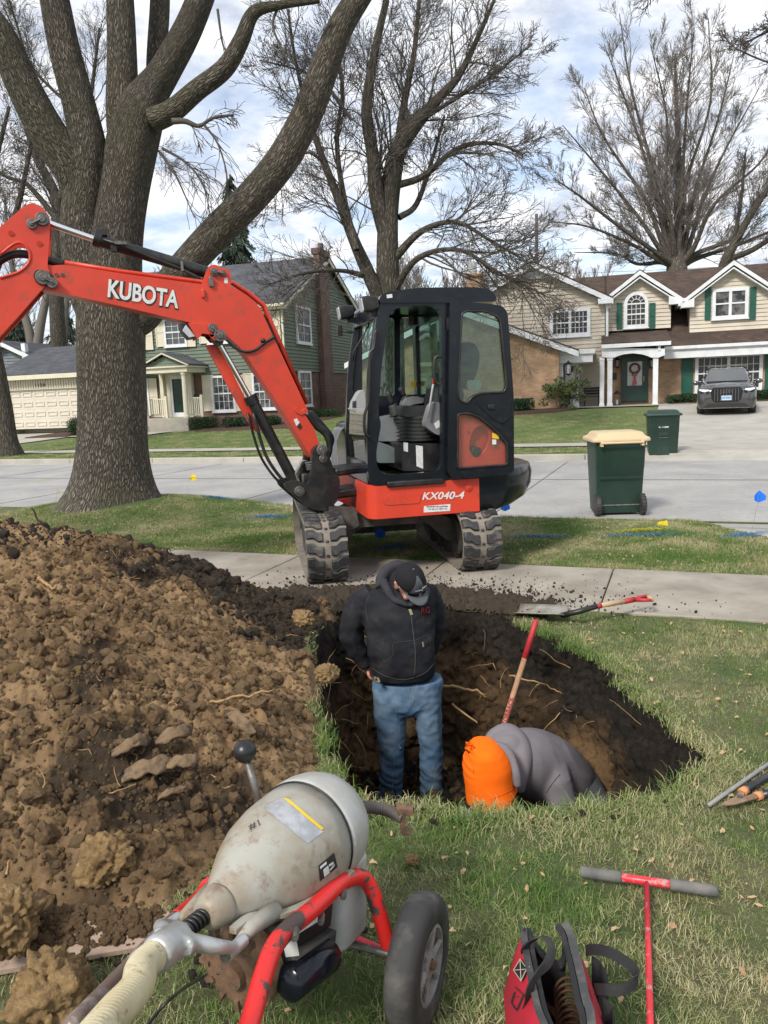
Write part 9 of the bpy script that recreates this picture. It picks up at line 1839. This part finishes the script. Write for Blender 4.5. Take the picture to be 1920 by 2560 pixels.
for t in np.linspace(0, 1, 9): c2 = bl0+(bl1-bl0)*t; R.append([c2+sd2*x+Vector((0, 0, .03*(abs(x)/.11)**2+.006+.0*t)) for x in np.linspace(-.115, .115, 9)])
mb.v = [tuple(p-SO) for r_ in R for p in r_]; mb.f = [(i*9+j, i*9+j+1, i*9+j+10, i*9+j+9) for i in range(8) for j in range(8)]; o = mb.build('blade', m_blade, sh, True); o.modifiers.new('s', 'SOLIDIFY').thickness = .003
mb = MB(); mb.tube([p-SO for p in (bl1-ax_*.04, a, b, c_)], [.012, .02, .019, .0185], 14); mb.build('socket', m_blk, sh, True); mb = MB(); mb.tube([p-SO for p in (c_, e)], .0165, 14); mb.build('shaft', m_wood, sh, True); q = c_+(e-c_)*.15; mb = MB(); mb.cyl(c_-SO, q-SO, .0175, n=14); mb.build('red_band', m_rgrip, sh, True)
dd = (g_-f).normalized(); s2 = Vector((0, 0, 1)).cross(dd); mb = MB(); mb.tube([e-SO, f-SO], .019, 14); w1_, w2_ = g_+s2*.055, g_-s2*.055
for w_ in (w1_, w2_): mb.tube([f-SO, f-SO+(w_-f)*.5+dd*.0+(w_-g_)*.2, w_-SO], [.016, .012, .012], 10)
mb.build('d_grip', m_rgrip, sh, True); mb = MB(); mb.cyl(w1_-SO, w2_-SO, .014, n=14); mb.build('grip_bar', m_wood, sh, True)
# standing shovel
tA, tB = AT(*r3(980, 332), 4.52), AT(*r3(835, 800), 4.30); d = (tB-tA).normalized(); tC = tA+d*(( tA.z+1.0)/(-d.z)); SO = tC.copy(); s2_ = empty('shovel', SO, 'long-handled shovel standing in the pit behind the bent man, red grip uppermost', 'shovel')
mid_ = tA+(tB-tA)*.345; mb = MB(); mb.tube([tA-d*.004-SO, tA+d*.01-SO, mid_-SO], [.012, .0185, .0185], 14); mb.build('grip', m_rgrip, s2_, True); mb = MB(); mb.cyl(mid_-SO, tC-d*.22-SO, .0165, n=14); shf = mb.build('shaft', m_wood2, s2_, True)
mb = MB(); mb.tube([tC-d*.30-SO, tC-d*.12-SO], [.02, .022], 12); mb.build('socket', m_blk, s2_, True); mb = MB(); sx_ = d.cross(Vector((0, 1, 0))).normalized(); mb.v = []; 
for t in np.linspace(0, 1, 7): mb.v += [tuple(-d*(.16*(1-t))+d*.10*t+sx_*x*(1-.75*t**3)+Vector((0, abs(x)*.2, 0))) for x in np.linspace(-.10, .10, 7)]
mb.f = [(i*7+j, i*7+j+1, i*7+j+8, i*7+j+7) for i in range(6) for j in range(6)]; o = mb.build('blade', m_blade, s2_, True); o.modifiers.new('s', 'SOLIDIFY').thickness = .003
lc = AT(*r3(855, 725), 4.33); x_ = -d; z_ = (Vector((0, 0, CH))-lc).normalized(); z_ = (z_-x_*z_.dot(x_)).normalized(); y_ = z_.cross(x_); cpt = tA+d*((lc-tA).dot(d))
lettering('RAZORBACK', .036, m_redmark, shf, Matrix.Translation(cpt+z_*.0170-SO) @ Matrix((x_, y_, z_)).transposed().to_4x4(), .002, .001, .0, 1.05)
# ================================================================== BOARD, CLODS, ROOTS
c4 = [G(*zA(-160, 930), .03), G(*zA(508, 818), .03), G(*zA(620, 690), .075), G(*zA(-120, 690), .11)]; BO = c4[1]; mb = MB(); mb.v = [tuple(p-BO) for p in c4]+[tuple(p-BO-Vector((0, 0, .014))) for p in c4]; mb.f = [(0, 1, 2, 3), (7, 6, 5, 4), (0, 4, 5, 1), (1, 5, 6, 2), (2, 6, 7, 3), (3, 7, 4, 0)]
o = mb.build('plywood_board', mat('dirty_plywood', (.36, .27, .21), .8, (.26, .18, .13), 5, .4, .65, bump=.3, bscale=60, col3=(.12, .075, .045), n3=12, lo3=.55, hi3=.68, amt3=.8)); o.location = BO; tag(o, 'dirt-strewn plywood board lying on the grass under the front of the heap', 'board')
rg = np.random.default_rng(11); n = 1300; u = rg.beta(1.3, 1.3, n); w_ = rg.beta(2.2, 1.1, n); P = np.array([tuple((c4[0]*(1-a)+c4[1]*a)*(1-b)+(c4[3]*(1-a)+c4[2]*a)*b) for a, b in zip(u, w_)]); sz = np.clip(.0035*np.exp(rg.exponential(.6, n)), .0025, .02); P[:, 2] += .3*sz
scatter('board_crumbs', [loose(clod_mb(i+60, 1, 2), 'crumb', m_soil) for i in range(4)], P, rg.uniform(0, 6.28, (n, 3)), sz, rg.integers(0, 4, n), 'brown clay crumbs sprinkled over the plywood board', 'soil crumbs')
def clod(a, b, Y, r, m, lab, flat=.8, seed=1, z=None):
    p = AD(a, b, Y) if z is None else GD(a, b, z); mb = clod_mb(seed, r, 5, flat); o = mb.build('clay_clod', m, None, True); o.location = p; o.rotation_euler = (0, 0, seed*1.7)
    noise_mesh(o, r*.09, 9/r*.5, seed, r*.05, 22/r*.5); noise_mesh(o, r*.018, 24/r, seed+2); return tag(o, lab, 'clod', 'clods of clay on and below the heap')
clod(108, 2150, 0, .115, m_clay, 'largest yellow-brown clod, alone on the grass in front of the board', .8, 1, .06)
clod(230, 1862, 2.3, .085, m_clay, 'rough yellow-brown clod low on the front of the heap', .95, 2)
clod(20, 1990, 1.98, .095, m_clay, 'clod cut by the left frame edge just above the board', .85, 3)
clod(284, 1238, 4.9, .085, m_claysm, 'smooth pale clod near the top of the heap', .9, 4)
clod(655, 1335, 4.7, .075, m_clay, 'yellow-brown clod at the right shoulder of the heap', .7, 5)
clod(705, 1455, 3.8, .065, m_clay, 'clod at the edge of the pit left of the standing man', .7, 6)
clod(1048, 1302, 5.55, .03, m_clay, 'cut root stub lying beside the shovel blade', .6, 8); clod(890, 1857, 0, .022, m_clay, 'small crumbly clod on the grass below the standing man', .8, 9, .02)
def slabc(a, b, Y, l, w, ang, tilt, lab, seed):
    p = AD(a, b, Y); mb = MB(); R = []
    for i in range(15):
        t = i/14*2-1; ww = w*(.75+.35*mn.noise(Vector((t*2.5, seed*3, 0)))-.35*abs(t)**4)
        zc = .45*l*(1-t*t); R.append([Vector((t*l+x*.012, x*ww, zc+.12*w*(1-x*x)+mn.noise(Vector((t*4, x*2, seed)))*.010)) for x in np.linspace(-1, 1, 9)]+[Vector((t*l, x*ww*.93, zc-.014+mn.noise(Vector((t*4, x*3, seed+3)))*.006)) for x in np.linspace(1, -1, 9)])
    mb.loft(R); o = mb.build('clay_slab', m_claysm, None, True); noise_mesh(o, .007, 30, seed, .004, 80); o.location = p; o.rotation_euler = (radians(tilt), radians(8), radians(ang)); return tag(o, lab, 'clay slab', 'smeared slabs of clay curled up by the digger')
slabc(378, 1590, 2.90, .085, .035, 50, 40, 'upper left curled clay slab on the middle of the heap', 1); slabc(522, 1560, 3.02, .10, .032, -55, 35, 'clay slab curling down on the right of the heap, above the black knob', 2); slabc(285, 1612, 2.82, .085, .034, 55, 45, 'leftmost clay slab standing on the dark mound', 3); slabc(325, 1665, 2.72, .10, .045, 35, 40, 'broad clay slab below the leftmost slab', 4); slabc(395, 1648, 2.75, .06, .035, 20, 40, 'short clay slab left of the black lever knob', 5); slabc(375, 1715, 2.62, .06, .02, 40, 30, 'narrow clay slab nearest the grey machine', 6)
# sticks and roots
def stick(lab, pts, r, m=m_stick):
    P = [Vector(p) for p in spline([tuple(AD(*p)) for p in pts], 4)]; o_ = P[0].copy(); mb = MB(); k = len(P); mb.tube([p-o_+Vector((rr_.gauss(0, r), 0, rr_.gauss(0, r)))*.6 for p in P], [r*(1-.6*i/k) for i in range(k)], 7); o = mb.build('stick', m, None, True); o.location = o_; return tag(o, lab, 'stick')
stick('dark twig sticking up from the top left of the heap', [(118, 1162, 5.3), (100, 1140, 5.3), (80, 1118, 5.3), (68, 1096, 5.3)], .011); stick('small forked dark twig on the crest of the heap', [(238, 1172, 5.6), (235, 1160, 5.6), (232, 1146, 5.6)], .008); stick('dark twig lying where the heap meets the sidewalk', [(330, 1186, 5.8), (355, 1184, 5.8), (372, 1188, 5.8)], .010)
stick('pale peeled root lying across the middle of the heap', [(430, 1515, 3.25), (470, 1512, 3.22), (540, 1500, 3.25), (590, 1490, 3.3)], .008, m_root); stick('short pale root stump on the upper left of the heap', [(85, 1250, 4.3), (105, 1262, 4.28), (122, 1272, 4.26)], .012, m_root)
stick('thick pale root crossing the far wall of the pit', [(950, 1480, 5.2), (990, 1486, 5.15), (1030, 1496, 5.1), (1055, 1505, 5.1)], .013, m_root); stick('long thin pale root in front of the shovel handle', [(1100, 1460, 4.75), (1140, 1470, 4.7), (1190, 1486, 4.7), (1215, 1500, 4.65)], .006, m_root); stick('pale root slanting between the two men', [(975, 1520, 5.0), (1000, 1540, 4.95), (1030, 1562, 4.9)], .010, m_root)
rg = np.random.default_rng(21); pol = []
for _ in range(90):            # roots sticking out of the pit's walls
    k = rg.integers(0, len(RIM)); r_ = RIM[k]
    if r_[1] < 3.3: continue
    c = np.array([.42, 4.25]); z = rg.uniform(-.95, -.08); kk = .06+.3*max(0, (r_[1]-3.2)/2.4)*abs(z)**.8; p = np.array([*(r_*(1-kk)+c*kk), z]); d = np.array([*(c-r_), rg.uniform(-.3, .5)]); d /= np.linalg.norm(d); d = d+rg.normal(0, .6, 3); d /= np.linalg.norm(d); pts = [p-d*.05]
    L_ = rg.uniform(.06, .26)
    for i in range(6): d = d+rg.normal(0, .22, 3)+np.array([0, 0, -.03]); d /= np.linalg.norm(d); pts.append(pts[-1]+d*L_/6)
    pol.append((np.array(pts), np.linspace(rg.uniform(.0015, .0042), .0008, 7), 5))
tag(tubes('exposed_roots', pol, m_root), 'thin pale roots poking out of the walls of the pit', 'roots', kind='stuff')
pol = []
for _ in range(170):
    x, y = rg.uniform(-3.2, -.4), rg.uniform(2.1, 5.9); 
    if pile_base(np.array(x), np.array(y)) < .03: continue
    z = float(pile_z(np.array([x]), np.array([y]))[0])+.008; a = rg.uniform(0, 6.28); d = np.array([cos(a), sin(a), rg.uniform(0, .35)]); pts = [np.array([x, y, z])]; L_ = rg.uniform(.03, .13)
    for i in range(5): d = d+rg.normal(0, .28, 3); d /= np.linalg.norm(d); q = pts[-1]+d*L_/5; q[2] = max(q[2], float(pile_z(np.array([q[0]]), np.array([q[1]]))[0])+.002); pts.append(q)
    pol.append((np.array(pts), np.linspace(rg.uniform(.0015, .0045), .001, 6), 5))
tag(tubes('root_bits', pol, m_root), 'bits of pale root strewn over the heap', 'roots', kind='stuff')
